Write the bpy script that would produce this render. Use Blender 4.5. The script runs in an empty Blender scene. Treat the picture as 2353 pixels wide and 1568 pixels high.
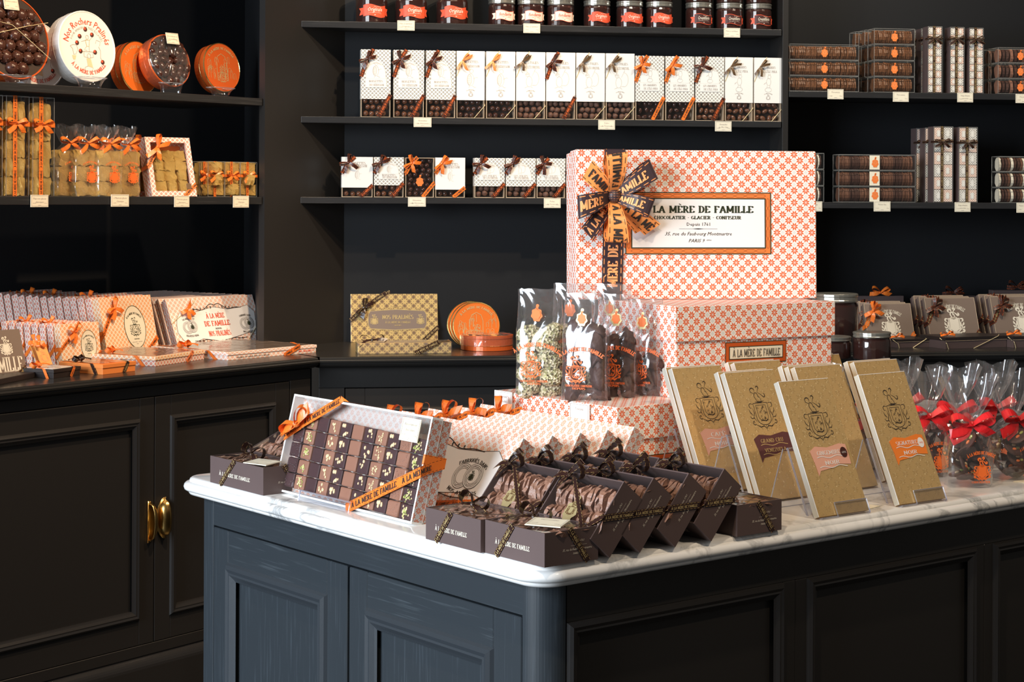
import bpy, bmesh, math, random
from math import sin, cos, pi, radians, degrees, atan2, sqrt
from mathutils import Vector as V, Matrix
random.seed(7)
SC = bpy.context.scene
COL = SC.collection
# ---------------------------------------------------------------- camera
FPX, U0, V0, ROLL, CH = 4160.0, 1176.5, 450.0, 0.0045, 1.33
cam_d = bpy.data.cameras.new('camera'); cam = bpy.data.objects.new('camera', cam_d); COL.objects.link(cam)
cam_d.sensor_width = 36; cam_d.lens = 36 * FPX / 2353; cam_d.shift_y = -(784 - V0) / 2353
cam_d.clip_start = .05; cam_d.clip_end = 60
cam.matrix_world = Matrix.Translation((0, 0, CH)) @ Matrix.Rotation(pi / 2, 4, 'X') @ Matrix.Rotation(ROLL, 4, 'Z')
SC.camera = cam
# ---------------------------------------------------------------- world, lights, exposure
W = bpy.data.worlds.new('world'); SC.world = W; W.use_nodes = True
bgn = W.node_tree.nodes['Background']; bgn.inputs[0].default_value = (1, .93, .85, 1); bgn.inputs[1].default_value = .10
SC.view_settings.view_transform = 'Standard'; SC.view_settings.look = 'None'
SC.cycles.transparent_max_bounces = 28; SC.cycles.max_bounces = 8
SC.view_settings.exposure = 0.0; SC.view_settings.gamma = 1.0; SC.view_settings.use_curve_mapping = False

def area(name, loc, target, sx, sy, power, col, spread=180):
    d = bpy.data.lights.new(name, 'AREA'); d.shape = 'RECTANGLE'; d.size = sx; d.size_y = sy
    d.energy = power; d.color = col; d.spread = radians(spread)
    o = bpy.data.objects.new(name, d); COL.objects.link(o); o.location = loc
    o.rotation_euler = (V(target) - V(loc)).to_track_quat('-Z', 'Y').to_euler(); return o

def spot(name, loc, target, power, col, ang=60, blend=.6, rad=.03):
    d = bpy.data.lights.new(name, 'SPOT'); d.energy = power; d.color = col; d.spot_size = radians(ang)
    d.spot_blend = blend; d.shadow_soft_size = rad
    o = bpy.data.objects.new(name, d); COL.objects.link(o); o.location = loc
    o.rotation_euler = (V(target) - V(loc)).to_track_quat('-Z', 'Y').to_euler(); return o
WARMER = (1, .72, .46); WARM = (1, .80, .58); WARM2 = (1, .86, .68)
area('shop_window_daylight', (-2.9, .35, 1.75), (-.2, 2.5, .9), 2.2, 2.0, 168, (.80, .90, 1), 140)
spot('ceiling_spot', (.75, 3.5, 2.85), (-.95, 4.3, 1.35), 115, WARMER, 75)
spot('ceiling_spot', (-.15, 3.1, 2.85), (-.95, 4.15, 1.0), 150, WARMER, 46)
spot('ceiling_spot', (-.25, 3.75, 2.85), (-.05, 4.75, 1.45), 37, WARM2, 90)
spot('ceiling_spot', (.55, 3.85, 2.85), (.45, 4.8, 1.45), 37, WARM2, 90)
spot('ceiling_spot', (1.35, 3.95, 2.85), (1.1, 4.95, 1.35), 74, WARM2, 84)
spot('ceiling_spot', (-.2, 1.2, 2.85), (.45, 2.6, .95), 70, WARM, 52)
spot('ceiling_spot', (1.2, 1.5, 2.85), (.75, 2.7, .95), 70, WARM, 50)
spot('ceiling_spot', (.05, 1.55, 2.9), (.32, 2.9, 1.28), 26, WARM, 34)
# ---------------------------------------------------------------- pixel helpers (points on real surfaces)
def ray(u, v):
    du, dv = u - U0, v - V0
    return V(((du + ROLL * dv) / FPX, 1, -(dv - ROLL * du) / FPX))
CAMP = V((0, 0, CH))
def Pz(u, v, z):
    r = ray(u, v); return CAMP + r * ((z - CH) / r.z)
def Pv(u, v, p0, az):
    n = V((cos(radians(az)), -sin(radians(az)), 0)); r = ray(u, v)
    return CAMP + r * (n.dot(V((p0[0], p0[1], 0))) / n.dot(r))
def azdir(az): return V((sin(radians(az)), cos(radians(az)), 0))
AZA, AZB, AZC = 37.0, 81.5, 51.44
aA, aB, eC = azdir(AZA), azdir(AZB), azdir(AZC)
nA = V((-aA.y, aA.x, 0)); nB = V((-aB.y, aB.x, 0)); eD = V((-eC.y, eC.x, 0))   # pointing away from the room side
KI = V((.033, 2.101, 0)); C0 = V((-.4587, 4.338, 0)); SF = V((-.546, 4.677, 0)); QB = V((-.4457, 4.81, 0))
ZT, ZC = .896, .94
def frame(o, ex, ez=None):
    ex = ex.normalized(); ez = (ez or V((0, 0, 1))).normalized(); ey = ez.cross(ex).normalized()
    return Matrix(((ex.x, ey.x, ez.x, o.x), (ex.y, ey.y, ez.y, o.y), (ex.z, ey.z, ez.z, o.z), (0, 0, 0, 1)))
def solve(BL, BR, z, TL):
    """frame of a leaning panel: x along its foot, z up its face, -y out of its face"""
    a, b = Pz(*BL, z), Pz(*BR, z); e = b - a; w = e.length; e = e / w
    r = ray(*TL); t = (a - CAMP).dot(e) / r.dot(e); p = CAMP + r * t - a
    return frame(a, e, p), w, p.length
# ---------------------------------------------------------------- materials
MATS = {}
def mat(name, col=(.8, .8, .8), rough=.5, metal=0, spec=.5, bump=None, var=None, coat=0, sheen=0):
    if name in MATS: return MATS[name]
    m = bpy.data.materials.new(name); m.use_nodes = True; MATS[name] = m
    nt = m.node_tree; b = nt.nodes['Principled BSDF']
    b.inputs['Base Color'].default_value = (*col, 1); b.inputs['Roughness'].default_value = rough
    b.inputs['Metallic'].default_value = metal; b.inputs['Specular IOR Level'].default_value = spec
    b.inputs['Coat Weight'].default_value = coat; b.inputs['Sheen Weight'].default_value = sheen
    tc = nt.nodes.new('ShaderNodeTexCoord')
    if var:   # (scale, amount) colour variation
        n = nt.nodes.new('ShaderNodeTexNoise'); n.inputs['Scale'].default_value = var[0]; n.inputs['Detail'].default_value = 5
        nt.links.new(tc.outputs['Object'], n.inputs['Vector'])
        mx = nt.nodes.new('ShaderNodeMix'); mx.data_type = 'RGBA'
        mx.inputs[6].default_value = (*[c * (1 - var[1]) for c in col], 1)
        mx.inputs[7].default_value = (*[min(1, c * (1 + var[1])) for c in col], 1)
        nt.links.new(n.outputs['Fac'], mx.inputs[0]); nt.links.new(mx.outputs[2], b.inputs['Base Color'])
    if bump:  # (scale, strength, distance)
        n = nt.nodes.new('ShaderNodeTexNoise'); n.inputs['Scale'].default_value = bump[0]; n.inputs['Detail'].default_value = 4
        nt.links.new(tc.outputs['Object'], n.inputs['Vector'])
        bp = nt.nodes.new('ShaderNodeBump'); bp.inputs['Strength'].default_value = bump[1]; bp.inputs['Distance'].default_value = bump[2]
        nt.links.new(n.outputs['Fac'], bp.inputs['Height']); nt.links.new(bp.outputs['Normal'], b.inputs['Normal'])
    return m
class NT:
    """small node expression helper"""
    def __init__(s, m): s.nt = m.node_tree; s.b = s.nt.nodes['Principled BSDF']
    def n(s, t, **k):
        x = s.nt.nodes.new(t)
        for a, b in k.items(): setattr(x, a, b)
        return x
    def m(s, op, *a):
        x = s.n('ShaderNodeMath', operation=op)
        for i, q in enumerate(a):
            if isinstance(q, (int, float)): x.inputs[i].default_value = q
            else: s.nt.links.new(q, x.inputs[i])
        return x.outputs[0]
    def mix(s, f, a, b):
        x = s.n('ShaderNodeMix', data_type='RGBA')
        for i, q in ((0, f), (6, a), (7, b)):
            if isinstance(q, tuple): x.inputs[i].default_value = (*q, 1)
            elif isinstance(q, (int, float)): x.inputs[i].default_value = q
            else: s.nt.links.new(q, x.inputs[i])
        return x.outputs[2]
    def uv(s, per):
        t = s.n('ShaderNodeUVMap'); sp = s.n('ShaderNodeSeparateXYZ'); s.nt.links.new(t.outputs[0], sp.inputs[0])
        x = s.m('DIVIDE', sp.outputs[0], per); y = s.m('DIVIDE', sp.outputs[1], per)
        a = s.m('SUBTRACT', s.m('FRACT', s.m('ADD', s.m('ADD', x, y), 50)), .5)
        b = s.m('SUBTRACT', s.m('FRACT', s.m('ADD', s.m('SUBTRACT', x, y), 50)), .5)
        return s.m('ABSOLUTE', a), s.m('ABSOLUTE', b)
    def star(s, per, big=.275, lo=.02, hi=.55, wid=.108):
        a, b = s.uv(per); M, N = s.m('MAXIMUM', a, b), s.m('MINIMUM', a, b)
        c, d = cos(pi / 8), sin(pi / 8)
        p = s.m('ADD', s.m('MULTIPLY', M, c), s.m('MULTIPLY', N, d))
        q = s.m('ABSOLUTE', s.m('SUBTRACT', s.m('MULTIPLY', N, c), s.m('MULTIPLY', M, d)))
        r = s.m('ADD', s.m('MAXIMUM', s.m('DIVIDE', s.m('SUBTRACT', big, p), big - lo), s.m('DIVIDE', s.m('SUBTRACT', p, big), hi - big)), s.m('DIVIDE', q, wid))
        x = s.m('MULTIPLY', s.m('SUBTRACT', 1.0, r), 6.0); x.node.use_clamp = True
        return x, a, b
    def out(s, c, inp='Base Color'): s.nt.links.new(c, s.b.inputs[inp])

def star_mat(name, per, ink, paper, dia, rough=.45):
    m = mat(name, paper, rough); t = NT(m); st, a, b = t.star(per)
    d = t.m('GREATER_THAN', t.m('MINIMUM', a, b), .33)      # big diamonds between the stars
    t.out(t.mix(st, t.mix(d, paper, dia), ink)); return m
ORANGE = (.80, .13, .03)
star_mat('star_paper', .0198, (.80, .125, .02), (.90, .86, .81), (.76, .74, .70))
star_mat('star_paper_small', .0125, (.66, .10, .03), (.84, .78, .71), (.72, .67, .61))  # ink and paper darkened to put shade into the rows of boxes
star_mat('star_paper_warmlit', .013, (.86, .30, .05), (.92, .80, .64), (.88, .74, .56))  # warm lamp light of the left counter put into the paper colour
star_mat('star_paper_faint', .0150, (.90, .42, .26), (.93, .88, .84), (.93, .86, .80))
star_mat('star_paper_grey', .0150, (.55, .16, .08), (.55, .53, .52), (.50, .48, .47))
star_mat('gold_star_foil', .024, (.92, .66, .26), (.46, .31, .15), (.27, .17, .11), .3)
MATS['gold_star_foil'].node_tree.nodes['Principled BSDF'].inputs['Metallic'].default_value = .35
def ring_mat(name, per, ink, paper):
    m = mat(name, paper, .5); t = NT(m); a, b = t.uv(per)
    d = t.m('SQRT', t.m('ADD', t.m('MULTIPLY', a, a), t.m('MULTIPLY', b, b)))
    r = t.m('LESS_THAN', t.m('ABSOLUTE', t.m('SUBTRACT', d, .24)), .085)
    t.out(t.mix(r, paper, ink)); return m
ring_mat('ring_paper', .0100, (.10, .08, .07), (.92, .88, .80))
ring_mat('ring_paper_fine', .0066, (.07, .055, .05), (.86, .82, .76))
ring_mat('ring_paper_pink', .0066, (.52, .15, .09), (.86, .72, .62))
def ribbon_mat(name, base, ink, rough=.35, metal=0):
    m = mat(name, base, rough, spec=.6); t = NT(m)
    u = t.n('ShaderNodeUVMap'); sp = t.n('ShaderNodeSeparateXYZ'); t.nt.links.new(u.outputs[0], sp.inputs[0])
    e = t.m('ABSOLUTE', t.m('SUBTRACT', t.m('ABSOLUTE', t.m('SUBTRACT', sp.outputs[1], .5)), .41))
    k = t.m('MULTIPLY', t.m('LESS_THAN', e, .020), t.m('LESS_THAN', t.m('FRACT', t.m('MULTIPLY', sp.outputs[0], 1.0)), .62))
    t.out(t.mix(k, base, ink)); return m
ribbon_mat('orange_ribbon', (.90, .20, .025), (.06, .02, .015))
ribbon_mat('light_orange_ribbon', (1.0, .34, .09), (.06, .03, .02), .4)
ribbon_mat('brown_ribbon', (.032, .013, .010), (.62, .42, .16), .3)
ribbon_mat('brown_orange_ribbon', (.050, .030, .035), (.95, .33, .10), .38)
ribbon_mat('dark_orange_ribbon', (.06, .018, .010), (.90, .16, .03), .35)
ribbon_mat('bronze_ribbon', (.13, .07, .03), (.45, .26, .10), .35)
ribbon_mat('red_ribbon', (.72, .02, .025), (.35, .01, .01), .3)
mat('ink_dark', (.03, .022, .018), .6); mat('ink_orange', (.90, .17, .03), .5); mat('ink_gold', (.80, .60, .28), .35, .5)
mat('ink_light_orange', (1, .42, .16), .45); mat('ink_red', (.70, .09, .04), .6); mat('ink_grey', (.45, .40, .36), .7)
mat('ink_cream', (.88, .80, .66), .5); mat('ink_faint', (.66, .62, .56), .7); mat('ink_green', (.03, .04, .02), .5)
mat('white_card', (.90, .87, .80), .5); mat('white_paper', (.90, .88, .86), .5); mat('cream_label', (.86, .79, .62), .5)
mat('box_white', (.88, .85, .80), .5); mat('inner_brown', (.03, .015, .01), .6)
mat('brown_card', (.105, .070, .066), .5, var=(30, .06)); mat('taupe_card', (.22, .16, .125), .5)
mat('carton_edge', (.50, .38, .26), .45); mat('black_card', (.022, .016, .015), .4)
mat('orange_card', (.86, .26, .06), .4); mat('orange_metal', (.70, .12, .02), .32, .25, coat=.3)
mat('orange_metal_gold', (.86, .20, .03), .3, .3); mat('gold_metal', (.86, .66, .26), .22, 1)
mat('tin_white', (.88, .86, .82), .35); mat('foil_gold', (1.0, .66, .20), .22, .45, bump=(30, .9, .008))
mat('lid_metal', (.62, .60, .53), .28, .9); mat('spread_dark', (.035, .008, .005), .12, spec=.7); mat('spread_milk', (.11, .032, .014), .12, spec=.7)
mat('banner_red', (.86, .10, .035), .5); mat('banner_cream', (.86, .76, .62), .5); mat('banner_brown', (.06, .015, .012), .5)
mat('brass', (.72, .47, .16), .24, 1, bump=(60, .15, .001)); mat('cord_gold', (.80, .66, .38), .4, .3)
mat('choc_dark', (.062, .029, .031), .38, bump=(60, .15, .001)); mat('choc_milk', (.29, .135, .088), .42, bump=(50, .15, .001))
mat('choc_mid', (.070, .026, .017), .30, bump=(40, .15, .001)); mat('choc_gloss', (.045, .015, .010), .13, spec=.7)
mat('choc_gloss_milk', (.12, .045, .022), .16, spec=.7); mat('choc_rough', (.13, .058, .036), .6, bump=(220, .8, .002))
mat('choc_bark', (.075, .032, .026), .55, bump=(140, .7, .002)); mat('florentine', (.17, .068, .028), .38, bump=(240, .8, .002), var=(120, .5))
mat('biscuit', (.30, .155, .105), .42, bump=(120, .8, .003), var=(60, .25)); mat('biscuit_dark', (.085, .042, .032), .4, bump=(120, .7, .003))
mat('palet', (.16, .07, .042), .4); mat('palet_dark', (.075, .034, .025), .38); mat('palet_white', (.82, .74, .60), .4)
mat('nut_pale', (.80, .60, .36), .55); mat('nut_green', (.42, .46, .12), .6); mat('seal_orange', (.90, .22, .05), .4); mat('seal_gold', (.82, .66, .34), .3, .6)
mat('tag_orange', (.92, .40, .10), .5); mat('flag_pink', (.80, .42, .31), .5); mat('flag_plum', (.115, .040, .042), .5); mat('flag_orange', (.92, .24, .035), .5)
mat('gold_edge', (.78, .76, .66), .3, .6)
# pistachio crusted clusters
m = mat('pistachio_crust', (.5, .5, .2), .6); t = NT(m)
vo = t.n('ShaderNodeTexVoronoi'); vo.inputs['Scale'].default_value = 300; tc = t.n('ShaderNodeTexCoord'); t.nt.links.new(tc.outputs['Object'], vo.inputs['Vector'])
cr = t.n('ShaderNodeValToRGB'); t.nt.links.new(vo.outputs['Color'], cr.inputs[0]); ce = cr.color_ramp.elements
ce[0].color = (.10, .075, .035, 1); ce[0].position = .2; ce[1].color = (.80, .72, .48, 1); ce[1].position = .62
e = ce.new(.42); e.color = (.42, .40, .17, 1); t.out(cr.outputs[0])
bp = t.n('ShaderNodeBump'); bp.inputs['Strength'].default_value = .9; bp.inputs['Distance'].default_value = .003
t.nt.links.new(vo.outputs['Distance'], bp.inputs['Height']); t.out(bp.outputs[0], 'Normal')
# embossed gold bar sleeve
m = mat('gold_bar_card', (.76, .52, .23), .36, .42); t = NT(m); st, _, _ = t.star(.021, .22, .10, .40, .05)
bp = t.n('ShaderNodeBump'); bp.inputs['Strength'].default_value = 1.0; bp.inputs['Distance'].default_value = .002
t.nt.links.new(st, bp.inputs['Height']); t.out(bp.outputs[0], 'Normal')
# dark stained oak
def wood(name, col, hi, axis, rough=.38):
    m = mat(name, col, rough, spec=.45); t = NT(m); tc = t.n('ShaderNodeTexCoord'); mp = t.n('ShaderNodeMapping')
    sc = [260, 260, 260]; sc[axis] = 9; mp.inputs['Scale'].default_value = sc
    t.nt.links.new(tc.outputs['Object'], mp.inputs[0]); n = t.n('ShaderNodeTexNoise'); n.inputs['Scale'].default_value = 1; n.inputs['Detail'].default_value = 6
    t.nt.links.new(mp.outputs[0], n.inputs['Vector']); r = t.n('ShaderNodeValToRGB'); t.nt.links.new(n.outputs['Fac'], r.inputs[0])
    r.color_ramp.elements[0].position = .56; r.color_ramp.elements[0].color = (*col, 1); r.color_ramp.elements[1].position = .78; r.color_ramp.elements[1].color = (*hi, 1)
    t.out(r.outputs[0]); bp = t.n('ShaderNodeBump'); bp.inputs['Strength'].default_value = .12; bp.inputs['Distance'].default_value = .0006
    t.nt.links.new(n.outputs['Fac'], bp.inputs['Height']); t.out(bp.outputs[0], 'Normal'); return m
wood('oak_daylit_vertical', (.025, .031, .037), (.048, .059, .070), 2); wood('oak_daylit_horizontal', (.025, .031, .037), (.062, .074, .084), 0); wood('oak_daylit_crosswise', (.025, .031, .037), (.034, .042, .050), 1); wood('oak_shelf', (.020, .020, .021), (.045, .045, .045), 0)  # all but the shelf oak: daylight's blue lift put into the island end's colour
mat('oak_daylit_moulding', (.032, .038, .045), .3, bump=(60, .15, .001)); mat('oak_plain', (.0175, .0160, .0150), .42, bump=(25, .06, .001)); mat('oak_molding', (.022, .021, .021), .24, bump=(40, .1, .001))  # first moulding carries the same daylight blue in its colour
mat('oak_top', (.022, .021, .020), .25, bump=(18, .05, .001)); mat('panel_black', (.009, .0098, .0115), .55, spec=.3)
mat('floor_dark', (.02, .016, .012), .4, var=(3, .3)); mat('plaster_dark', (.03, .03, .032), .7)
# marble
m = mat('marble', (.86, .85, .83), .16, spec=.55, coat=.15); t = NT(m); tc = t.n('ShaderNodeTexCoord')
n1 = t.n('ShaderNodeTexNoise'); n1.inputs['Scale'].default_value = 5.5; n1.inputs['Detail'].default_value = 9; n1.inputs['Roughness'].default_value = .62; n1.inputs['Distortion'].default_value = .9
t.nt.links.new(tc.outputs['Object'], n1.inputs['Vector'])
v1 = t.m('ABSOLUTE', t.m('SUBTRACT', n1.outputs['Fac'], .5)); v1 = t.m('SUBTRACT', 1, t.m('MULTIPLY', v1, 26)); v1.node.use_clamp = True
n2 = t.n('ShaderNodeTexNoise'); n2.inputs['Scale'].default_value = 3.2; n2.inputs['Detail'].default_value = 6; t.nt.links.new(tc.outputs['Object'], n2.inputs['Vector'])
w1 = t.m('MULTIPLY', t.m('SUBTRACT', n2.outputs['Fac'], .43), 4); w1.node.use_clamp = True
n3 = t.n('ShaderNodeTexNoise'); n3.inputs['Scale'].default_value = 11; n3.inputs['Detail'].default_value = 8; t.nt.links.new(tc.outputs['Object'], n3.inputs['Vector'])
c1 = t.mix(t.m('MULTIPLY', t.m('MULTIPLY', v1, w1), .85), (.86, .85, .83), (.20, .21, .22)); sm = t.m('MULTIPLY', t.m('SUBTRACT', n3.outputs['Fac'], .52), 2.2); sm.node.use_clamp = True
t.out(t.mix(sm, c1, (.62, .63, .63)))
# clear film, acrylic
def clear(name, tint, gl, rough, base=.06, bump=None, ior=1.45, haze=.012):
    m = bpy.data.materials.new(name); m.use_nodes = True; MATS[name] = m; nt = m.node_tree
    for n in list(nt.nodes): nt.nodes.remove(n)
    o = nt.nodes.new('ShaderNodeOutputMaterial'); tr = nt.nodes.new('ShaderNodeBsdfTransparent'); tr.inputs[0].default_value = (*tint, 1)
    g = nt.nodes.new('ShaderNodeBsdfGlossy'); g.inputs['Roughness'].default_value = rough; g.inputs[0].default_value = (gl, gl, gl, 1)
    f = nt.nodes.new('ShaderNodeLayerWeight'); f.inputs[0].default_value = .5
    w5 = nt.nodes.new('ShaderNodeMath'); w5.operation = 'POWER'; w5.inputs[1].default_value = 4.5; nt.links.new(f.outputs['Facing'], w5.inputs[0])
    ms = nt.nodes.new('ShaderNodeMath'); ms.operation = 'MULTIPLY'; ms.inputs[1].default_value = .85 * (ior - 1) / .45; nt.links.new(w5.outputs[0], ms.inputs[0])
    a = nt.nodes.new('ShaderNodeMath'); a.operation = 'ADD'; a.inputs[1].default_value = base + .035; nt.links.new(ms.outputs[0], a.inputs[0])
    mx = nt.nodes.new('ShaderNodeMixShader'); nt.links.new(a.outputs[0], mx.inputs[0]); nt.links.new(tr.outputs[0], mx.inputs[1]); nt.links.new(g.outputs[0], mx.inputs[2])
    df = nt.nodes.new('ShaderNodeBsdfTranslucent'); dd = nt.nodes.new('ShaderNodeBsdfDiffuse'); m1 = nt.nodes.new('ShaderNodeMixShader'); m1.inputs[0].default_value = .5; nt.links.new(df.outputs[0], m1.inputs[1]); nt.links.new(dd.outputs[0], m1.inputs[2])
    m2 = nt.nodes.new('ShaderNodeMixShader'); m2.inputs[0].default_value = haze; nt.links.new(mx.outputs[0], m2.inputs[1]); nt.links.new(m1.outputs[0], m2.inputs[2]); nt.links.new(m2.outputs[0], o.inputs[0])
    if bump:
        tc = nt.nodes.new('ShaderNodeTexCoord'); n = nt.nodes.new('ShaderNodeTexNoise'); n.inputs['Scale'].default_value = bump[0]; n.inputs['Detail'].default_value = 2; n.inputs['Distortion'].default_value = 1.2
        nt.links.new(tc.outputs['Object'], n.inputs['Vector']); b = nt.nodes.new('ShaderNodeBump'); b.inputs['Strength'].default_value = bump[1]; b.inputs['Distance'].default_value = bump[2]
        nt.links.new(n.outputs['Fac'], b.inputs['Height']); nt.links.new(b.outputs[0], g.inputs['Normal']); nt.links.new(b.outputs[0], f.inputs['Normal'])
    return m
clear('cellophane', (.97, .97, .98), 1, .10, .06, (12, .4, .02), haze=.055); clear('window_film', (.98, .98, .98), .85, .08, -.012, (14, .7, .006))
clear('clear_box', (.985, .985, .97), .7, .06, .012, ior=1.12); clear('clear_edge', (.80, .80, .74), 1, .12, .30, haze=.28); clear('acrylic', (.95, .96, .99), .9, .05, .04)
clear('acrylic_edge', (.70, .74, .92), 1, .15, .30, haze=.28); clear('jar_glass', (.95, .93, .90), .9, .04, .03)

# ---------------------------------------------------------------- mesh builder
class G:
    def __init__(s): s.v = []; s.f = []; s.mi = []; s.uv = []; s.ms = []; s.T = Matrix.Identity(4)
    def k(s, name):
        if name not in s.ms: s.ms.append(name)
        return s.ms.index(name)
    def add(s, vs, fs, m, uvs=None):
        b = len(s.v); T = s.T
        s.v.extend([T @ V(p) for p in vs]); k = s.k(m)
        for i, f in enumerate(fs):
            s.f.append(tuple(b + j for j in f)); s.mi.append(k)
            s.uv.append(uvs[i] if uvs else None)
        return s
    def quad(s, a, b, c, d, m, uv=None):
        a, b, c, d = V(a), V(b), V(c), V(d)
        if uv is None:
            w, h = (b - a).length, (d - a).length; uv = [(0, 0), (w, 0), (w, h), (0, h)]
        return s.add([a, b, c, d], [(0, 1, 2, 3)], m, [uv])
    def box(s, x0, y0, z0, x1, y1, z1, m, **o):
        """o: per-face materials  f(-y) b(+y) l(-x) r(+x) t(+z) d(-z); None leaves the face out"""
        P = lambda a, b, c: (a, b, c)
        F = dict(f=(P(x0, y0, z0), P(x1, y0, z0), P(x1, y0, z1), P(x0, y0, z1)), b=(P(x1, y1, z0), P(x0, y1, z0), P(x0, y1, z1), P(x1, y1, z1)),
                 l=(P(x0, y1, z0), P(x0, y0, z0), P(x0, y0, z1), P(x0, y1, z1)), r=(P(x1, y0, z0), P(x1, y1, z0), P(x1, y1, z1), P(x1, y0, z1)),
                 t=(P(x0, y0, z1), P(x1, y0, z1), P(x1, y1, z1), P(x0, y1, z1)), d=(P(x0, y1, z0), P(x1, y1, z0), P(x1, y0, z0), P(x0, y0, z0)))
        vs = [P(x, y, z) for z in (z0, z1) for y in (y0, y1) for x in (x0, x1)]; ix = {p: i for i, p in enumerate(vs)}
        b = len(s.v); s.v.extend([s.T @ V(p) for p in vs])
        for n, q in F.items():
            mm = o.get(n, m)
            if mm is None: continue
            s.f.append(tuple(b + ix[p] for p in q)); s.mi.append(s.k(mm))
            w = (V(q[1]) - V(q[0])).length; h = (V(q[3]) - V(q[0])).length; s.uv.append([(0, 0), (w, 0), (w, h), (0, h)])
        return s
    def decal(s, geo, fn, m):
        vs, fs = geo; return s.add([fn(x, y) for x, y in vs], fs, m)
    def lathe(s, prof, m, n=24, c=(0, 0), cap=True):
        vs = []; fs = []
        for r, z in prof:
            for i in range(n): a = 2 * pi * i / n; vs.append((c[0] + r * cos(a), c[1] + r * sin(a), z))
        for j in range(len(prof) - 1):
            for i in range(n): i2 = (i + 1) % n; fs.append((j * n + i, j * n + i2, (j + 1) * n + i2, (j + 1) * n + i))
        if cap: fs.append(tuple(range(n))[::-1]); fs.append(tuple((len(prof) - 1) * n + i for i in range(n)))
        return s.add(vs, fs, m)
    def tube(s, pts, r, m, n=6, closed=False):
        pts = [V(p) for p in pts]; N = len(pts); vs = []; fs = []; up = None
        for i, p in enumerate(pts):
            a = pts[(i - 1) % N] if (closed or i) else p; b = pts[(i + 1) % N] if (closed or i < N - 1) else p
            t = (b - a).normalized()
            if up is None: up = V((0, 0, 1)) if abs(t.z) < .9 else V((1, 0, 0))
            x = t.cross(up).normalized(); y = x.cross(t).normalized(); up = y
            for k in range(n): q = 2 * pi * k / n; vs.append(p + x * (r * cos(q)) + y * (r * sin(q)))
        for i in range(N if closed else N - 1):
            for k in range(n):
                a, b = i * n + k, i * n + (k + 1) % n; c, d = ((i + 1) % N) * n + (k + 1) % n, ((i + 1) % N) * n + k; fs.append((a, b, c, d))
        if not closed: fs.append(tuple(range(n))[::-1]); fs.append(tuple((N - 1) * n + k for k in range(n)))
        return s.add(vs, fs, m)
    def sphere(s, c, r, m, seg=10, ring=6, jit=0, rnd=None):
        c = V(c); r = V((r, r, r)) if isinstance(r, (int, float)) else V(r); vs = [c + V((0, 0, r.z))]; fs = []
        for j in range(1, ring):
            for i in range(seg):
                a, b = pi * j / ring, 2 * pi * i / seg; q = 1 + (rnd.uniform(-jit, jit) if rnd else 0)
                vs.append(c + V((r.x * sin(b := 2 * pi * i / seg) * sin(a) * q, r.y * cos(b) * sin(a) * q, r.z * cos(a) * q)))
        vs.append(c - V((0, 0, r.z))); L = len(vs) - 1
        for i in range(seg): fs.append((0, 1 + (i + 1) % seg, 1 + i)); fs.append((L, 1 + (ring - 2) * seg + i, 1 + (ring - 2) * seg + (i + 1) % seg))
        for j in range(ring - 2):
            for i in range(seg):
                a = 1 + j * seg + i; b = 1 + j * seg + (i + 1) % seg; fs.append((a, b, b + seg, a + seg))
        return s.add(vs, fs, m)
    def strip(s, P, Wd, w, m, rep=.012, taper=None, u0=0):
        """ribbon along points P, width direction Wd (vector or list), width w"""
        n = len(P); vs = []; uvs = []; L = 0; fs = []; us = []
        for i, p in enumerate(P):
            p = V(p)
            if i: L += (p - V(P[i - 1])).length
            d = V(Wd[i]) if isinstance(Wd, list) else V(Wd); d = d.normalized(); ww = w * (taper[i] if taper else 1) / 2
            vs += [p - d * ww, p + d * ww]; us.append((u0 + L) / rep)
        for i in range(n - 1):
            fs.append((2 * i, 2 * i + 2, 2 * i + 3, 2 * i + 1)); uvs.append([(us[i], 0), (us[i + 1], 0), (us[i + 1], 1), (us[i], 1)])
        return s.add(vs, fs, m, uvs)
    def mesh(s, name, smooth=False):
        me = bpy.data.meshes.new(name); me.from_pydata([tuple(p) for p in s.v], [], s.f)
        for q in s.ms: me.materials.append(MATS[q])
        me.polygons.foreach_set('material_index', s.mi)
        uvl = me.uv_layers.new(name='UVMap')
        for p, uv in zip(me.polygons, s.uv):
            if uv:
                for li, q in zip(p.loop_indices, uv): uvl.data[li].uv = q
        if smooth: me.polygons.foreach_set('use_smooth', [True] * len(me.polygons))
        me.update(); return me
def link(name, data, parent=None, M=None):
    o = bpy.data.objects.new(name, data); COL.objects.link(o)
    if parent: o.parent = parent
    if M is not None:
        if parent: o.matrix_local = M
        else: o.matrix_world = M
    return o
def part(name, g, parent, M=None, smooth=False, bev=0, seg=2, label=None):
    o = link(name, g.mesh(name, smooth), parent, M)
    if bev:
        b = o.modifiers.new('bevel', 'BEVEL'); b.width = bev; b.segments = seg; b.limit_method = 'ANGLE'; b.angle_limit = radians(40)
    if label: o['label'] = label
    return o
def thing(name, label, cat, M, group=None):
    o = link(name, None, None, M); o.empty_display_size = .02; o['label'] = label; o['category'] = cat
    if group: o['group'] = group
    return o
def solo(name, g, label, cat, M=None, group=None, smooth=False, bev=0, kind=None):
    o = part(name, g, None, M, smooth, bev)
    if kind: o['kind'] = kind
    else: o['label'] = label; o['category'] = cat
    if group: o['group'] = group
    return o
KIDS = {}
def kids(o):
    return [c for c in o.children]
def dup(root, M, label, group=None, name=None):
    r = root.copy(); COL.objects.link(r); r.matrix_world = M; r['label'] = label
    if group: r['group'] = group
    def rec(a, b):
        for ch in a.children:
            c = ch.copy(); COL.objects.link(c); c.parent = b; rec(ch, c)
    rec(root, r); return r
T = Matrix.Translation
def RZ(a): return Matrix.Rotation(radians(a), 4, 'Z')
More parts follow.
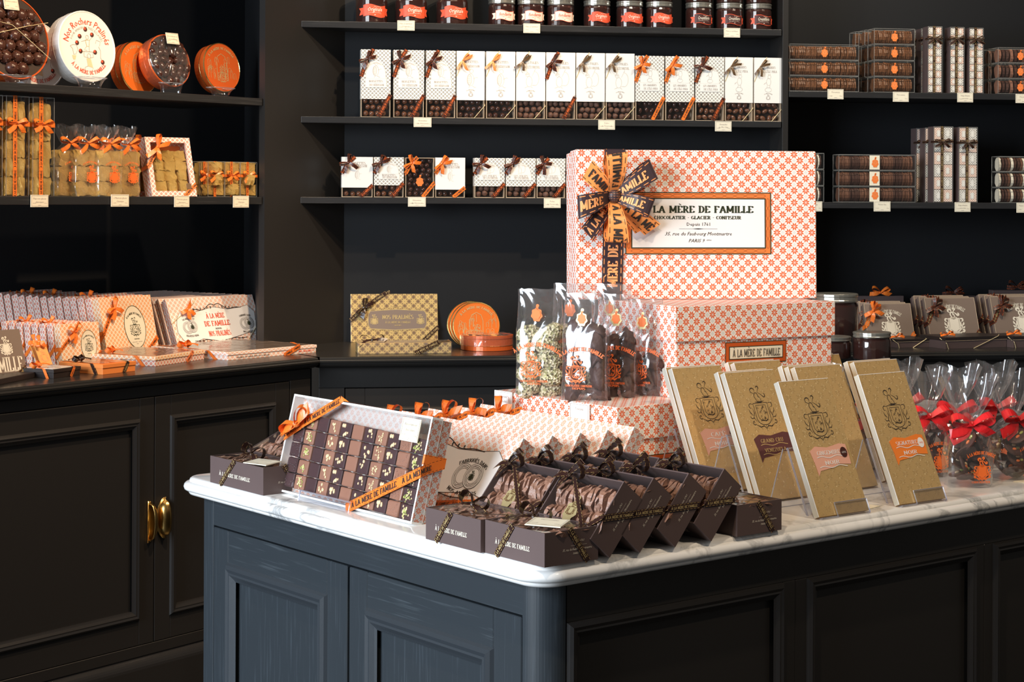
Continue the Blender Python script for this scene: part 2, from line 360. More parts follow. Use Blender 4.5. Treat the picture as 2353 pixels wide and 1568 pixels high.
def RX(a): return Matrix.Rotation(radians(a), 4, 'X')
def RY(a): return Matrix.Rotation(radians(a), 4, 'Y')
# ---------------------------------------------------------------- lettering
def poly2(pts, w, closed=False, taper=False, wf=None):
    """polyline -> flat 2D strip"""
    n = len(pts); vs = []; fs = []
    for i in range(n):
        a = pts[(i - 1) % n] if (closed or i) else pts[i]; b = pts[(i + 1) % n] if (closed or i < n - 1) else pts[i]
        dx, dy = b[0] - a[0], b[1] - a[1]; L = sqrt(dx * dx + dy * dy) or 1; nx, ny = -dy / L, dx / L
        ww = w / 2
        if taper: ww *= .25 + .75 * sin(pi * i / (n - 1))
        if wf: ww = wf(abs(dy) / L) / 2
        vs += [(pts[i][0] - nx * ww, pts[i][1] - ny * ww), (pts[i][0] + nx * ww, pts[i][1] + ny * ww)]
    for i in range(n if closed else n - 1):
        j = (i + 1) % n; fs.append((2 * i, 2 * j, 2 * j + 1, 2 * i + 1))
    return vs, fs
def merge(*gs):
    vs = []; fs = []
    for v, f in gs:
        b = len(vs); vs += v; fs += [tuple(b + i for i in q) for q in f]
    return vs, fs
def xf(geo, sx=1, sy=None, dx=0, dy=0, rot=0):
    sy = sx if sy is None else sy; c, s = cos(rot), sin(rot)
    return [((x * sx) * c - (y * sy) * s + dx, (x * sx) * s + (y * sy) * c + dy) for x, y in geo[0]], geo[1]
def arcp(cx, cy, rx, ry, a0, a1, n=8): return [(cx + rx * cos(radians(a0 + (a1 - a0) * i / n)), cy + ry * sin(radians(a0 + (a1 - a0) * i / n))) for i in range(n + 1)]
# slab capitals: width, strokes, slabs (x, y)
def L_(*a): return list(a)
O_ = arcp(.32, .5, .25, .44, 90, 450, 14)
GL = {
 'A': (.78, [[(.12, .04), (.39, .97)], [(.39, .97), (.66, .04)], [(.22, .33), (.56, .33)]], [(.12, .03), (.66, .03)]),
 'B': (.66, [[(.15, 0), (.15, 1)], [(.15, .95)] + arcp(.3, .73, .2, .22, 90, -90, 6) + [(.15, .51)], [(.15, .5)] + arcp(.33, .27, .22, .23, 90, -90, 6) + [(.15, .04)]], [(.15, .03), (.15, .97)]),
 'C': (.66, [arcp(.36, .5, .26, .45, 45, 315, 12)], []), 'G': (.7, [arcp(.36, .5, .26, .45, 45, 330, 12), [(.6, .1), (.6, .42)], [(.42, .42), (.66, .42)]], []),
 'D': (.7, [[(.15, 0), (.15, 1)], [(.15, .95)] + arcp(.3, .5, .28, .45, 90, -90, 10) + [(.15, .05)]], [(.12, .03), (.12, .97)]),
 'E': (.64, [[(.15, 0), (.15, 1)], [(.12, .95), (.55, .95)], [(.15, .5), (.42, .5)], [(.12, .05), (.55, .05)], [(.53, .95), (.53, .76)], [(.53, .05), (.53, .25)]], [(.15, .03), (.15, .97)]),
 'F': (.6, [[(.15, 0), (.15, 1)], [(.12, .95), (.54, .95)], [(.15, .5), (.42, .5)], [(.52, .95), (.52, .76)]], [(.15, .03), (.15, .97)]),
 'H': (.78, [[(.16, 0), (.16, 1)], [(.6, 0), (.6, 1)], [(.16, .5), (.6, .5)]], [(.16, .03), (.16, .97), (.6, .03), (.6, .97)]),
 'I': (.34, [[(.17, 0), (.17, 1)]], [(.17, .03), (.17, .97)]),
 'K': (.72, [[(.16, 0), (.16, 1)], [(.2, .42), (.56, .96)], [(.3, .55), (.6, .04)]], [(.16, .03), (.16, .97), (.58, .03), (.56, .97)]),
 'L': (.6, [[(.15, 0), (.15, 1)], [(.12, .05), (.54, .05)], [(.52, .05), (.52, .25)]], [(.15, .03), (.15, .97)]),
 'M': (.92, [[(.15, 0), (.15, 1)], [(.15, .95), (.45, .2)], [(.45, .2), (.75, .95)], [(.75, 0), (.75, 1)]], [(.15, .03), (.15, .97), (.75, .03), (.75, .97)]),
 'N': (.78, [[(.16, 0), (.16, 1)], [(.16, .95), (.6, .06)], [(.6, 0), (.6, 1)]], [(.16, .03), (.16, .97), (.6, .97)]),
 'O': (.66, [O_], []), 'Q': (.66, [O_, [(.4, .2), (.58, -.06)]], []),
 'P': (.62, [[(.15, 0), (.15, 1)], [(.15, .95)] + arcp(.3, .7, .22, .25, 90, -90, 7) + [(.15, .45)]], [(.15, .03), (.15, .97)]),
 'R': (.7, [[(.15, 0), (.15, 1)], [(.15, .95)] + arcp(.3, .72, .2, .23, 90, -90, 7) + [(.15, .49)], [(.32, .49), (.56, .04)]], [(.15, .03), (.15, .97), (.58, .03)]),
 'S': (.58, [arcp(.29, .73, .19, .22, 35, 250, 8) + arcp(.29, .27, .2, .23, 70, -145, 8)], []),
 'T': (.64, [[(.32, 0), (.32, 1)], [(.05, .95), (.59, .95)], [(.07, .95), (.07, .76)], [(.57, .95), (.57, .76)]], [(.32, .03)]),
 'U': (.74, [[(.16, 1), (.16, .3)] + arcp(.37, .28, .21, .24, 180, 360, 7) + [(.58, 1)]], [(.16, .97), (.58, .97)]),
 'V': (.72, [[(.1, 1), (.36, .04)], [(.36, .04), (.62, 1)]], [(.1, .97), (.62, .97)]),
 'Y': (.7, [[(.1, 1), (.35, .5)], [(.6, 1), (.35, .5)], [(.35, .5), (.35, 0)]], [(.35, .03)]),
 'Z': (.6, [[(.08, .95), (.52, .95)], [(.52, .95), (.08, .05)], [(.08, .05), (.54, .05)]], []),
 '-': (.4, [[(.08, .48), (.32, .48)]], []), "'": (.2, [[(.1, 1), (.1, .75)]], []), ' ': (.42, [], []), '.': (.22, [[(.08, .05), (.16, .05)]], []), '&': (.7, [O_], []),
}
ACC = {'À': ('A', -1), 'È': ('E', -1), 'É': ('E', 1), 'Î': ('I', 0)}
SCACHE = {}
def slab(text, bold=1.0, serif=True):
    """slab lettering of cap height 1, centred in x -> geo, width"""
    key = (text, bold, serif)
    if key in SCACHE: return SCACHE[key]
    gs = []; x = 0
    for ch in text:
        base, acc = ACC.get(ch, (ch, None)); w, st, sl = GL[base]; o = []
        for p in st: o.append(poly2(p, .1, wf=lambda t: (.075 + .115 * t * t) * bold))
        if serif:
            for q in sl: o.append(poly2([(q[0] - .14, q[1]), (q[0] + .14, q[1])], .075 * bold))
        if acc is not None: o.append(poly2([(w / 2 - .02 - .13 * acc, 1.12), (w / 2 - .02 + .1 * acc, 1.30)] if acc else [(w / 2 - .16, 1.12), (w / 2, 1.28), (w / 2 + .16, 1.12)], .1))
        gs += [xf(g, 1, 1, x, 0) for g in o]; x += w
    r = (xf(merge(*gs), 1, 1, -x / 2, 0), x); SCACHE[key] = r; return r
FCACHE = {}
def font(text, shear=0, off=0.0):
    """built-in font, cap height about 1, centred -> geo, width"""
    key = (text, shear, off)
    if key in FCACHE: return FCACHE[key]
    c = bpy.data.curves.new('t', 'FONT'); c.body = text; c.size = 1.37; c.resolution_u = 1; c.shear = shear; c.offset = off; c.fill_mode = 'FRONT'
    o = bpy.data.objects.new('t', c); me = o.to_mesh(); vs = [(v.co.x, v.co.y) for v in me.vertices]; fs = [tuple(p.vertices) for p in me.polygons]
    o.to_mesh_clear(); bpy.data.objects.remove(o); bpy.data.curves.remove(c)
    w = max([v[0] for v in vs] + [.01]); r = ([(x - w / 2, y) for x, y in vs], fs), w; FCACHE[key] = r; return r
def write(g, tx, fn, cx, cy, h, m, w=None, arc=None, rot=0, bold=1.0, serif=True):
    """tx: slab string, or (geo, width)"""
    geo, tw = tx if isinstance(tx, tuple) else slab(tx, bold, serif)
    sx = (w / tw) if w else h
    if arc:
        vs = [((arc + y * h) * sin(x * sx / arc) + cx, (arc + y * h) * cos(x * sx / arc) - arc + cy) for x, y in geo[0]]; geo = (vs, geo[1])
    else: geo = xf(geo, sx, h, cx, cy, rot)
    g.decal(geo, fn, m)
def plane(o=(0, 0, 0), ex=(1, 0, 0), ey=(0, 0, 1), eps=.0005):
    o, ex, ey = V(o), V(ex), V(ey); n = ex.cross(ey).normalized(); o = o + n * eps
    return lambda x, y: o + ex * x + ey * y
FRONT = lambda y=0, eps=.0005: plane((0, y, 0), (1, 0, 0), (0, 0, 1), eps)     # face looking to -y
def TOP(z, eps=.0005): return plane((0, 0, z), (1, 0, 0), (0, 1, 0), eps)
ALM = 'À LA MÈRE DE FAMILLE'
# ---------------------------------------------------------------- coat of arms, 2D line work about 1 high, centred
def crest_geo(lv=2, w=.022):
    gs = []; P = lambda pts, ww=w, c=False, tp=False: gs.append(poly2(pts, ww, c, tp))
    sh = [(-.2, .12), (.2, .12), (.2, -.22)] + arcp(0, -.22, .2, .14, 0, -180, 8)
    P(sh, w, True)
    if lv > 1: P([(x * .68, (y + .08) * .72 - .07) for x, y in sh], w * .8, True)
    P(arcp(-.05, .27, .055, .08, 200, -20, 7), w); P([(-.1, .25), (-.06, .16), (.07, .15), (.02, .27)], w)
    P(arcp(-.12, .40, .06, .055, -30, 220, 8) + [(-.1, .33)], w * 1.6, False, True); P([(.0, .34), (.06, .43)] + arcp(.04, .45, .035, .04, -20, 200, 6), w * 1.6, False, True)
    P([(.02, .35), (.10, .30), (.15, .25)] + arcp(.17, .28, .035, .04, -100, 100, 5), w * 1.6, False, True)
    P([(-.13, .15), (0, .13), (.13, .16)], w * 2, False, True)
    for s in (-1, 1):
        P([(s * .2, .1), (s * .27, .12)] + [(s * (.29 + .04 * cos(a)), .07 + .05 * sin(a)) for a in (1.2, .5, -.3, -1.2, -2.2)], w * 1.3, False, True)
        P([(s * .25, .02), (s * .23, -.08), (s * .28, -.18), (s * .22, -.28)], w * 1.3, False, True)
        P([(s * .28, -.14), (s * .34, -.07), (s * .36, .0)], w * 1.4, False, True); P([(s * .26, -.2), (s * .34, -.2), (s * .38, -.15)], w * 1.4, False, True)
        P([(s * .30, -.3)] + [(s * (.30 + .045 * cos(a)), -.30 + .045 * sin(a)) for a in (1.6, .6, -.4, -1.4, -2.4)], w * 1.2)
        P([(s * .26, -.34), (s * .16, -.40), (s * .06, -.38), (0, -.44)], w * 1.7, False, True)
        P([(s * .18, -.36), (s * .12, -.46)], w * 1.4, False, True)
    P([(0, -.36), (0, -.5)], w * 1.8, False, True)
    if lv > 1:
        r = random.Random(3)
        for i in range(16):
            x, y = r.uniform(-.12, .12), r.uniform(-.24, .06); P([(x - .02, y - .03), (x, y + .02), (x + .025, y - .01)], w * .7)
        P([(-.1, -.27), (-.04, -.25), (.04, -.28), (.11, -.25)], w)
    return merge(*gs)
CREST2, CREST1, CREST3, CRESTP = crest_geo(2), crest_geo(1, .035), crest_geo(2, .0125), crest_geo(2, .034)
CRESTB = merge(crest_geo(1, .05), ([(-.17, .1), (.17, .1), (.17, -.25), (0, -.36), (-.17, -.25)], [(0, 1, 2, 3, 4)]))
def disc2(r, n=20, cx=0, cy=0, ry=None): ry = ry or r; return [(cx + r * cos(2 * pi * i / n), cy + ry * sin(2 * pi * i / n)) for i in range(n)], [tuple(range(n))]
def ring2(r, w, n=24, cx=0, cy=0, ry=None): ry = ry or r; return poly2([(cx + r * cos(2 * pi * i / n), cy + ry * sin(2 * pi * i / n)) for i in range(n)], w, True)
def rect2(x0, y0, x1, y1): return [(x0, y0), (x1, y0), (x1, y1), (x0, y1)], [(0, 1, 2, 3)]
def badge2(s=1, n=28): # little crest shaped sticker with scalloped edge
    v = [(s * (.34 + .04 * cos(7 * a)) * sin(a), s * (.42 + .03 * cos(7 * a)) * cos(a) - .1 * s) for a in [2 * pi * i / n for i in range(n)]]
    return merge((v, [tuple(range(n))]), disc2(.10 * s, 10, .05 * s, .46 * s), rect2(-.05 * s, .3 * s, .05 * s, .45 * s))
def flourish(g, fn, cx, cy, w, h, m, s=1, seed=1):
    """curling ornament line"""
    r = random.Random(seed); lw = h * .05
    for sd in (-1, 1):
        pts = [(cx + sd * w * t, cy + s * h * (.35 * sin(t * 9) * (1 - t) + .45 * (1 - t) ** 2)) for t in [i / 16 for i in range(17)]]
        g.decal(poly2(pts, lw * 1.4), fn, m)
        for k in range(7):
            t = .04 + k * .13; x = cx + sd * w * t; y = cy + s * h * .3 * (1 - t); q = r.choice((-1, 1)); rr = h * r.uniform(.1, .2)
            g.decal(poly2([(x + sd * rr * a * .16 * cos(a * 1.1), y + q * rr * (.25 + a * .16) * sin(a * 1.1)) for a in [i * .8 for i in range(7)]], lw * r.choice((1, 2.4)), False, True), fn, m)
# ---------------------------------------------------------------- ribbons and bows
def ribtext(g, P, Wd, w, m, txt=ALM, ink='ink_dark', h=.42, gap=.3, s0=.0, eps=.0006, side=1, out=(0, -1, 0)):
    """flat run of ribbon between two points with the shop's name along it"""
    a, b = V(P[0]), V(P[1]); d = (b - a); L = d.length; d = d / L; wd = V(Wd).normalized(); wd = (wd - d * wd.dot(d)).normalized(); side = 1
    if d.cross(wd).dot(V(out)) < 0: wd = -wd
    g.strip([a, b], wd, w, m, rep=w * .7)
    n = d.cross(wd).normalized() * side * eps
    geo, tw = slab(txt, 1.0, False); hh = w * h; x = s0 * L + tw * hh / 2
    while x - tw * hh / 2 < L:
        vs, fs = geo; keep = [(X * hh + x, (Y - .5) * hh) for X, Y in vs]
        fs2 = [f for f in fs if all(0 <= keep[i][0] <= L for i in f)]
        g.add([a + d * p[0] + wd * (p[1] * side) + n for p in keep], fs2, ink); x += tw * hh + gap * w * 2
def bow(g, o, m, size, w, ang=(20, 160, 215, -40), n=(0, -1, 0), up=(0, 0, 1), loops=2, rnd=None, lift=.5, ink=None, tails=None):
    """bow at o: loops first, then tails; angles in the face plane, n out of the face"""
    rnd = rnd or random.Random(1); o, n, up = V(o), V(n).normalized(), V(up).normalized(); rt = up.cross(n).normalized() * -1
    rt = n.cross(up) * -1 if False else up.cross(n)
    for k, a in enumerate(ang):
        a = radians(a); d = rt * cos(a) + up * sin(a); wd = n.cross(d).normalized()
        if k < loops:
            N = 15; P = []; tp = []; WD = []; th = radians(rnd.uniform(32, 58)) * (1 if k % 2 else -1); w2 = wd * cos(th) + n * sin(th); n2 = n * cos(th) - wd * sin(th)
            for i in range(N):
                t = i / (N - 1); s = sin(pi * t); P.append(o + n * (w * .5) + d * (size * s ** .75) + n2 * (size * lift * .75 * -cos(pi * t) * s ** .6)); tp.append(.45 + .55 * s ** .7); WD.append(w2)
            g.strip(P, WD, w, m, rep=w * .7, taper=tp)
        else:
            N = 6; L = size * rnd.uniform(1.0, 1.25) * (tails or 1); P = []; tp = []; WD = []; b = rnd.uniform(-.25, .25)
            for i in range(N):
                t = i / (N - 1); P.append(o + d * (L * t) + wd * (b * L * t * t) + n * (size * (.10 + .16 * sin(pi * t)))); tp.append(.4 + .6 * min(1, t * 2.2)); WD.append(wd * cos(.4 * t) + n * sin(.4 * t) + d * (.55 * (t > .99)))
            g.strip(P, WD, w, m, rep=w * .7, taper=tp)
            if ink and w > .012:
                i0, i1 = 2, N - 1; a_, b_ = P[i0], P[i1]; ribd = (b_ - a_)
    g.sphere(o + n * (w * .28), (w * .34, w * .34, w * .34), m, 8, 5)
def flatrun(g, pts, w, m, n, ink=None, txt='FAMILLE'):
    pass
# ---------------------------------------------------------------- price card
def wrapback(g, w, d, zl, zr, rw, m, x0=0):
    """ribbon running round the back from the right edge to the left edge"""
    e = .0012; g.strip([(x0 + w - .002, -e, zr), (x0 + w + e, -e * .5, zr), (x0 + w + e, d + e, zr), (x0 - e, d + e, zl), (x0 - e, -e * .5, zl), (x0 + .002, -e, zl)], (0, 0, 1), rw, m, rep=rw * .7)
PRICE = {}
def price_card(key, lines, M, label, w=.046, h=.034, group='price cards', thick=.0012, paper='cream_label'):
    """small card with thin dashed border; local origin at its foot, face to -y"""
    if key not in PRICE:
        g = G(); g.box(-w / 2, 0, 0, w / 2, thick, h, paper)
        f = FRONT(); b = .002
        for r in (rect2(-w / 2 + b, b, w / 2 - b, b + .0006), rect2(-w / 2 + b, h - b, w / 2 - b, h - b + .0006), rect2(-w / 2 + b, b, -w / 2 + b + .0006, h - b), rect2(w / 2 - b, b, w / 2 - b + .0006, h - b)): g.decal(r, f, 'ink_grey')
        for i, t in enumerate(lines):
            gg, tw = font(t); s = min(.0042, (w * .8) / tw); write(g, (gg, tw), f, 0, h - .010 - i * .0075, s, 'ink_grey', w=tw * s)
        gg = font('14,50€'); write(g, gg, f, -w * .3, .0075, .0026, 'ink_grey', w=.009); write(g, font('150g'), f, w * .32, .0075, .0026, 'ink_grey', w=.007)
        g.decal(rect2(-.004, .004, .004, .0046), f, 'ink_grey'); PRICE[key] = g.mesh('price_card')
    o = link('price_card', PRICE[key], None, M); o['label'] = label; o['category'] = 'price card'; o['group'] = group
    return o
def rods(g, x0, y0, z0, x1, y1, z1, r=.0007, m='clear_edge'):
    for (a, b) in (((x0, y0, z0), (x1, y0, z0)), ((x0, y1, z0), (x1, y1, z0)), ((x0, y0, z1), (x1, y0, z1)), ((x0, y1, z1), (x1, y1, z1)),
                   ((x0, y0, z0), (x0, y0, z1)), ((x1, y0, z0), (x1, y0, z1)), ((x0, y1, z0), (x0, y1, z1)), ((x1, y1, z0), (x1, y1, z1)),
                   ((x0, y0, z0), (x0, y1, z0)), ((x1, y0, z0), (x1, y1, z0)), ((x0, y0, z1), (x0, y1, z1)), ((x1, y0, z1), (x1, y1, z1))):
        a, b = V(a), V(b); q = V((r, r, r)); lo = V(map(min, a, b)) - q; hi = V(map(max, a, b)) + q; g.box(*lo, *hi, m)
def nthw(i): return ['first', 'second', 'third', 'fourth', 'fifth', 'sixth', 'seventh', 'eighth', 'ninth', 'tenth', 'eleventh', 'twelfth', 'thirteenth', 'fourteenth', 'fifteenth', 'sixteenth', 'seventeenth', 'eighteenth', 'nineteenth', 'twentieth'][i]
# ================================================================ the setting and furniture
def struct(name, g, **k): o = part(name, g, None, **k); o['kind'] = 'structure'; return o
g = G(); g.box(-4, -1.5, -.1, 4.5, 7, 0, 'floor_dark'); struct('floor', g)
g = G(); g.box(-4, 1.0, 3.0, 4.5, 7, 3.1, 'plaster_dark'); struct('ceiling', g)
FA = frame(C0, -aA, V((0, 0, 1)))      # x: left along the wall, y: see below
def MA(s, t, z): return V(C0) - aA * s + nA * t + V((0, 0, z))            # s leftwards, t into the wall
def MB(s, t, z): return V(C0) + aB * s + nB * t + V((0, 0, z))            # s rightwards, t into the wall
def MI(x, y, z): return KI + eC * x + eD * y + V((0, 0, z))
FRA = lambda s, t, z: frame(MA(s, t, z), aA)     # local x to the right along the wall, y into the wall
FRB = lambda s, t, z: frame(MB(s, t, z), aB)
FRI = lambda x, y, z: frame(MI(x, y, z), eC)     # island: x away right, y away left
tA = (QB - C0).dot(nA)                            # bay front plane of left unit
tBf = (SF - C0).dot(nB); tBb = (QB - C0).dot(nB); sB0 = (SF - C0).dot(aB)
print('tA', tA, 'tBf', tBf, 'tBb', tBb, 'sB0', sB0)
def pA(u, v, t): # (s, z) on plane t of left unit
    p = Pv(u, v, C0 + nA * t, AZA); return -(p - C0).dot(aA), p.z
def pB(u, v, t):
    p = Pv(u, v, C0 + nB * t, AZB); return (p - C0).dot(aB), p.z
def moulding(g, x0, z0, x1, z1, y, w, m, d=.006):
    """raised mitred frame on face y (face looks to -y)"""
    prof = [(0, 0), (.12, -.55), (.3, -1), (.5, -.75), (.62, -.8), (.85, -.25), (1, 0)]
    for j in range(len(prof) - 1):
        (a, pa), (b, pb) = prof[j], prof[j + 1]
        ra = [(x0 + a * w, z0 + a * w), (x1 - a * w, z0 + a * w), (x1 - a * w, z1 - a * w), (x0 + a * w, z1 - a * w)]
        rb = [(x0 + b * w, z0 + b * w), (x1 - b * w, z0 + b * w), (x1 - b * w, z1 - b * w), (x0 + b * w, z1 - b * w)]
        for i in range(4):
            k = (i + 1) % 4; g.quad((ra[i][0], y + pa * d, ra[i][1]), (ra[k][0], y + pa * d, ra[k][1]), (rb[k][0], y + pb * d, rb[k][1]), (rb[i][0], y + pb * d, rb[i][1]), m)
def frame_door(parent, x0, x1, z0, z1, y, px0, px1, pz0, pz1, th=.02, rail='oak_daylit_horizontal', stile='oak_daylit_vertical', mold='oak_molding', panel='oak_daylit_vertical', mw=.022, md=.007, name='door'):
    """rail-and-stile door, recessed panel inside a raised moulding"""
    g = G()
    g.box(x0, y, z0, px0 + .002, y + th, z1, stile); g.box(px1 - .002, y, z0, x1, y + th, z1, stile)
    g.box(px0 + .002, y + .0001, pz1 - .002, px1 - .002, y + th, z1, rail); g.box(px0 + .002, y + .0001, z0, px1 - .002, y + th, pz0 + .002, rail)
    g.box(px0 + .002, y + .007, pz0 + .002, px1 - .002, y + th - .002, pz1 - .002, panel)
    d = part(name, g, parent, bev=.0012, seg=1)
    g = G(); moulding(g, px0, pz0, px1, pz1, y, mw, mold, md)
    g.box(px0 + mw - .004, y + .001, pz0 + mw - .004, px1 - mw + .004, y + .0065, pz0 + mw, mold)
    part('panel_moulding', g, d); return d
# ---- left base cabinet
cab = thing('base_cabinet', 'long dark oak base cabinet along the left wall with two brass cup handles', 'cabinet', FRA(0, .03, 0))
LS = 1.75
g = G(); g.box(-LS, .022, .33, 0, .45, .9122, 'oak_plain'); g.box(-LS, 0, .888, 0, .45, .9122, 'oak_plain'); g.box(-.07, 0, .35, 0, .45, .888, 'oak_plain'); g.box(-LS, 0, .325, 0, .45, .349, 'oak_plain')
part('body', g, cab, bev=.001, seg=1)
g = G(); g.box(-LS, -.012, 0, .0, .4, .30, 'oak_plain')
for i in range(6):
    a0, a1 = pi / 2 * i / 6, pi / 2 * (i + 1) / 6
    g.quad((-LS, -.012 + .014 * (1 - cos(a0)), .30 + .022 * sin(a0)), (0, -.012 + .014 * (1 - cos(a0)), .30 + .022 * sin(a0)), (0, -.012 + .014 * (1 - cos(a1)), .30 + .022 * sin(a1)), (-LS, -.012 + .014 * (1 - cos(a1)), .30 + .022 * sin(a1)), 'oak_molding')
g.box(-LS, .002, .322, 0, .01, .326, 'oak_molding'); part('plinth', g, cab)
def cup_handle(parent, x, z, flip, h=.088):
    g = G(); N, K = 12, 7; vs = []; fs = []; w = .021; d = .022
    # backplate: half ellipse, and the hollow cup over it, opening to the side
    g.add([(x, -.0015, z - h * .52)] + [(x + flip * .027 * sin(pi * i / 14), -.0015, z - h * .52 * cos(pi * i / 14)) for i in range(15)] + [(x, -.0015, z + h * .52)], [tuple(range(17)) if flip < 0 else tuple(range(17))[::-1]], 'brass')
    for j in range(K + 1):
        q = pi / 2 * j / K
        for i in range(N + 1):
            a = pi * i / N; vs.append((x + flip * (.001 + w * sin(a) ** .8 * sin(q) ** 1 ), -.002 - d * cos(q) * sin(a) ** .6, z - h * .45 * cos(a)))
    for j in range(K):
        for i in range(N): a = j * (N + 1) + i; fs.append((a, a + 1, a + N + 2, a + N + 1))
    g.add(vs, fs, 'brass')
    for s in (-1, 1): g.sphere((x + flip * .008, -.002, z + s * h * .48), .0022, 'brass', 6, 4)
    o = part('cup_handle', g, parent, smooth=True, label='brass cup handle'); sm = o.modifiers.new('solid', 'SOLIDIFY'); sm.thickness = .0016; return o
d1 = frame_door(cab, -1.16, -.4945, .350, .886, 0, -1.08, -.535, .404, .842, panel='oak_plain', rail='oak_plain', stile='oak_plain')
d2 = frame_door(cab, -.4925, -.072, .350, .886, 0, -.449, -.118, .400, .842, panel='oak_plain', rail='oak_plain', stile='oak_plain')
d3 = frame_door(cab, -1.74, -1.1625, .350, .886, 0, -1.70, -1.20, .404, .842, panel='oak_plain', rail='oak_plain', stile='oak_plain')
cup_handle(d1, -.5145, .615, 1); cup_handle(d2, -.463, .618, -1)
# ---- countertop with stepped nosing, following the two walls
def nosing(path, zt, prof, m, back):
    """path: front edge points (left to right); back: matching inner points; prof (out, dz)"""
    g = G(); n = len(path); nr = []
    for i in range(n):
        a = (path[i] - path[i - 1]).normalized() if i else (path[1] - path[0]).normalized(); b = (path[i + 1] - path[i]).normalized() if i < n - 1 else a
        na, nb = V((a.y, -a.x, 0)), V((b.y, -b.x, 0)); k = (na + nb).normalized(); nr.append(k / max(.3, k.dot(na)))
    for j in range(len(prof) - 1):
        for i in range(n - 1):
            q = [path[i] + nr[i] * prof[j + 1][0] + V((0, 0, zt + prof[j + 1][1])), path[i + 1] + nr[i + 1] * prof[j + 1][0] + V((0, 0, zt + prof[j + 1][1])),
                 path[i + 1] + nr[i + 1] * prof[j][0] + V((0, 0, zt + prof[j][1])), path[i] + nr[i] * prof[j][0] + V((0, 0, zt + prof[j][1]))]
            g.quad(*q, m)
    for i in range(n - 1):
        g.quad(path[i] + nr[i] * prof[0][0] + V((0, 0, zt)), path[i + 1] + nr[i + 1] * prof[0][0] + V((0, 0, zt)), back[i + 1] + V((0, 0, zt)), back[i] + V((0, 0, zt)), m)
        zb = zt + prof[-1][1]; g.quad(back[i] + V((0, 0, zb)), back[i + 1] + V((0, 0, zb)), path[i + 1] + nr[i + 1] * prof[-1][0] + V((0, 0, zb)), path[i] + nr[i] * prof[-1][0] + V((0, 0, zb)), m)
    return g
PR = [(-.012, 0), (-.008, -.0012), (-.006, -.003), (-.006, -.0055), (-.001, -.0065), (.001, -.0085), (0, -.0125), (-.004, -.015), (-.004, -.0165), (-.010, -.022), (-.020, -.0255), (-.028, -.0275)]
zero = V((0, 0, 0))
g = nosing([C0 - aA * 1.75, C0], ZC, PR, 'oak_top', [C0 - aA * 1.75 + nA * .86, C0 + nA * .86 + aA * .298]); solo('countertop', g, 'black stained countertop with moulded edge along the left wall', 'countertop')
g = nosing([C0, C0 + aB * 2.6], ZC, PR, 'oak_top', [C0 + nA * .86 + aA * .298, C0 + nB * .62 + aB * 2.6]); solo('countertop', g, 'black stained countertop with moulded edge along the back wall', 'countertop')
# ---- back base cabinet
bc = thing('base_cabinet', 'dark blue black base cabinet below the back wall shelves', 'cabinet', FRB(0, .045, 0))
g = G(); g.box(0, .02, .05, 2.6, .45, .912, 'oak_plain'); g.box(0, 0, .862, 2.6, .03, .912, 'oak_plain'); g.box(0, 0, .1, .062, .03, .862, 'oak_plain'); part('body', g, bc, bev=.001)
frame_door(bc, .064, .60, .1, .860, 0, .11, .555, .15, .815, panel='oak_plain', rail='oak_plain', stile='oak_plain')
frame_door(bc, .602, 1.2, .1, .860, 0, .65, 1.15, .15, .815, panel='oak_plain', rail='oak_plain', stile='oak_plain')
frame_door(bc, 1.202, 1.8, .1, .860, 0, 1.25, 1.75, .15, .815, panel='oak_plain', rail='oak_plain', stile='oak_plain')
frame_door(bc, 1.802, 2.5, .1, .860, 0, 1.85, 2.45, .15, .815, panel='oak_plain', rail='oak_plain', stile='oak_plain')
# ---- left shelving unit
tF = tA
s608, _ = pA(608, 400, tF)
lu = thing('shelving_unit', 'tall black shelving unit on the left wall holding tins and golden sweets', 'shelving unit', FRA(0, tF, 0))
g = G(); g.box(-2.2, .60, ZC, .65, .62, 3.0, 'panel_black'); part('back_panel', g, lu)
g = G(); g.box(-s608, 0, ZC, .384, .02, 3.0, 'oak_plain'); g.add([(-s608 + .002, .02, ZC), (-s608 + .52, .60, ZC), (-s608 + .52, .60, 3), (-s608 + .002, .02, 3), (-s608 + .03, .02, ZC), (-s608 + .55, .60, ZC), (-s608 + .55, .60, 3), (-s608 + .03, .02, 3)], [(0, 1, 2, 3), (7, 6, 5, 4), (0, 4, 5, 1), (3, 2, 6, 7)], 'panel_black'); part('side_panel', g, lu)
zs1, zs2 = 1.573, 1.324
for z in (zs1, zs2):
    g = G(); g.box(-1.9, .006, z - .0185, -s608 - .003, .30, z, 'oak_shelf'); part('shelf', g, lu, bev=.001)
# ---- middle shelving with back panel, right bay
bu = thing('shelving_unit', 'wide black shelving unit on the back wall with jars and small cartons', 'shelving unit', FRB(sB0, tBf, 0))
g = G(); bd = tBb - tBf; g.box(-.1, bd, ZC, 1.30, bd + .02, 3.0, 'panel_black'); part('back_panel', g, bu)
sp, _ = pB(1797.5, 300, tBf); sp -= sB0
g = G(); g.box(sp, 0, ZC, sp + .0165, .30, 3.0, 'oak_plain'); part('upright', g, bu, bev=.0008)
aAb = V((aA.dot(aB), aA.dot(nB)))  # direction of the side panel in shelf coordinates
for z in (1.780, 1.533, 1.3245):
    g = G(); k = bd / aAb.y * aAb.x; zz = z - .0165
    lo = [(0, 0), (sp - .003, 0), (sp - .003, bd), (k, bd)]
    vs = [(x, y, zz) for x, y in lo] + [(x, y, z) for x, y in lo]
    g.add(vs, [(3, 2, 1, 0), (4, 5, 6, 7), (0, 1, 5, 4), (1, 2, 6, 5), (2, 3, 7, 6), (3, 0, 4, 7)], 'oak_shelf'); part('shelf', g, bu, bev=.0008)
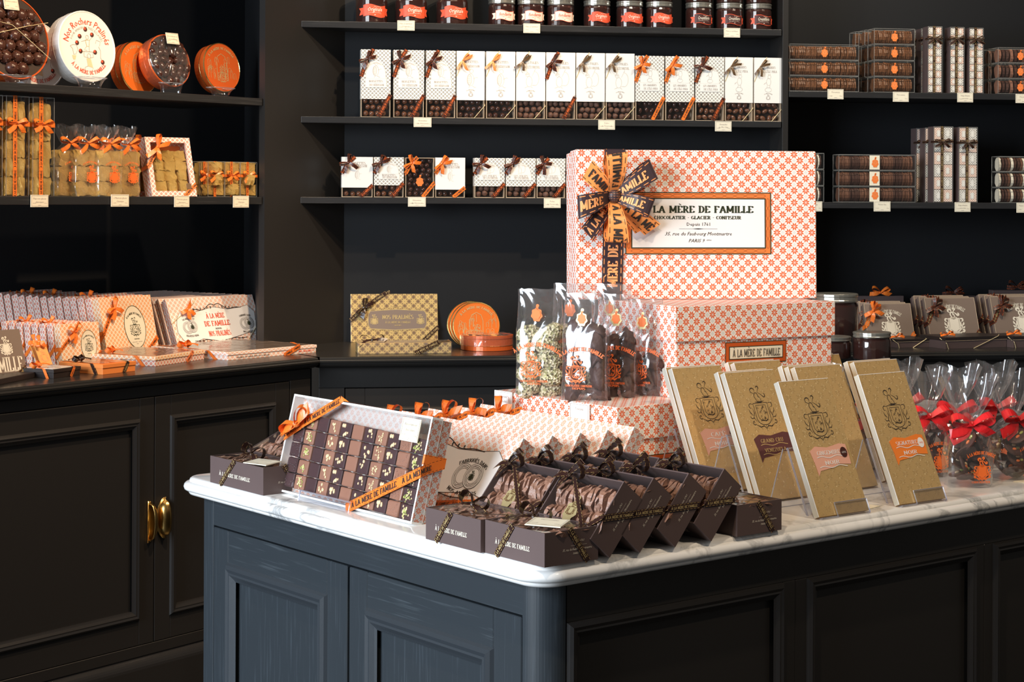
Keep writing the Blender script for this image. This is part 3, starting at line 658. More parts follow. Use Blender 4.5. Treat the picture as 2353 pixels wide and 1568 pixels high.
ru = thing('shelving_unit', 'black shelving unit at the right end of the back wall with florentine boxes', 'shelving unit', FRB(sB0 + sp + .018, tBf, 0))
g = G(); g.box(0, .26, ZC, 1.3, .28, 3.0, 'panel_black'); part('back_panel', g, ru)
for z in (1.6155, 1.3165):
    g = G(); g.box(.001, 0, z - .0165, 1.3, .26, z, 'oak_shelf'); part('shelf', g, ru, bev=.0008)
g = G(); g.box(.0, tBb + .35, 0, 4, tBb + .4, 3.0, 'plaster_dark'); o = struct('wall_back', g); o.matrix_world = FRB(0, 0, 0)
g = G(); g.box(-3.4, tA + .70, 0, -.6, tA + .75, 3.0, 'plaster_dark'); o = struct('wall_left', g); o.matrix_world = FRA(0, 0, 0)
# ---- island
isl = thing('display_island', 'dark stained island cabinet, its end tinted with daylight blue, under the white marble top', 'cabinet', FRI(0, 0, 0))
o_, R_ = .035, .036; IL, IW = 1.75, .856
def rr(x0, y0, x1, y1, r, n=6):
    P = []
    for cx, cy, a in ((x0 + r, y0 + r, 180), (x1 - r, y0 + r, 270), (x1 - r, y1 - r, 0), (x0 + r, y1 - r, 90)):
        for i in range(n + 1): q = radians(a + 90 * i / n); P.append((cx + r * cos(q), cy + r * sin(q)))
    return P
g = G(); out = rr(o_, o_, IL, IW, .036)
# carcass: rounded prism set back behind the doors, plus corner posts and rails flush with the doors
def prism(g, P, z0, z1, m):
    n = len(P); g.add([(x, y, z0) for x, y in P] + [(x, y, z1) for x, y in P], [tuple(range(n))[::-1], tuple(range(n, 2 * n))] + [(i, (i + 1) % n, n + (i + 1) % n, n + i) for i in range(n)], m)
prism(g, rr(o_ + .022, o_ + .022, IL - .02, IW - .02, .02), .0, .86, 'oak_plain')
part('carcass', g, isl)
g = G(); post = [(o_ + .02, o_ + .038), (o_, o_ + .038)] + [(o_ + R_ - R_ * cos(radians(a)), o_ + R_ - R_ * sin(radians(a))) for a in range(0, 91, 6)][0:] + [(o_ + .038, o_ + .02)]
prism(g, post[::-1], 0, .866, 'oak_daylit_vertical'); part('corner_post', g, isl)
g = G(); g.box(o_, .8255, 0, o_ + .05, IW, .866, 'oak_daylit_vertical'); part('corner_post', g, isl, bev=.0015)
g = G(); g.box(o_ + .0003, o_ + .038, .8245, o_ + .03, .8255, .866, 'oak_daylit_crosswise'); part('top_rail', g, isl)
g = G(); g.box(o_ + .038, o_ + .0003, .8175, IL, o_ + .03, .866, 'oak_plain'); part('top_rail', g, isl)
# doors on the end (seen from the left): local frame x from left post to corner
de = part('end_frame', G().box(0, .018, .1, .74, .019, .82, 'oak_plain'), isl, M=frame(V((o_, .8245, 0)), V((0, -1, 0))))
W_ = .8245
frame_door(de, 0, W_ - .4555, .09, .8215, 0, W_ - .783, W_ - .504, .16, .774, mw=.026, md=.008, mold='oak_daylit_moulding')
frame_door(de, W_ - .4500, W_ - .0755, .09, .8215, 0, W_ - .408, W_ - .128, .16, .774, mw=.026, md=.008, mold='oak_daylit_moulding')
ds = part('side_frame', G().box(0.04, .018, .1, 1.6, .019, .8, 'oak_plain'), isl, M=frame(V((o_, o_, 0)), V((1, 0, 0))))
def side_panel(x0, x1, a, b):
    frame_door(ds, x0, x1, .09, .8172, 0, a, b, .16, .8168, mw=.020, md=.006, rail='oak_plain', stile='oak_plain', panel='oak_plain', name='side_panel')
side_panel(.038, .439, .038, .417); side_panel(.4395, .847, .461, .828); side_panel(.8475, 1.25, .867, 1.235); side_panel(1.2505, 1.70, 1.27, 1.68)
# marble top
g = G(); rc = .045
prof = [(.0165, ZT), (.013, ZT - .0006), (.010, ZT - .0025), (.0088, ZT - .0055), (.0088, ZT - .0065), (.004, ZT - .0078), (.0012, ZT - .0105), (0, ZT - .0145), (.0012, ZT - .0185), (.0045, ZT - .0208), (.0075, ZT - .0215), (.0078, ZT - .0235), (.0095, ZT - .0262), (.0135, ZT - .028)]
rings = [rr(i, i, IL + .05 - i, .890 - i, max(.008, rc - i), 9) for i, z in prof]; n = len(rings[0])
vs = [(x, y, prof[j][1]) for j in range(len(prof)) for x, y in rings[j]]
fs = [tuple(range(n))] + [tuple((len(prof) - 1) * n + i for i in range(n))[::-1]] + [((j + 1) * n + i, (j + 1) * n + (i + 1) % n, j * n + (i + 1) % n, j * n + i) for j in range(len(prof) - 1) for i in range(n)]
g.add(vs, fs, 'marble'); mo = solo('marble_worktop', g, 'thick white veined marble top with rounded corner and moulded edge', 'worktop', M=FRI(0, 0, 0), smooth=True)
g = G(); prism(g, rr(.028, .028, IL, .865, .04, 8), .8655, .868, 'carton_edge'); part('underlay', g, isl)
def shade_auto(o, a=40):
    me = o.data
    try: me.shade_auto = True
    except Exception: pass
    m = o.modifiers.new('split', 'EDGE_SPLIT'); m.split_angle = radians(a)
shade_auto(mo, 50)
# ================================================================ shelf merchandise
def posA(u, t, z): s, _ = pA(u, 400, t); return MA(s, t, z)
def posB(u, t, z): s, _ = pB(u, 400, t); return MB(s, t, z)
def balls(g, x0, z0, x1, z1, y, r, m, n, rnd, ry=None, kind='ball', m2=None):
    c = max(1, int((x1 - x0) / (r * 2.15))); rows = max(1, int((z1 - z0) / (r * 1.85)) )
    for j in range(rows):
        for i in range(c):
            x = x0 + (i + .5 + (.5 if j % 2 else 0) * .6) * (x1 - x0) / (c + .3) ; z = z0 + r + j * (z1 - z0 - 2 * r) / max(1, rows - 1)
            x += rnd.uniform(-.25, .25) * r; z += rnd.uniform(-.2, .2) * r; mm = m2 if (m2 and rnd.random() < .4) else m
            a = rnd.uniform(0, pi)
            if kind == 'almond':
                T0 = g.T; g.T = T0 @ T((x, y + rnd.uniform(0, r), z)) @ Matrix.Rotation(a, 4, 'Y'); g.sphere((0, 0, 0), (r * 1.25, r * .8, r * .8), mm, 10, 7); g.T = T0
            elif kind == 'rough': g.sphere((x, y + rnd.uniform(0, r), z), (r, r, r * .95), mm, 9, 6, .16, rnd)
            else: g.sphere((x, y + rnd.uniform(0, r), z), r, mm, 10, 7)
FIG = {}
def line_figure(kind):
    """faint line drawing of a small animal standing upright"""
    if kind in FIG: return FIG[kind]
    P = lambda p, w=.02: poly2(p, w)
    if kind == 'hedgehog': gs = [P(arcp(0, .0, .16, .3, 0, 360, 14)), P(arcp(.03, .42, .10, .10, 0, 360, 10)), P(arcp(-.07, 0, .11, .26, 0, 360, 12), .03), P([(.14, .05), (.3, .12), (.34, .08)]), P([(-.05, -.3), (-.1, -.4)]), P([(.08, -.3), (.2, -.38), (.26, -.36)])] + [P([(-.15 + .05 * i, -.18 + .1 * j), (-.12 + .05 * i, -.12 + .1 * j)]) for i in range(3) for j in range(4)]
    elif kind == 'squirrel': gs = [P(arcp(-.08, -.05, .15, .26, 0, 360, 14)), P(arcp(-.16, .28, .10, .09, 0, 360, 10)), P([(.05, -.25)] + arcp(.2, .1, .2, .34, -110, 100, 10) + [(.22, .55), (.05, .2)]), P([(-.2, .36), (-.2, .46), (-.14, .37)]), P([(-.26, .3), (-.1, .3)], .05), P([(-.15, -.3), (-.3, -.36)]), P([(0, -.3), (.1, -.37)])]
    else: gs = [P(arcp(.02, .12, .12, .2, 0, 360, 12)), P(arcp(.06, .38, .09, .09, 0, 360, 10)), P([(0, .46), (-.02, .54), (.04, .5)]), P([(.1, .46), (.12, .55), (.06, .5)]), P([(-.1, .1), (-.24, -.02), (-.2, .06)]), P(arcp(0, -.3, .18, .12, 0, 360, 10)), P([(-.05, -.08), (-.08, -.2)]), P([(.08, -.06), (.08, -.2)])]
    FIG[kind] = merge(*gs); return FIG[kind]
def carton(M, label, w, h, d, style, words, fig, rib, sweet, hw=.27, group=None, cord=None, name='chocolate_carton', seed=1, arch=True, bowpos=None, open_all=False):
    rnd = random.Random(seed); t = thing(name, label, 'box', M, group)
    g = G(); e = .0016; c = 'carton_edge'
    g.box(-w / 2, d - e, 0, w / 2, d, h, c); g.box(-w / 2, 0, 0, -w / 2 + e, d - e, h, c); g.box(w / 2 - e, 0, 0, w / 2, d - e, h, c); g.box(-w / 2 + e, 0, 0, w / 2 - e, d - e, e, c)
    g.box(-w / 2 + e, 0, h - e, w / 2 - e, d - e, h, c); g.box(-w / 2 + e, d - e * 2, e, w / 2 - e, d - e, h - e, 'inner_brown'); part('tray', g, t)
    hz = h * hw; paper = 'ring_paper' if style == 'ring' else 'box_white'
    if not open_all:
        g = G(); g.box(-w / 2 - .0006, -.0010, hz, w / 2 + .0006, d + .0006, h + .0006, paper); f = FRONT(-.0010)
        cz = hz + (h - hz) * .5; H2 = h - hz
        if style == 'ring':
            aw = w * .34; k = H2 * (.30 if H2 > .09 else .34)
            ar = [(-aw, cz - k * .35)] + [(-aw * cos(pi * i / 14), cz - k * .1 + k * 1.05 * sin(pi * i / 14)) for i in range(15)] + [(aw, cz - k * .35)]
            g.decal((ar, [tuple(range(len(ar)))[::-1]]), FRONT(-.0010, .0004), 'box_white'); g.decal(poly2(ar, .0006), FRONT(-.0010, .0007), 'ink_faint')
            lb = rect2(-w * .36, cz - k * .35 - H2 * .16, w * .36, cz - k * .28); g.decal(lb, FRONT(-.0010, .0009), 'box_white'); g.decal(poly2(lb[0], .0005, True), FRONT(-.0010, .0011), 'ink_faint')
            write(g, words[0], FRONT(-.0010, .0013), 0, cz - k * .35 - H2 * .055, w * .07, 'ink_grey', w=w * .48, bold=.8); write(g, words[1], FRONT(-.0010, .0013), w * .03, cz - k * .35 - H2 * .13, w * .07, 'ink_grey', w=w * .5, bold=.8)
            g.decal(xf(line_figure(fig), k * 1.15, None, 0, cz + k * .25), FRONT(-.0010, .0010), 'ink_faint'); write(g, ALM, FRONT(-.0010, .0010), 0, cz + k * .74, w * .035, 'ink_faint', w=w * .4, arc=aw * .9)
        else:
            write(g, words[0], f, w * .02, h - H2 * .24, w * .085, 'ink_grey', w=w * .5, bold=.8); write(g, words[1], f, w * .04, h - H2 * .33, w * .085, 'ink_grey', w=w * .56, bold=.8)
            g.decal(xf(line_figure(fig), H2 * .42, None, 0, hz + H2 * .42), f, 'ink_faint')
            if H2 > .09: g.decal(xf(CREST1, H2 * .13, None, 0, hz + H2 * .13), f, 'ink_grey'); write(g, ALM, f, 0, hz + H2 * .205, w * .03, 'ink_grey', w=w * .3, arc=w * .3)
        part('paper_sleeve', g, t)
    g = G(); z1 = (h if open_all else hz + .004); y = .010 if d > .02 else .006
    sm, sk, sr = sweet; balls(g, -w / 2 + .004, .003, w / 2 - .004, z1 - .002, y, sr, sm, 0, rnd, kind=sk)
    part('chocolate_nuts', g, t, smooth=True)
    g = G(); g.quad((-w / 2 + e, .0004, e), (w / 2 - e, .0004, e), (w / 2 - e, .0004, z1), (-w / 2 + e, .0004, z1), 'window_film'); part('clear_window', g, t)
    if open_all:
        g = G(); g.decal(xf(badge2(.028), 1, 1, 0, h * .42), FRONT(-.0002), 'seal_orange'); part('seal_sticker', g, t)
    g = G(); rb, rw, cw = rib; bx, bz = bowpos or (-w * .30, h * .86)
    ink = {'brown_ribbon': 'ink_gold', 'dark_orange_ribbon': 'ink_orange', 'bronze_ribbon': 'ink_gold', 'orange_ribbon': 'ink_dark', 'light_orange_ribbon': 'ink_dark'}[rb]
    # band over the top left corner and round the bottom right corner
    if cord:
        g.tube([(-w / 2 - .001, -.0015, h * .62), (bx, -.003, bz), (bx + w * .25, -.0015, h + .0015), (bx + w * .3, d * .5, h + .002)], .0009, 'cord_gold', 5)
        gc = G(); gc.tube([(w / 2 + .001, d * .3, hz * .85), (w / 2 + .0015, -.0015, hz * .72), (w * .12, -.002, -.0002), (w * .10, d * .3, .0002)], .0009, 'cord_gold', 5); part('gold_cord', gc, t)
    else:
        ribtext(g, [(-w / 2, -.0020, h * .60), (bx, -.0035, bz)], (1, 0, 0), rw, rb, ALM, ink); ribtext(g, [(bx, -.0035, bz), (bx + w * .22, -.002, h + .001)], (1, 0, 0), rw, rb, ALM, ink)
        ribtext(g, [(w * .10, -.0022, .001), (w / 2, -.0022, h * min(.36, hw * 1.25))], (1, 0, 0), rw, rb, ALM, ink, s0=.12, side=1)
    A = [(70, 200, 250, 20), (100, 210, 290, 10), (60, 225, 280, 5), (80, 190, 245, -20)][seed % 4] if not cord else (48, 232, 285, 22)
    bow(g, (bx, -.004, bz), rb, w * (.30 if not cord else .32), rw * (1 if not cord else .9), A, rnd=rnd, loops=2 if not cord else 1, lift=.35)
    if not cord: wrapback(g, w, d, h * .60, h * min(.36, hw * 1.25), rw, rb, -w / 2)
    part('ribbon', g, t); return t
# ---- middle shelf: fourteen tall cartons
NOI, FOL, AMA = ('NOISETTES', 'DU HÉRISSON'), ('LES FOLIES', "DE L'ÉCUREUIL"), ('LES AMANDES', "DE L'ÎLE PIKA")
RB = ('dark_orange_ribbon', .010, 0); RO = ('orange_ribbon', .010, 0); RLO = ('light_orange_ribbon', .008, 0); RBZ = ('bronze_ribbon', .0075, 0)
milk, dark, rough, alm, almd = ('choc_gloss_milk', 'ball', .0072), ('choc_gloss', 'ball', .0070), ('choc_rough', 'rough', .0078), ('choc_gloss_milk', 'almond', .0072), ('choc_gloss', 'almond', .0066)
MID = [(828, 897, 'ring', NOI, 'hedgehog', RB, milk, 0, 'first from the left end'), (903, 974, 'ring', NOI, 'hedgehog', RB, milk, 0, 'second from the left end'), (978, 1046, 'ring', NOI, 'hedgehog', RB, milk, 0, 'third from the left end'),
 (1048, 1113, 'plain', NOI, 'hedgehog', RLO, dark, 1, 'left of two light orange bows'), (1116, 1183, 'plain', NOI, 'hedgehog', RLO, dark, 1, 'right of two light orange bows'),
 (1185, 1252, 'plain', FOL, 'squirrel', RBZ, rough, 1, 'just right of the cartons with light orange bows'), (1254, 1321, 'plain', FOL, 'squirrel', RB, rough, 0, 'the only plain one with a wide brown ribbon'), (1323, 1389, 'plain', FOL, 'squirrel', RBZ, rough, 1, 'third of the four squirrel cartons'), (1391, 1457, 'plain', FOL, 'squirrel', RBZ, rough, 1, 'last squirrel carton, beside the orange bows'),
 (1459, 1525, 'ring', AMA, 'pika', RO, almd, 0, 'left of two deep orange ribbons'), (1528, 1594, 'ring', AMA, 'pika', RO, almd, 0, 'right of two deep orange ribbons'), (1597, 1663, 'ring', AMA, 'pika', RB, alm, 0, 'right of the two deep orange bows'), (1665, 1729, 'plain', AMA, 'pika', RBZ, alm, 1, 'second from the right end'), (1732, 1796, 'plain', AMA, 'pika', RBZ, alm, 1, 'at the right end beside the upright')]
zM = 1.533
for i, (u0, u1, st, wd, fg, rb, sw, cd, where) in enumerate(MID):
    p0, p1 = posB(u0, tBf + .012, zM), posB(u1, tBf + .012, zM); w = (p1 - p0).length; M = frame((p0 + p1) / 2, aB)
    look = ('ring patterned' if st == 'ring' else 'plain white') + f' tall carton of {dict(hedgehog="hazelnuts", squirrel="truffles", pika="almonds")[fg]}'; hh = .176 if i < 9 else .171
    carton(M, f'{look}, {where}', w * .975, hh, .038, st, wd, fg, rb, sw, .27 + (.02 if i > 8 else 0), 'tall nut cartons on the middle shelf', cd, seed=i)
# ---- lower shelf: short cartons
zL = 1.3245
LOW = [(785, 857, 'plain', NOI, 'hedgehog', RB, milk, .24, 0, 'plain white short carton with dark bow at the left end of the lower shelf'), (859, 928, 'ring', NOI, 'hedgehog', RB, milk, .30, 0, 'ring patterned short carton with dark bow beside the left end of the lower shelf'),
 (931, 998, 'plain', NOI, 'hedgehog', RO, ('choc_gloss', 'ball', .0066), .3, 1, 'short carton with a full clear front and orange seal over dark balls'), (1000, 1069, 'plain', NOI, 'hedgehog', RO, dark, .2, 0, 'plain white short carton with an orange bow'),
 (1090, 1160, 'ring', FOL, 'squirrel', RB, rough, .29, 0, 'ring patterned squirrel carton, first after the gap on the lower shelf'), (1162, 1231, 'ring', FOL, 'squirrel', RB, rough, .29, 0, 'ring patterned squirrel carton, second after the gap on the lower shelf'),
 (1233, 1299, 'ring', FOL, 'squirrel', RB, rough, .29, 0, 'ring patterned squirrel carton left of the one half hidden by the big gift box'), (1301, 1368, 'ring', FOL, 'squirrel', RB, rough, .29, 0, 'ring patterned squirrel carton half hidden behind the big gift box')]
for i, (u0, u1, st, wd, fg, rb, sw, hw, op, lab) in enumerate(LOW):
    p0, p1 = posB(u0, tBf + .012, zL), posB(u1, tBf + .012, zL); w = (p1 - p0).length
    carton(frame((p0 + p1) / 2, aB), lab, w * .975, .104, .036, st, wd, fg, rb, sw, hw, 'short nut cartons on the lower shelf', None, seed=i + 3, open_all=bool(op), name='short_carton')
# second rank just behind the tall ones (their tops show)
# ---- jars
def banner_geo(w, h, fn_r, z0):
    N = 14; top = []; bot = []
    for i in range(N + 1):
        x = -w / 2 + w * i / N; k = .10 * h * sin(i / N * 2 * pi); top.append((x, h / 2 + k)); bot.append((x, -h / 2 + k))
    vs = top + bot; fs = [(N + 1 + i, N + 2 + i, i + 1, i) for i in range(N)]
    e = []
    for s in (-1, 1):
        x = s * w / 2; k0 = len(vs) + 0
        e.append(([(x - s * .10 * w, -h * .30), (x + s * .22 * w, -h * .42), (x + s * .14 * w, -h * .05), (x + s * .24 * w, h * .22), (x, h * .28), (x - s * .1 * w, -h * .5)], [(0, 1, 2, 3, 4, 5)] if s < 0 else [(5, 4, 3, 2, 1, 0)]))
    return merge(*e), (vs, fs)
def jar(M, label, r, h, style, group, rot=0, small=False):
    t = thing('spread_jar', label, 'jar', M, group); n = 28
    lidh = h * .20
    g = G(); g.lathe([(r * .90, .0005), (r * .975, .003), (r * .98, h * .70), (r * .93, h * .765), (r * .90, h * .80)], 'spread_dark' if style != 'cream' else 'spread_dark', n); part('spread', g, t, smooth=False)
    g = G(); g.lathe([(r * .92, 0), (r, .004), (r, h * .72), (r * .95, h * .78), (r * .92, h * .82)], 'jar_glass', n, cap=False); part('glass', g, t, smooth=True)
    g = G(); z0 = h - lidh; g.lathe([(r * .93, z0), (r * .99, z0 + .001), (r, z0 + lidh * .22), (r * .975, z0 + lidh * .30), (r * .975, z0 + lidh * .62), (r, z0 + lidh * .70), (r, z0 + lidh * .93), (r * .97, h), (r * .90, h - .0006), (.001, h - .0006)], 'lid_metal', n); part('lid', g, t)
    if style:
        bm, im, tx = dict(red=('banner_red', 'ink_cream', 'Originale'), cream=('banner_cream', 'ink_red', 'fondante'), brown=('banner_brown', 'ink_cream', 'Croustillante'))[style]
        g = G(); R = r + .0008
        cyl = lambda e: (lambda x, y: V(((R + e) * sin(x / R + rot), -(R + e) * cos(x / R + rot), y)))
        tails, body = banner_geo(r * 1.45, h * .34, None, 0); zc = h * .36
        g.decal(xf(tails, 1, 1, 0, zc), cyl(0), 'banner_red' if style != 'cream' else 'banner_cream'); g.decal(xf(body, 1, 1, 0, zc), cyl(.0004), bm)
        ol = [(x, y + zc) for x, y in body[0][:15]] + [(x, y + zc) for x, y in body[0][15:]][::-1]; g.decal(poly2(ol, .0010, True), cyl(.0007), {'red': 'ink_red', 'cream': 'banner_red', 'brown': 'banner_red'}[style])
        write(g, font(tx, .35, .01), cyl(.0009), 0, zc - h * .015, h * .13, im, w=r * .95); write(g, ALM, cyl(.0009), 0, zc - h * .07, h * .02, im, w=r * .8, bold=.7); write(g, font('Pâte à tartiner'), cyl(.0009), r * .15, zc + h * .115, h * .03, im, w=r * .4)
        g.decal(rect2(-r * .4, zc - h * .10, r * .4, zc - h * .095), cyl(.0009), im); g.decal(([(0, zc - h * .14), (r * .06, zc - h * .115), (-r * .06, zc - h * .115)], [(0, 1, 2)]), cyl(.0009), im); part('banner_label', g, t)
    return t
zT = 1.780; JR = [(852, 'red', .0425, .086), (943, 'red', .0425, .086), (1037, 'red', .0425, .086), (1151, 'cream', .036, .0715), (1218, 'cream', .036, .0715), (1286, 'cream', .036, .0715), (1370, 'red', .036, .0715), (1445, 'red', .036, .0715), (1513, 'red', .036, .0715), (1604, 'brown', .036, .0715), (1674, 'brown', .036, .0715), (1741, 'brown', .036, .0715)]
nm = dict(red='orange Originale banner', cream='cream fondante banner', brown='dark Croustillante banner')
for i, (u, st, r, h) in enumerate(JR):
    wh = ['left of the three large jars', 'middle of the three large jars', 'right of the three large jars'][i] if i < 3 else f'{["left", "middle", "right"][i % 3]} in its lower row of three'
    M = frame(posB(u, tBf + .014 + r, zT), aB); jar(M, f'spread jar with {nm[st]}, {wh}', r, h, st, 'spread jars on the top shelf', rot=0.14)
    if 3 <= i: jar(frame(posB(u, tBf + .014 + r, zT + h + .0002), aB), f'spread jar with {nm[st]} stacked on the {["left", "middle", "right"][i % 3]} jar of its trio', r, h, st, 'upper spread jars cut by the top edge', rot=.14)
# ---- price cards on the back shelves
def cardB(u, v0, v1, lines, where, key, wpx=42):
    p = Pv(u, (v0 + v1) / 2, C0 + nB * (tBf - .0035), AZB); h = (v1 - v0) / FPX * p.y; w = wpx / FPX * p.y
    price_card(key, lines, frame(V((p.x, p.y, p.z - h / 2)), aB), f'small cream price card {where}', w, h, 'price cards clipped to the shelves')
cardB(933, 47, 70, ['Pâte à tartiner', 'Originale'], 'under the large orange banner jars', 'pto', 40); cardB(1222, 54, 76, ['Pâte à tartiner'], 'under the cream banner jars', 'pt', 39); cardB(1682, 63, 86, ['Pâte à tartiner'], 'under the dark banner jars', 'pt', 39)
cardB(971, 270, 292, ['Noisettes', 'du Hérisson'], 'under the third tall carton from the left', 'noi', 41); cardB(1394, 276, 298, ['Folies', "de l'écureuil"], 'under the squirrel cartons of the middle shelf', 'fol', 39); cardB(1662, 279, 302, ['Amandes', "de l'île Pika"], 'under the almond cartons', 'ama', 39)
cardB(958, 451, 475, ['Noisettes', 'du Hérisson'], 'below the clear fronted short carton', 'noi', 41); cardB(1269, 455, 478, ['Folies', "de l'écureuil"], 'below the short squirrel cartons', 'fol', 40)
cardB(1920, 205, 228, ['Florentins'], 'under the stack of three long florentine boxes', 'flo', 38); cardB(2070, 210, 234, ['Florentins'], 'under the stack of four florentine boxes', 'flo', 38); cardB(2218, 213, 235, ['Napolitains', 'assortis'], 'under the upper napolitain towers', 'nap', 38); cardB(2352, 216, 237, ['Mendiants'], 'at the right edge of the upper right shelf', 'mend', 38)
cardB(2027, 463, 486, ['Palets fins'], 'under the stack of palet boxes', 'pal', 40); cardB(2212, 464, 487, ['Napolitains', 'assortis'], 'under the lower napolitain towers', 'nap', 38); cardB(2354, 466, 489, ['Palets menthe'], 'at the right edge of the lower right shelf', 'palm', 38); cardB(1873, 463, 486, ['Palets'], 'half hidden behind the right side of the big gift box', 'palb', 34)
# ---- biscuit boxes
def disc_row(g, L, r, cy, cz, x0, mats, rnd, n, tilt=8, frill=.08, thick=.0036):
    for i in range(n):
        x = x0 + L * (i + .5) / n; m = mats(i, n) if callable(mats) else mats; N = 14; rr_ = r * rnd.uniform(.92, 1.03); a = radians(rnd.uniform(-tilt, tilt) + 10); ph = rnd.uniform(0, 6)
        vs = []
        for s in (-1, 1):
            for k in range(N):
                q = 2 * pi * k / N; R = rr_ * (1 + frill * sin(5 * q + ph) * rnd.uniform(.4, 1)); y, z = R * cos(q), R * sin(q); vs.append((x + s * thick / 2 * rnd.uniform(.7, 1.3) + y * sin(a) * .35, cy + y, cz + z))
        g.add(vs, [tuple(range(N)), tuple(range(N, 2 * N))[::-1]] + [(k, N + k, N + (k + 1) % N, (k + 1) % N) for k in range(N)], m)
PROTO = {}
def clear_pack(M, label, key, L, h, d, n, mats, group, thick, frill, seed, band=None, name='biscuit_box', badge=.5, rows=1):
    if key in PROTO: return dup(PROTO[key], M, label, group)
    rnd = random.Random(seed); t = thing(name, label, 'box', M, group); PROTO[key] = t
    g = G(); g.box(0, 0, 0, L, d, h, 'clear_box', t=None); rods(g, 0.0008, .0008, .0008, L - .0008, d - .0008, h - .0008, .0006); part('clear_case', g, t)
    g = G(); rw = (d - .006) / rows
    for k in range(rows): disc_row(g, L - .008, min(h, rw) * .45, .003 + rw * (k + .5), h * .47, .004, mats, rnd, n, thick=thick, frill=frill)
    part('biscuits', g, t)
    g = G()
    if band: g.box(L * band[0], -.0006, .002, L * band[1], .001, h - .003, 'cream_label')
    g.decal(xf(badge2(h * .62), 1, 1, L * badge, h * .5), FRONT(-.0008), 'seal_orange'); g.decal(xf(CREST1, h * .3, None, L * badge, h * .5), FRONT(-.0008, .0009), 'ink_light_orange'); part('seal_sticker', g, t); return t
zr1, zr2 = 1.6155, 1.3165; tR = tBf + .006
def stackB(u0, u1, z, n, hpx, key, label, d, **k):
    p0, p1 = posB(u0, tR, z), posB(u1, tR, z); L = (p1 - p0).length; h = hpx / FPX * p0.y
    for i in range(n):
        j = k.get('jx', 0) * (i % 2); nm = ['bottom', 'second from the bottom', 'third from the bottom', 'top'] if n == 4 else ['bottom', 'middle', 'top']
        clear_pack(frame(p0 + V((0, 0, z * 0 + i * h)) + aB * j, aB), label.format(nm[i] if i < n - 1 else 'top'), key, L, h * .985, d, k['nd'], k['mats'], k['group'], k['thick'], k['frill'], k.get('seed', 1), k.get('band'), badge=k.get('badge', .5), name=k.get('name', 'biscuit_box'))
    return p0, L, h
FLO = dict(nd=34, mats='florentine', thick=.0042, frill=.07)
stackB(1813, 1973, zr1, 3, 36.5, 'flA', 'long clear box of florentines beside the shelf upright, {} of its stack of three', .055, group='long florentine boxes', **FLO)
p0, L, h = stackB(2007, 2101, zr1, 4, 37, 'flB', 'clear florentine box in the front stack of four, {} one', .05, group='florentine boxes in stacks of four', nd=19, mats='florentine', thick=.0044, frill=.07, seed=3)
for b in (1, 2):
    for i in range(4):
        dup(PROTO['flB'], frame(p0 + nB * (.053 * b) - aB * (.008 * b * (i % 2)) + V((0, 0, h * i)), aB), f'clear florentine box in the {"second" if b == 1 else "third"} stack of four from the front, {["bottom", "lower middle", "upper middle", "top"][i]} one', 'florentine boxes in stacks of four')
def palm(i, n): return 'palet_dark' if (i * 7 // n) % 2 else 'palet'
stackB(1927, 2104, zr2, 3, 37, 'palA', 'clear box of thin chocolate palets with cream band, {} of its stack', .05, group='palet boxes', nd=52, mats=palm, thick=.0028, frill=.0, band=(.40, .53), badge=.47, seed=5)
def whit(i, n): return 'palet_white' if i % 4 == 0 else ('palet_dark' if i % 4 < 3 else 'palet')
stackB(2295, 2420, zr2, 3, 36, 'palW', 'clear box of white striped palets at the right picture edge, {} one', .05, group='white striped palet boxes', nd=17, mats=whit, thick=.006, frill=0, badge=.55, seed=6)
stackB(1786, 1894, zr2, 3, 38, 'palC', 'clear box of palets half hidden behind the big gift box, {} one', .05, group='palet boxes behind the big gift box', nd=22, mats=whit, thick=.003, frill=0, badge=.2, seed=8)
def mend(i, n): return 'choc_milk' if i % 3 == 0 else ('palet_dark' if i % 3 == 1 else 'biscuit_dark')
p0, L, h = stackB(2292, 2420, zr1, 3, 36, 'men', 'clear box of large chocolate discs at the right picture edge, {} one', .05, group='chocolate disc boxes', nd=13, mats=mend, thick=.007, frill=.04, badge=.4, seed=9)
for i in range(3): dup(PROTO['men'], frame(p0 + nB * .053 - aB * .004 + V((0, 0, h * i)), aB), f'clear box of large chocolate discs in the rear stack at the right edge, {["bottom", "middle", "top"][i]} one', 'chocolate disc boxes')
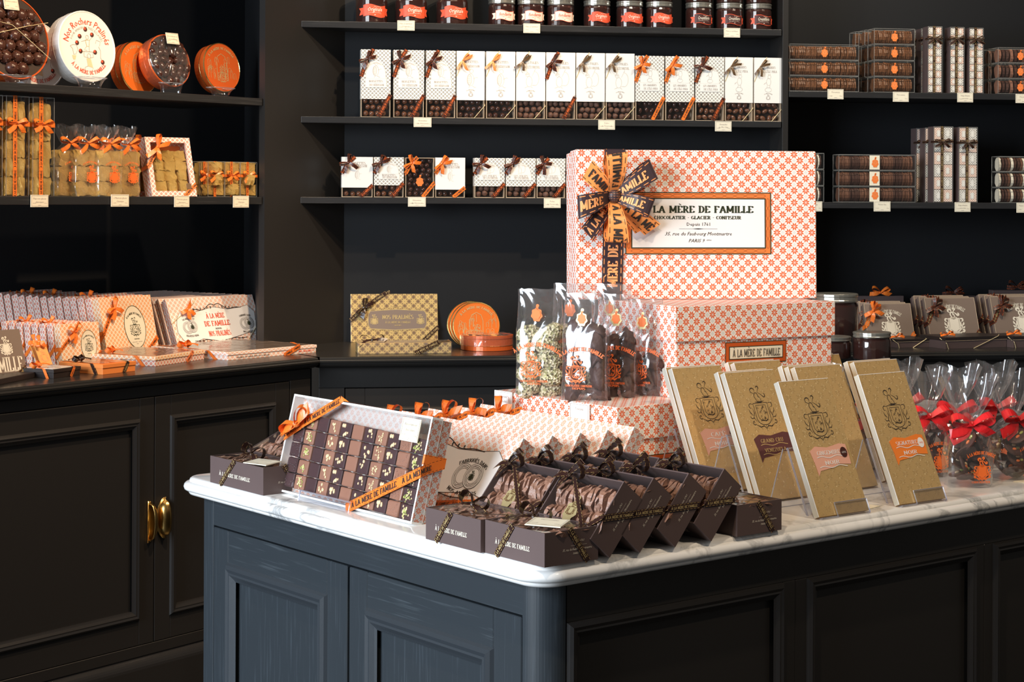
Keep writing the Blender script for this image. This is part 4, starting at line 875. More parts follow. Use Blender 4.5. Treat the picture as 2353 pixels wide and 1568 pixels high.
# ---- napolitain towers
def tower(M, label, w, h, d, cols, rows, group, seed, bz):
    rnd = random.Random(seed); t = thing('napolitain_tower', label, 'box', M, group)
    g = G(); g.box(0, d - .001, 0, w, d, h, 'inner_brown'); g.box(0, 0, 0, w, d, .001, 'inner_brown'); g.box(0, .001, .0005, .0012, d, h, 'brown_card'); rods(g, .0006, .0006, .0006, w - .0006, d - .0006, h - .0006, .0006); g.quad((0, 0, 0), (w, 0, 0), (w, 0, h), (0, 0, h), 'clear_box'); part('clear_case', g, t)
    cw, ch = (w - .003) / cols, (h - .004) / rows; g = G()
    for j in range(rows):
        for i in range(cols):
            x, z = .0015 + i * cw, .002 + j * ch; m = 'ring_paper_pink' if (i + j) % 2 else 'ring_paper_fine'
            g.box(x + .0006, .002, z + .0006, x + cw - .0006, d - .002, z + ch - .0006, m)
            g.decal(rect2(x + cw * .3, z + ch * .25, x + cw * .7, z + ch * .75), FRONT(.002, .0006), 'box_white'); g.decal(poly2([(x + cw * .34, z + ch * .3), (x + cw * .66, z + ch * .3), (x + cw * .66, z + ch * .7), (x + cw * .34, z + ch * .7)], .0004, True), FRONT(.002, .0009), 'ink_grey')
    part('wrapped_squares', g, t)
    g = G(); xr = w * .42; ribtext(g, [(xr, -.0014, .001), (xr, -.0014, h)], (-1, 0, 0), .0075, 'brown_ribbon', ALM, 'ink_gold'); g.strip([(xr, -.0014, h), (xr, .001, h + .0008), (xr, d, h + .0008)], (-1, 0, 0), .0075, 'brown_ribbon')
    g.strip([(0, d * .5, bz), (-.0012, .0, bz), (-.0004, -.0018, bz), (w, -.0018, bz + .001)], (0, 0, 1), .0065, 'brown_ribbon'); bow(g, (xr, -.004, bz), 'brown_ribbon', .022, .0075, (15, 172, 222, -35), rnd=rnd, lift=.4); part('ribbon', g, t); return t
GN = 'napolitain towers'
for k, (u, lab) in enumerate([(2131, 'left'), (2182, 'middle'), (2226, 'right')]):
    tower(frame(posB(u, tR, zr1), aB), f'tall napolitain tower with bow on the upper right shelf, {lab} of the front three', .041, .182 - .001 * k, .041, 2, 14 if 0 else 9, GN, k, .148)
for k in (1, 2): tower(frame(posB(2131, tR, zr1) + nB * (.045 * k) - aB * .002 * k, aB), f'tall napolitain tower standing {["directly", "farther"][k - 1]} behind the left front tower of the upper right shelf', .041, .180, .041, 2, 9, GN, k + 3, .148)
tower(frame(posB(2145, tR, zr2), aB), 'wide napolitain tower on the lower right shelf, left one of the front pair', .056, .208, .042, 2, 6, GN, 7, .166)
tower(frame(posB(2203, tR, zr2), aB), 'wide napolitain tower on the lower right shelf, right one of the front pair', .054, .207, .042, 2, 6, GN, 8, .164)
tower(frame(posB(2145, tR, zr2) + nB * .046 - aB * .006, aB), 'wide napolitain tower directly behind the left front one of the lower right shelf', .056, .206, .042, 2, 6, GN, 9, .166)
tower(frame(posB(2145, tR, zr2) + nB * .092 - aB * .014, aB), 'wide napolitain tower at the very back of the lower right shelf', .056, .206, .042, 2, 6, GN, 10, .166)
# ---- tins on the left unit
def tin_geo(r, d, body, rim, face, lid=True):
    g = G(); n = 48; g.T = Matrix.Rotation(pi / 2, 4, 'X')   # axis becomes -y: lathe z -> -y
    g.lathe([(r * .97, -d), (r * .985, -d + .001), (r * .985, -.45 * d)], body, n)
    g.lathe([(r * .985, -.45 * d), (r, -.45 * d + .0004), (r, -.0022)], body, n, cap=False)
    g.lathe([(r, -.0022), (r + .0009, -.001), (r, 0), (r * .975, .0003), (r * .965, -.0012)], rim, n, cap=False)
    g.lathe([(r + .0006, -.45 * d - .0008), (r + .0010, -.45 * d), (r + .0006, -.45 * d + .0008)], rim, n, cap=False)
    if face: g.add([(r * .97 * cos(2 * pi * i / n), r * .97 * sin(2 * pi * i / n), -.0008) for i in range(n)], [tuple(range(n))], face)
    g.T = Matrix.Identity(4); return g
def stand_clear(M, label, r, rt, h):
    g = G(); N = 24; pr = []
    for i in range(7): q = i / 6; pr.append((r + (rt - r) * (q ** 2.4), h * q))
    vs = []; 
    for x, z in pr:
        for i in range(N): a = 2 * pi * i / N; vs.append((x * cos(a), x * .55 * sin(a), z))
    fs = [(j * N + i, j * N + (i + 1) % N, (j + 1) * N + (i + 1) % N, (j + 1) * N + i) for j in range(6) for i in range(N)]
    g.add(vs, fs, 'acrylic'); g.tube([(pr[-1][0] * cos(2 * pi * i / 24), pr[-1][0] * .55 * sin(2 * pi * i / 24), h) for i in range(24)], .0008, 'acrylic_edge', 4, True); g.tube([(r * cos(2 * pi * i / 24), r * .55 * sin(2 * pi * i / 24), .0008) for i in range(24)], .0008, 'acrylic_edge', 4, True)
    return solo('display_stand', g, label, 'stand', M, 'clear tin stands', smooth=True)
def skyline(g, fn, r, m, seed):
    rnd = random.Random(seed)
    for i in range(26):
        x = rnd.uniform(-.8, .8) * r; z = rnd.uniform(-.5, .2) * r; w, h = rnd.uniform(.03, .10) * r, rnd.uniform(.1, .35) * r; g.decal(poly2([(x, z), (x, z + h), (x + w, z + h + w * .6), (x + 2 * w, z + h), (x + 2 * w, z)], r * .014), fn, m)
    g.decal(poly2([(-.28 * r, -.55 * r), (-.28 * r, .2 * r), (-.2 * r, .45 * r), (0, .56 * r), (.2 * r, .45 * r), (.28 * r, .2 * r), (.28 * r, -.55 * r)], r * .02), fn, m); g.decal(xf(CREST2, r * .7, None, 0, -.3 * r), fn, m)
    write(g, ALM, fn, 0, r * .74, r * .10, m, w=r * 1.5, arc=r * .78)
def tin_on(u, t, z, r, d, lift, body, rim, face, lab, deco=None, az=AZA, tilt=8, yaw=0):
    p = posA(u, t, z) if az == AZA else posB(u, t, z); M = T(p) @ frame(zero, aA if az == AZA else aB) @ RZ(yaw) @ T((0, 0, lift)) @ RX(-tilt) @ T((0, 0, r))
    t_ = thing('round_tin', lab, 'tin', M, 'round tins'); g = tin_geo(r, d, body, rim, face)
    if deco: deco(g, r)
    part('tin_body', g, t_); return t_
FT = lambda e=.0004: FRONT(-.0008 + .0016, e)
def deco_gold(g, r, m='ink_gold'): skyline(g, FRONT(.0008, .0006), r, m, 4)
def deco_white(g, r):
    f = FRONT(.0008, .0006); write(g, font('Nos Rochers Pralinés', .15, .012), f, 0, r * .62, r * .20, 'ink_red', w=r * 1.85, arc=r * .66); write(g, ALM, f, 0, -r * .80 , r * .11, 'ink_red', w=r * 1.4, arc=-r * .80)
    write(g, font('POUR AMATEURS TRÈS ÉCLAIRÉS'), f, 0, r * .50, r * .07, 'ink_grey', w=r * 1.3, arc=r * .56)
    for x, y in ((-.02, .48), (.20, .34), (-.24, .27), (-.35, .08), (-.25, -.15), (.26, -.15), (.50, -.42)):
        g.decal(disc2(r * .068, 10, x * r, y * r), FRONT(.0008, .0008), 'banner_brown'); g.decal(disc2(r * .04, 8, x * r - r * .02, y * r + r * .02), FRONT(.0008, .001), 'ink_red')
    P = lambda p, m='ink_grey', w=.014: g.decal(poly2([(x * r, y * r) for x, y in p], w * r), f, m)
    P(arcp(.02, .26, .05, .06, 0, 360, 8)); P([(-.05, .18), (.09, .18), (.06, -.0), (-.02, -.0), (-.05, .18)], 'ink_gold'); P([(-.05, .17), (-.2, .12)]); P([(.09, .17), (.2, .28)]); P([(-.02, 0), (-.12, -.1), (-.02, -.12)]); P([(.06, 0), (.06, -.16)])
    P([(-.25, -.15), (.26, -.15)]); P(arcp(.03, -.27, .06, .07, 0, 360, 8)); P([(-.02, -.32), (-.14, -.3), (-.14, -.16)]); P([(.08, -.32), (.18, -.3), (.18, -.16)])
    g.decal(([(-.06 * r, -.34 * r), (.08 * r, -.34 * r), (.14 * r, -.60 * r), (-.04 * r, -.56 * r)], [(3, 2, 1, 0)][::-1]), f, 'nut_pale'); P([(-.04, -.56), (-.14, -.6), (-.14, -.72)]); P([(.14, -.6), (.10, -.7), (.24, -.7)])
    P([(-.6, -.02), (-.5, .02), (-.38, .02), (-.34, -.1), (-.42, -.24), (-.5, -.26), (-.52, -.1), (-.6, -.02)]); g.decal(([(-.56 * r, -.28 * r), (-.42 * r, -.28 * r), (-.46 * r, -.4 * r), (-.53 * r, -.4 * r)], [(3, 2, 1, 0)]), f, 'nut_pale'); P([(.3, .1), (.34, .2), (.48, .16), (.44, .04)]); P([(.4, .02), (.46, -.1), (.44, -.3), (.5, -.4)])
def open_tin(u, t, z, r, d, lift, lab, sweet, n_, card, tilt=14, yaw=0, wrap=False):
    M = T(posA(u, t, z)) @ frame(zero, aA) @ RZ(yaw) @ T((0, 0, lift)) @ RX(-tilt) @ T((0, 0, r)); t_ = thing('round_tin', lab, 'tin', M, 'open tins of chocolates')
    part('tin_body', tin_geo(r, d, 'orange_metal', 'orange_metal', 'inner_brown'), t_)
    g = G(); g.T = Matrix.Rotation(pi / 2, 4, 'X'); g.lathe([(r, -.003), (r + .001, -.001), (r, .0012), (r * .975, .0012), (r * .965, -.006)], 'orange_metal', 48, cap=False); part('rim', g, t_)
    rnd = random.Random(n_); sm, sk, sr = sweet; proto = None; pts = []; st = sr * 1.85; k = int(r / st) + 1
    for j in range(-k, k + 1):
        for i in range(-k, k + 1):
            x = (i + (.5 if j % 2 else 0)) * st + rnd.uniform(-.15, .15) * sr; zz = j * st * .87 + rnd.uniform(-.15, .15) * sr
            if sqrt(x * x + zz * zz) < r * .965 - sr * .85: pts.append((x, zz))
    for i, (x, zz) in enumerate(pts[:100]):
        if proto is None or (i < 3 and proto):
            g = G(); g.sphere((0, 0, 0), (sr, sr, sr) if sk != 'almond' else (sr * 1.2, sr * .8, sr * .85), sm, 12, 8, .05 if sk == 'rocher' else 0, rnd)
            if sk == 'rocher':
                for _ in range(22): a, b = rnd.uniform(0, 6.28), rnd.uniform(-1.3, 1.3); g.sphere((sr * .93 * cos(a) * cos(b), sr * .93 * sin(a) * cos(b), sr * .93 * sin(b)), sr * rnd.uniform(.12, .22), sm, 6, 4)
            proto = g.mesh('chocolate', True)
        o = link('chocolate', proto, t_, T((x, -rnd.uniform(.0, .25) * sr, zz)) @ Matrix.Rotation(rnd.uniform(0, 6), 4, 'Y') @ Matrix.Rotation(rnd.uniform(-.4, .4), 4, 'Z'))
    if wrap:
        g = G(); vs = []; N = 40
        for j, (rr_, y) in enumerate(((.2, -.013), (.7, -.012), (.96, -.005), (1.012, .004), (1.012, d * .8))):
            for i in range(N): a = 2 * pi * i / N; q = 1 + rnd.uniform(-.006, .006); vs.append((r * rr_ * q * cos(a), y + rnd.uniform(-.0008, .0008), r * rr_ * q * sin(a)))
        g.add(vs, [(j * N + i, j * N + (i + 1) % N, (j + 1) * N + (i + 1) % N, (j + 1) * N + i) for j in range(4) for i in range(N)], 'cellophane'); part('film_wrap', g, t_)
    else:
        g = G(); 
        for a in (20, 160): g.tube([(r * .99 * cos(radians(a)), -.0165, r * .99 * sin(radians(a))), (r * .2 * cos(radians(a)) + .01, -.019, .02), (r * .99 * cos(radians(a + 168)), -.0165, r * .99 * sin(radians(a + 168)))], .0008, 'cord_gold', 5)
        part('elastic_cord', g, t_)
    price_card(card[0], card[1], M @ T((card[2] * r, -.021, r * .55)) @ RZ(0), f'small cream price card standing on the chocolates of the {card[3]}', .040, .028, 'price cards on open tins')
    return t_
tS = tF + .03
open_tin(42, tS + .055, zs1, .101, .045, .014, 'open orange tin heaped with knobbly chocolate rochers, cut by the left edge', ('choc_mid', 'rocher', .0155), 1, ('roc', ['Rochers pralinés'], -.05, 'tin of rochers'))
tin_on(92, tS + .16, zs1, .082, .04, .0005, 'tin_white', 'tin_white', 'tin_white', 'white round tin half hidden behind the open tin of rochers', deco_white)
tin_on(207, tS + .05, zs1, .084, .045, .019, 'tin_white', 'tin_white', 'tin_white', 'white round tin with jugglers and red lettering Nos Rochers Pralinés', deco_white)
tin_on(325, tS + .10, zs1, .066, .036, .0005, 'orange_metal', 'gold_metal', 'orange_metal_gold', 'orange tin with gold rim leaning behind the wrapped open tin', deco_gold, yaw=6)
open_tin(398, tS + .04, zs1, .066, .038, .020, 'open orange tin of glossy chocolate almonds in clear film on a stand', ('choc_gloss', 'almond', .0108), 2, ('croq', ['Assortiment de', 'croustillants'], 0.05, 'wrapped tin of almonds'), wrap=True)
tin_on(515, tS + .03, zs1, .0625, .036, .014, 'orange_metal', 'gold_metal', 'orange_metal', 'orange gold rimmed tin on a clear stand at the right end of the shelf', lambda g, r: skyline(g, FRONT(.0008, .0006), r, 'ink_gold', 9))
for u, t0, r, rt, h, lab in ((36, .03, .026, .040, .020, 'below the open tin of rochers'), (206, .02, .030, .046, .026, 'below the white juggler tin'), (392, .018, .030, .036, .026, 'below the wrapped open tin'), (506, .012, .026, .044, .022, 'below the right hand orange tin')):
    stand_clear(T(posA(u, tS + t0, zs1)) @ frame(zero, aA), 'clear flared plastic stand ' + lab, r, rt, h)
# ---- golden sweets on the lower left shelf
def foil_mesh(seed, a=.5):
    rnd = random.Random(seed); bm = bmesh.new(); bmesh.ops.create_cube(bm, size=1); bmesh.ops.subdivide_edges(bm, edges=bm.edges[:], cuts=3, use_grid_fill=True)
    for v in bm.verts:
        c = v.co; l = max(abs(c.x), abs(c.y), abs(c.z)); q = c.normalized() * .62; v.co = c.lerp(q, .34); v.co += V((rnd.uniform(-1, 1), rnd.uniform(-1, 1), rnd.uniform(-1, 1))) * .062
    me = bpy.data.meshes.new('foil_sweet'); bm.to_mesh(me); bm.free(); me.materials.append(MATS['foil_gold']); return me
FOIL = [foil_mesh(i) for i in range(4)]
def foils(parent, nx, nz, x0, z0, w, h, y, d, rnd, mn=100):
    for j in range(nz):
        for i in range(nx):
            o = link('foil_sweet', rnd.choice(FOIL), parent, T((x0 + (i + .5) * w, y + d / 2 + rnd.uniform(-.001, .001), z0 + (j + .5) * h)) @ Matrix.Rotation(rnd.choice((0, pi / 2, pi)) + rnd.uniform(-.12, .12), 4, 'Z') @ Matrix.Rotation(rnd.uniform(-.12, .12), 4, 'Y') @ Matrix.Diagonal((w * 1.04, d, h * 1.05, 1)))
def gold_tower(u0, u1, lab, seed):
    p0, p1 = posA(u0, tS, zs2), posA(u1, tS, zs2); w = (p1 - p0).length; h = .222; d = .03; t = thing('gold_sweet_tower', lab, 'box', frame(p0, aA), 'towers of gold wrapped sweets')
    g = G(); g.box(0, d - .001, 0, w, d, h, 'inner_brown'); g.box(0, 0, 0, w, d, .001, 'inner_brown'); g.quad((0, 0, 0), (w, 0, 0), (w, 0, h), (0, 0, h), 'clear_box'); rods(g, .0006, .0006, .0006, w - .0006, d - .0006, h - .0006, .0005); part('clear_case', g, t)
    foils(t, 2, 5, .003, .002, w * .42, .041, .004, .022, random.Random(seed))
    g = G(); ribtext(g, [(w * .37, -.001, 0), (w * .37, -.001, h)], (-1, 0, 0), .011, 'orange_ribbon', ALM, 'ink_dark'); g.strip([(w * .37, -.001, h), (w * .37, .001, h + .0008), (w * .37, d, h + .0008)], (-1, 0, 0), .011, 'orange_ribbon')
    g.strip([(0, d, h * .72), (-.001, 0, h * .72), (0, -.0015, h * .72), (w, -.0015, h * .72)], (0, 0, 1), .010, 'orange_ribbon'); bow(g, (w * .38, -.004, h * .73), 'orange_ribbon', .026, .011, (12, 168, 228, -48), rnd=random.Random(seed)); part('ribbon', g, t)
gold_tower(14, 67, 'tall clear tower of gold wrapped sweets with orange bow, nearest the left edge', 1); gold_tower(75, 125, 'tall clear tower of gold wrapped sweets with orange bow, beside the cellophane bags', 2)
gold_tower(-45, 6, 'tall clear tower of gold wrapped sweets cut off by the left edge', 5)
def film_bag(P, n=28, pl=7, rnd=None, m='cellophane', jit=.03):
    """P: rings (z, half width, half depth, squareness, pleat)"""
    g = G(); vs = []; fs = []
    for j, (z, a, b, k, pt) in enumerate(P):
        for i in range(n):
            q = 2 * pi * i / n; c, s = cos(q), sin(q); e = 2 / k; x = a * abs(c) ** e * (1 if c >= 0 else -1); y = b * abs(s) ** e * (1 if s >= 0 else -1)
            f = 1 + pt * sin(pl * q + j * .35) + rnd.uniform(-jit, jit); vs.append((x * f, y * f, z + (pt * .02 * sin(pl * q * .5 + 1)) + (rnd.uniform(-.3, .3) * .004 if j == len(P) - 1 else 0)))
    for j in range(len(P) - 1):
        for i in range(n): fs.append((j * n + i, j * n + (i + 1) % n, (j + 1) * n + (i + 1) % n, (j + 1) * n + i))
    return g.add(vs, fs, m)
def gold_bag(u, lab, seed, dt=0, w=.066, dark=0):
    rnd = random.Random(seed); t = thing('gold_sweet_bag', lab, 'bag', frame(posA(u, tS + .02 + dt, zs2), aA), 'cellophane bags of gold wrapped sweets')
    for i in range(2):
        for j in range(3):
            link('foil_sweet', rnd.choice(FOIL), t, T(((i - .5) * w * .47, 0, .018 + j * .035)) @ Matrix.Rotation(rnd.uniform(-.2, .2), 4, 'Y') @ Matrix.Rotation(rnd.choice((0, pi)), 4, 'Z') @ Matrix.Diagonal((w * .50, .032, .036, 1)))
    a = w * .53
    g = film_bag([(0, a * .94, .019, 4, 0), (.02, a, .021, 4, 0), (.085, a, .021, 3.5, 0), (.104, a * .86, .019, 2.5, .03), (.118, a * .42, .012, 2, .12), (.124, a * .28, .009, 2, .16), (.130, a * .40, .012, 2, .16), (.150, a * .72, .018, 2, .18), (.164, a * .80, .02, 2, .18)], rnd=rnd); part('cellophane', g, t, smooth=True)
    g = G(); f = FRONT(-.0235); g.decal(xf(CRESTB, .042, None, .004, .05), f, 'ink_orange'); write(g, ALM, f, 0, .078, .004, 'ink_orange', w=.045, arc=.035); part('orange_print', g, t)
    g = G(); bow(g, (0, -.012, .124), 'orange_ribbon', .030, .010, (20, 165, 225, -30), rnd=rnd); part('ribbon', g, t)
gold_bag(152, 'cellophane bag of gold sweets half hidden beside the gold tower', 1, .035); gold_bag(193, 'cellophane bag of gold sweets, left of the two tall tufted ones', 2, .01, .070); gold_bag(245, 'cellophane bag of gold sweets, middle one with spread orange bow', 3, -.004, .072); gold_bag(288, 'cellophane bag of gold sweets next to the star papered gift box', 4, .01, .066); gold_bag(230, 'cellophane bag of gold sweets in the back rank, its tuft between the front bags', 5, .06)
# star box with window
def lean_on(u, v, p, az, TL):
    """leaning panel whose lower left corner is the known point p"""
    e = azdir(az); r = ray(*TL); t = (p - CAMP).dot(e) / r.dot(e); q = CAMP + r * t - p
    return frame(p, e, q), q.length
MW, HW = lean_on(0, 0, posA(350, tS, zs2 + .001), 50, (331, 308)); print('window box', HW)
def window_box(M, lab, w, h, d, rows, cols, seed):
    t = thing('window_gift_box', lab, 'box', M, 'star papered boxes of gold sweets'); b = .013; mt = 'star_paper_small'
    g = G(); g.box(0, .004, 0, w, d, h, mt, f=None); g.box(0, 0, 0, b, .006, h, mt); g.box(w - b, 0, 0, w, .006, h, mt); g.box(b, 0, 0, w - b, .006, b, mt); g.box(b, 0, h - b, w - b, .006, h, mt); g.box(b, d - .002, b, w - b, d - .001, h - b, 'orange_card'); part('box', g, t)
    foils(t, cols, rows, b + .002, b + .001, (w - 2 * b - .004) / cols, (h - 2 * b) * .84 / rows, .005, .022, random.Random(seed)); g = G(); g.quad((b, .0045, b), (w - b, .0045, b), (w - b, .0045, h - b), (b, .0045, h - b), 'clear_box'); part('clear_window', g, t)
    g = G(); ribtext(g, [(-.0005, -.001, h * .5), (w * .30, -.0015, h * .86)], (1, 0, 0), .010, 'orange_ribbon'); ribtext(g, [(w * .72, -.001, .0), (w, -.001, h * .20)], (1, 0, 0), .010, 'orange_ribbon'); wrapback(g, w, d, h * .5, h * .2, .01, 'orange_ribbon'); bow(g, (w * .22, -.005, h * .82), 'orange_ribbon', .032, .011, (75, 230, 262, 10), rnd=random.Random(2), loops=1); part('ribbon', g, t)
    g = G(); g.decal(disc2(.008, 16, w * .84, h * .17), FRONT(0, .0012), 'bronze_ribbon'); part('seal', g, t)
window_box(MW, 'star papered gift box leaning back, window full of gold sweets', .122, .148, .032, 4, 3, 1)
window_box(T(posA(298, tS + .075, zs2)) @ frame(zero, aA) @ RZ(-12) @ RX(-8), 'star papered gift box mostly hidden behind the leaning window box', .10, .145, .03, 4, 3, 2)
def low_box(u0, u1, lab, seed, dt=0):
    p0, p1 = posA(u0, tS + dt, zs2), posA(u1, tS + dt, zs2); w = (p1 - p0).length; h = .088; d = .032; t = thing('gold_sweet_box', lab, 'box', frame(p0, aA), 'low clear boxes of gold sweets')
    g = G(); g.box(0, 0, 0, w, d, h, 'clear_box', t=None); rods(g, .0006, .0006, .0006, w - .0006, d - .0006, h - .0006, .0005); part('clear_case', g, t); foils(t, 1, 3, .002, .004, w - .004, .027, .003, .026, random.Random(seed))
    g = G(); ribtext(g, [(w * .4, -.0012, 0), (w * .4, -.0012, h)], (-1, 0, 0), .008, 'orange_ribbon'); g.strip([(0, -.0014, h * .6), (w, -.0014, h * .6)], (0, 0, 1), .007, 'orange_ribbon'); bow(g, (w * .4, -.003, h * .62), 'orange_ribbon', .020, .008, (20, 160, 230, -40), rnd=random.Random(seed)); part('ribbon', g, t)
low_box(478, 516, 'low clear box of gold sweets with orange bow, left of the row of three', 1, .004); low_box(517, 552, 'low clear box of gold sweets with orange bow, middle of the row of three', 2); low_box(553, 591, 'low clear box of gold sweets with orange bow, right end of the shelf', 3); low_box(462, 480, 'low clear box of gold sweets half hidden by the leaning star box', 4, .03)
def cardA(u, v0, v1, lines, where, key, wpx=36):
    p = Pv(u, (v0 + v1) / 2, C0 + nA * (tF + .002), AZA); h = (v1 - v0) / FPX * p.y; w = wpx / FPX * p.y / .72
    price_card(key, lines, frame(V((p.x, p.y, p.z - h / 2)), aA), f'small cream price card {where}', w, h, 'price cards on the left shelf')
cardA(91, 448, 476, ['Marrons glacés', 'classiques'], 'under the second gold tower', 'mg'); cardA(276, 447, 475, ['6 Marrons glacés', 'Classique'], 'under the cellophane bags of gold sweets', 'm6', 38); cardA(418, 450, 476, ['Marrons glacés', 'classiques'], 'under the leaning star papered window box', 'mg', 33); cardA(554, 450, 477, ['3 Marrons glacés', 'Classique'], 'under the low clear boxes', 'm3')
# ================================================================ goods on the counters
def flat(FC, FR, FL, z):
    """box lying flat: frame at front corner, x along the right hand face, y along the left hand face"""
    a, b, c = Pz(*FC, z), Pz(*FR, z), Pz(*FL, z); ex = (b - a); L = ex.length; ex = ex / L; ey = V((-ex.y, ex.x, 0)); return frame(a, ex), L, abs((c - a).dot(ey))
def leanaz(BL, az, z, TL, TR):
    a = Pz(*BL, z); e = azdir(az); r = ray(*TL); t = (a - CAMP).dot(e) / r.dot(e); p = CAMP + r * t - a; M = frame(a, e, p)
    n = e.cross(p).normalized(); r2 = ray(*TR); t2 = (a - CAMP).dot(n) / r2.dot(n); q = CAMP + r2 * t2 - a; return M, q.dot(e), p.length
def leant(BL, az, z, TL, TR, tilt):
    a = Pz(*BL, z); e = azdir(az); b = V((-e.y, e.x, 0)); up = V((0, 0, 1)) * cos(radians(tilt)) + b * sin(radians(tilt)); n = e.cross(up)
    def hit(px): r = ray(*px); return CAMP + r * ((a - CAMP).dot(n) / r.dot(n)) - a
    return frame(a, e, up), hit(TR).dot(e) - max(0, hit(TL).dot(e)) * 0, hit(TL).dot(up)
def oval_label(g, f, cx, cz, rx, rz, e0=.0005):
    g.decal(disc2(rx, 32, cx, cz, rz), f(e0), 'cream_label'); g.decal(ring2(rx, rx * .04, 32, cx, cz, rz), f(e0 * 1.7), 'ink_green'); ff = f(e0 * 2)
    g.decal(xf(CREST2, rz * .95, None, cx, cz - rz * .02), ff, 'ink_green'); write(g, ALM, ff, cx, cz + rz * .60, rx * .13, 'ink_green', w=rx * 1.5, arc=rx * .85); write(g, 'DEPUIS', ff, cx, cz - rz * .60, rx * .07, 'ink_green', w=rx * .5)
    write(g, 'CHOCOLATIER - CONFISEUR', ff, cx, cz - rz * .73, rx * .05, 'ink_grey', w=rx * .95); write(g, 'PARIS', ff, cx, cz - rz * .82, rx * .05, 'ink_grey', w=rx * .2)
STEP = {}
def star_box(M, label, w, h, d, mt, group, seed, full=True, bowat=(.30, .74), rw=.011, oval=(.60, .47, .20, .36), edge=None, rib='orange_ribbon', s=.028, name='star_gift_box', drop=.40):
    t = thing(name, label, 'box', M, group); g = G(); g.box(0, 0, 0, w, d * .52, h, mt); g.box(.0012, d * .52, .0012, w - .0012, d, h - .0012, mt)
    if full: oval_label(g, lambda e: FRONT(0, e), w * oval[0], h * oval[1], w * oval[2], h * oval[3])
    part('box', g, t, bev=.0012); g = G(); bx, bz = w * bowat[0], h * bowat[1]; ik = 'ink_dark' if rib == 'orange_ribbon' else 'ink_gold'
    ribtext(g, [(-.0006, -.0012, h * drop), (bx, -.003, bz)], (1, 0, 0), rw, rib, ALM, ik); ribtext(g, [(bx, -.003, bz), (w * bowat[0] * 1.5, -.0012, h + .0008)], (1, 0, 0), rw, rib, ALM, ik)
    g.strip([(-.0008, -.0012, h * drop), (-.0008, d, h * drop - d * .9)], (0, .6, 1), rw, rib, rep=.008)
    if full: ribtext(g, [(w * .72, -.0012, -.0004), (w + .0006, -.0012, h * .26)], (1, 0, 0), rw, rib, ALM, ik)
    if full: wrapback(g, w, d, h * drop, h * .26, rw, rib)
    bow(g, (bx, -.005, bz), rib, s, rw, [(75, 200, 255, -18), (48, 150, 262, 220), (110, -10, 250, 215)][seed % 3], rnd=random.Random(seed)); part('ribbon', g, t); return t
stepv = V((-.0215, .0135, 0))
def row(M, n, mk, where, d, step=stepv, full=False, start=1):
    for k in range(start, n): mk(T(step * k) @ M, k)
# -- large star boxes
GS1 = 'large star papered gift boxes on the left counter'
M1, w1, h1 = leanaz((248, 822), 31, ZC, (226, 685), (345, 677)); print('big star', w1, h1)
big = star_box(M1, 'large star papered gift box with oval crest label, front one of its long row', w1, h1, .024, 'star_paper_warmlit', GS1, 0, bowat=(.22, .80), s=.026)
pr = None
for k in range(1, 15):
    Mk = T(stepv * k) @ M1; lab = f'large star papered gift box, {nthw(k)} from the front of the long row' + (' at the left' if k > 7 else '')
    if k in (1, 4): pr = star_box(Mk, lab, w1, h1, .022, 'star_paper_small', GS1, k, full=False, bowat=(.20 + .1 * (k == 4), .93 if k == 4 else .8), s=.026)
    else: dup(pr if k in (9, 12) else prA, Mk @ T((0, 0, random.uniform(-.001, .002))) @ RY(random.uniform(-.8, .8)), lab)
    if k == 1: prA = pr
# -- small star boxes
GS2 = 'small star papered gift boxes on the left counter'
M2, w2, h2 = leanaz((145, 842), 36, ZC, (137, 745), (226, 741)); print('small star', w2, h2)
star_box(M2, 'small star papered gift box with oval crest label, front one of its short row', w2, h2, .022, 'star_paper_warmlit', GS2, 1, bowat=(.34, .78), s=.022, rw=.009, oval=(.70, .45, .20, .36))
pr = None
for k in range(1, 8):
    Mk = T(stepv * (k * .98)) @ M2; lab = f'small star papered gift box, {nthw(k)} from the front of the short row'
    if k in (1, 3): pr = star_box(Mk, lab, w2, h2, .020, 'star_paper_small', GS2, k + 1, full=False, bowat=(.2, .72) if k == 1 else (.25, .95), s=.022, rw=.009)
    else: dup(pr if k == 6 else prA, Mk, lab)
    if k == 1: prA = pr
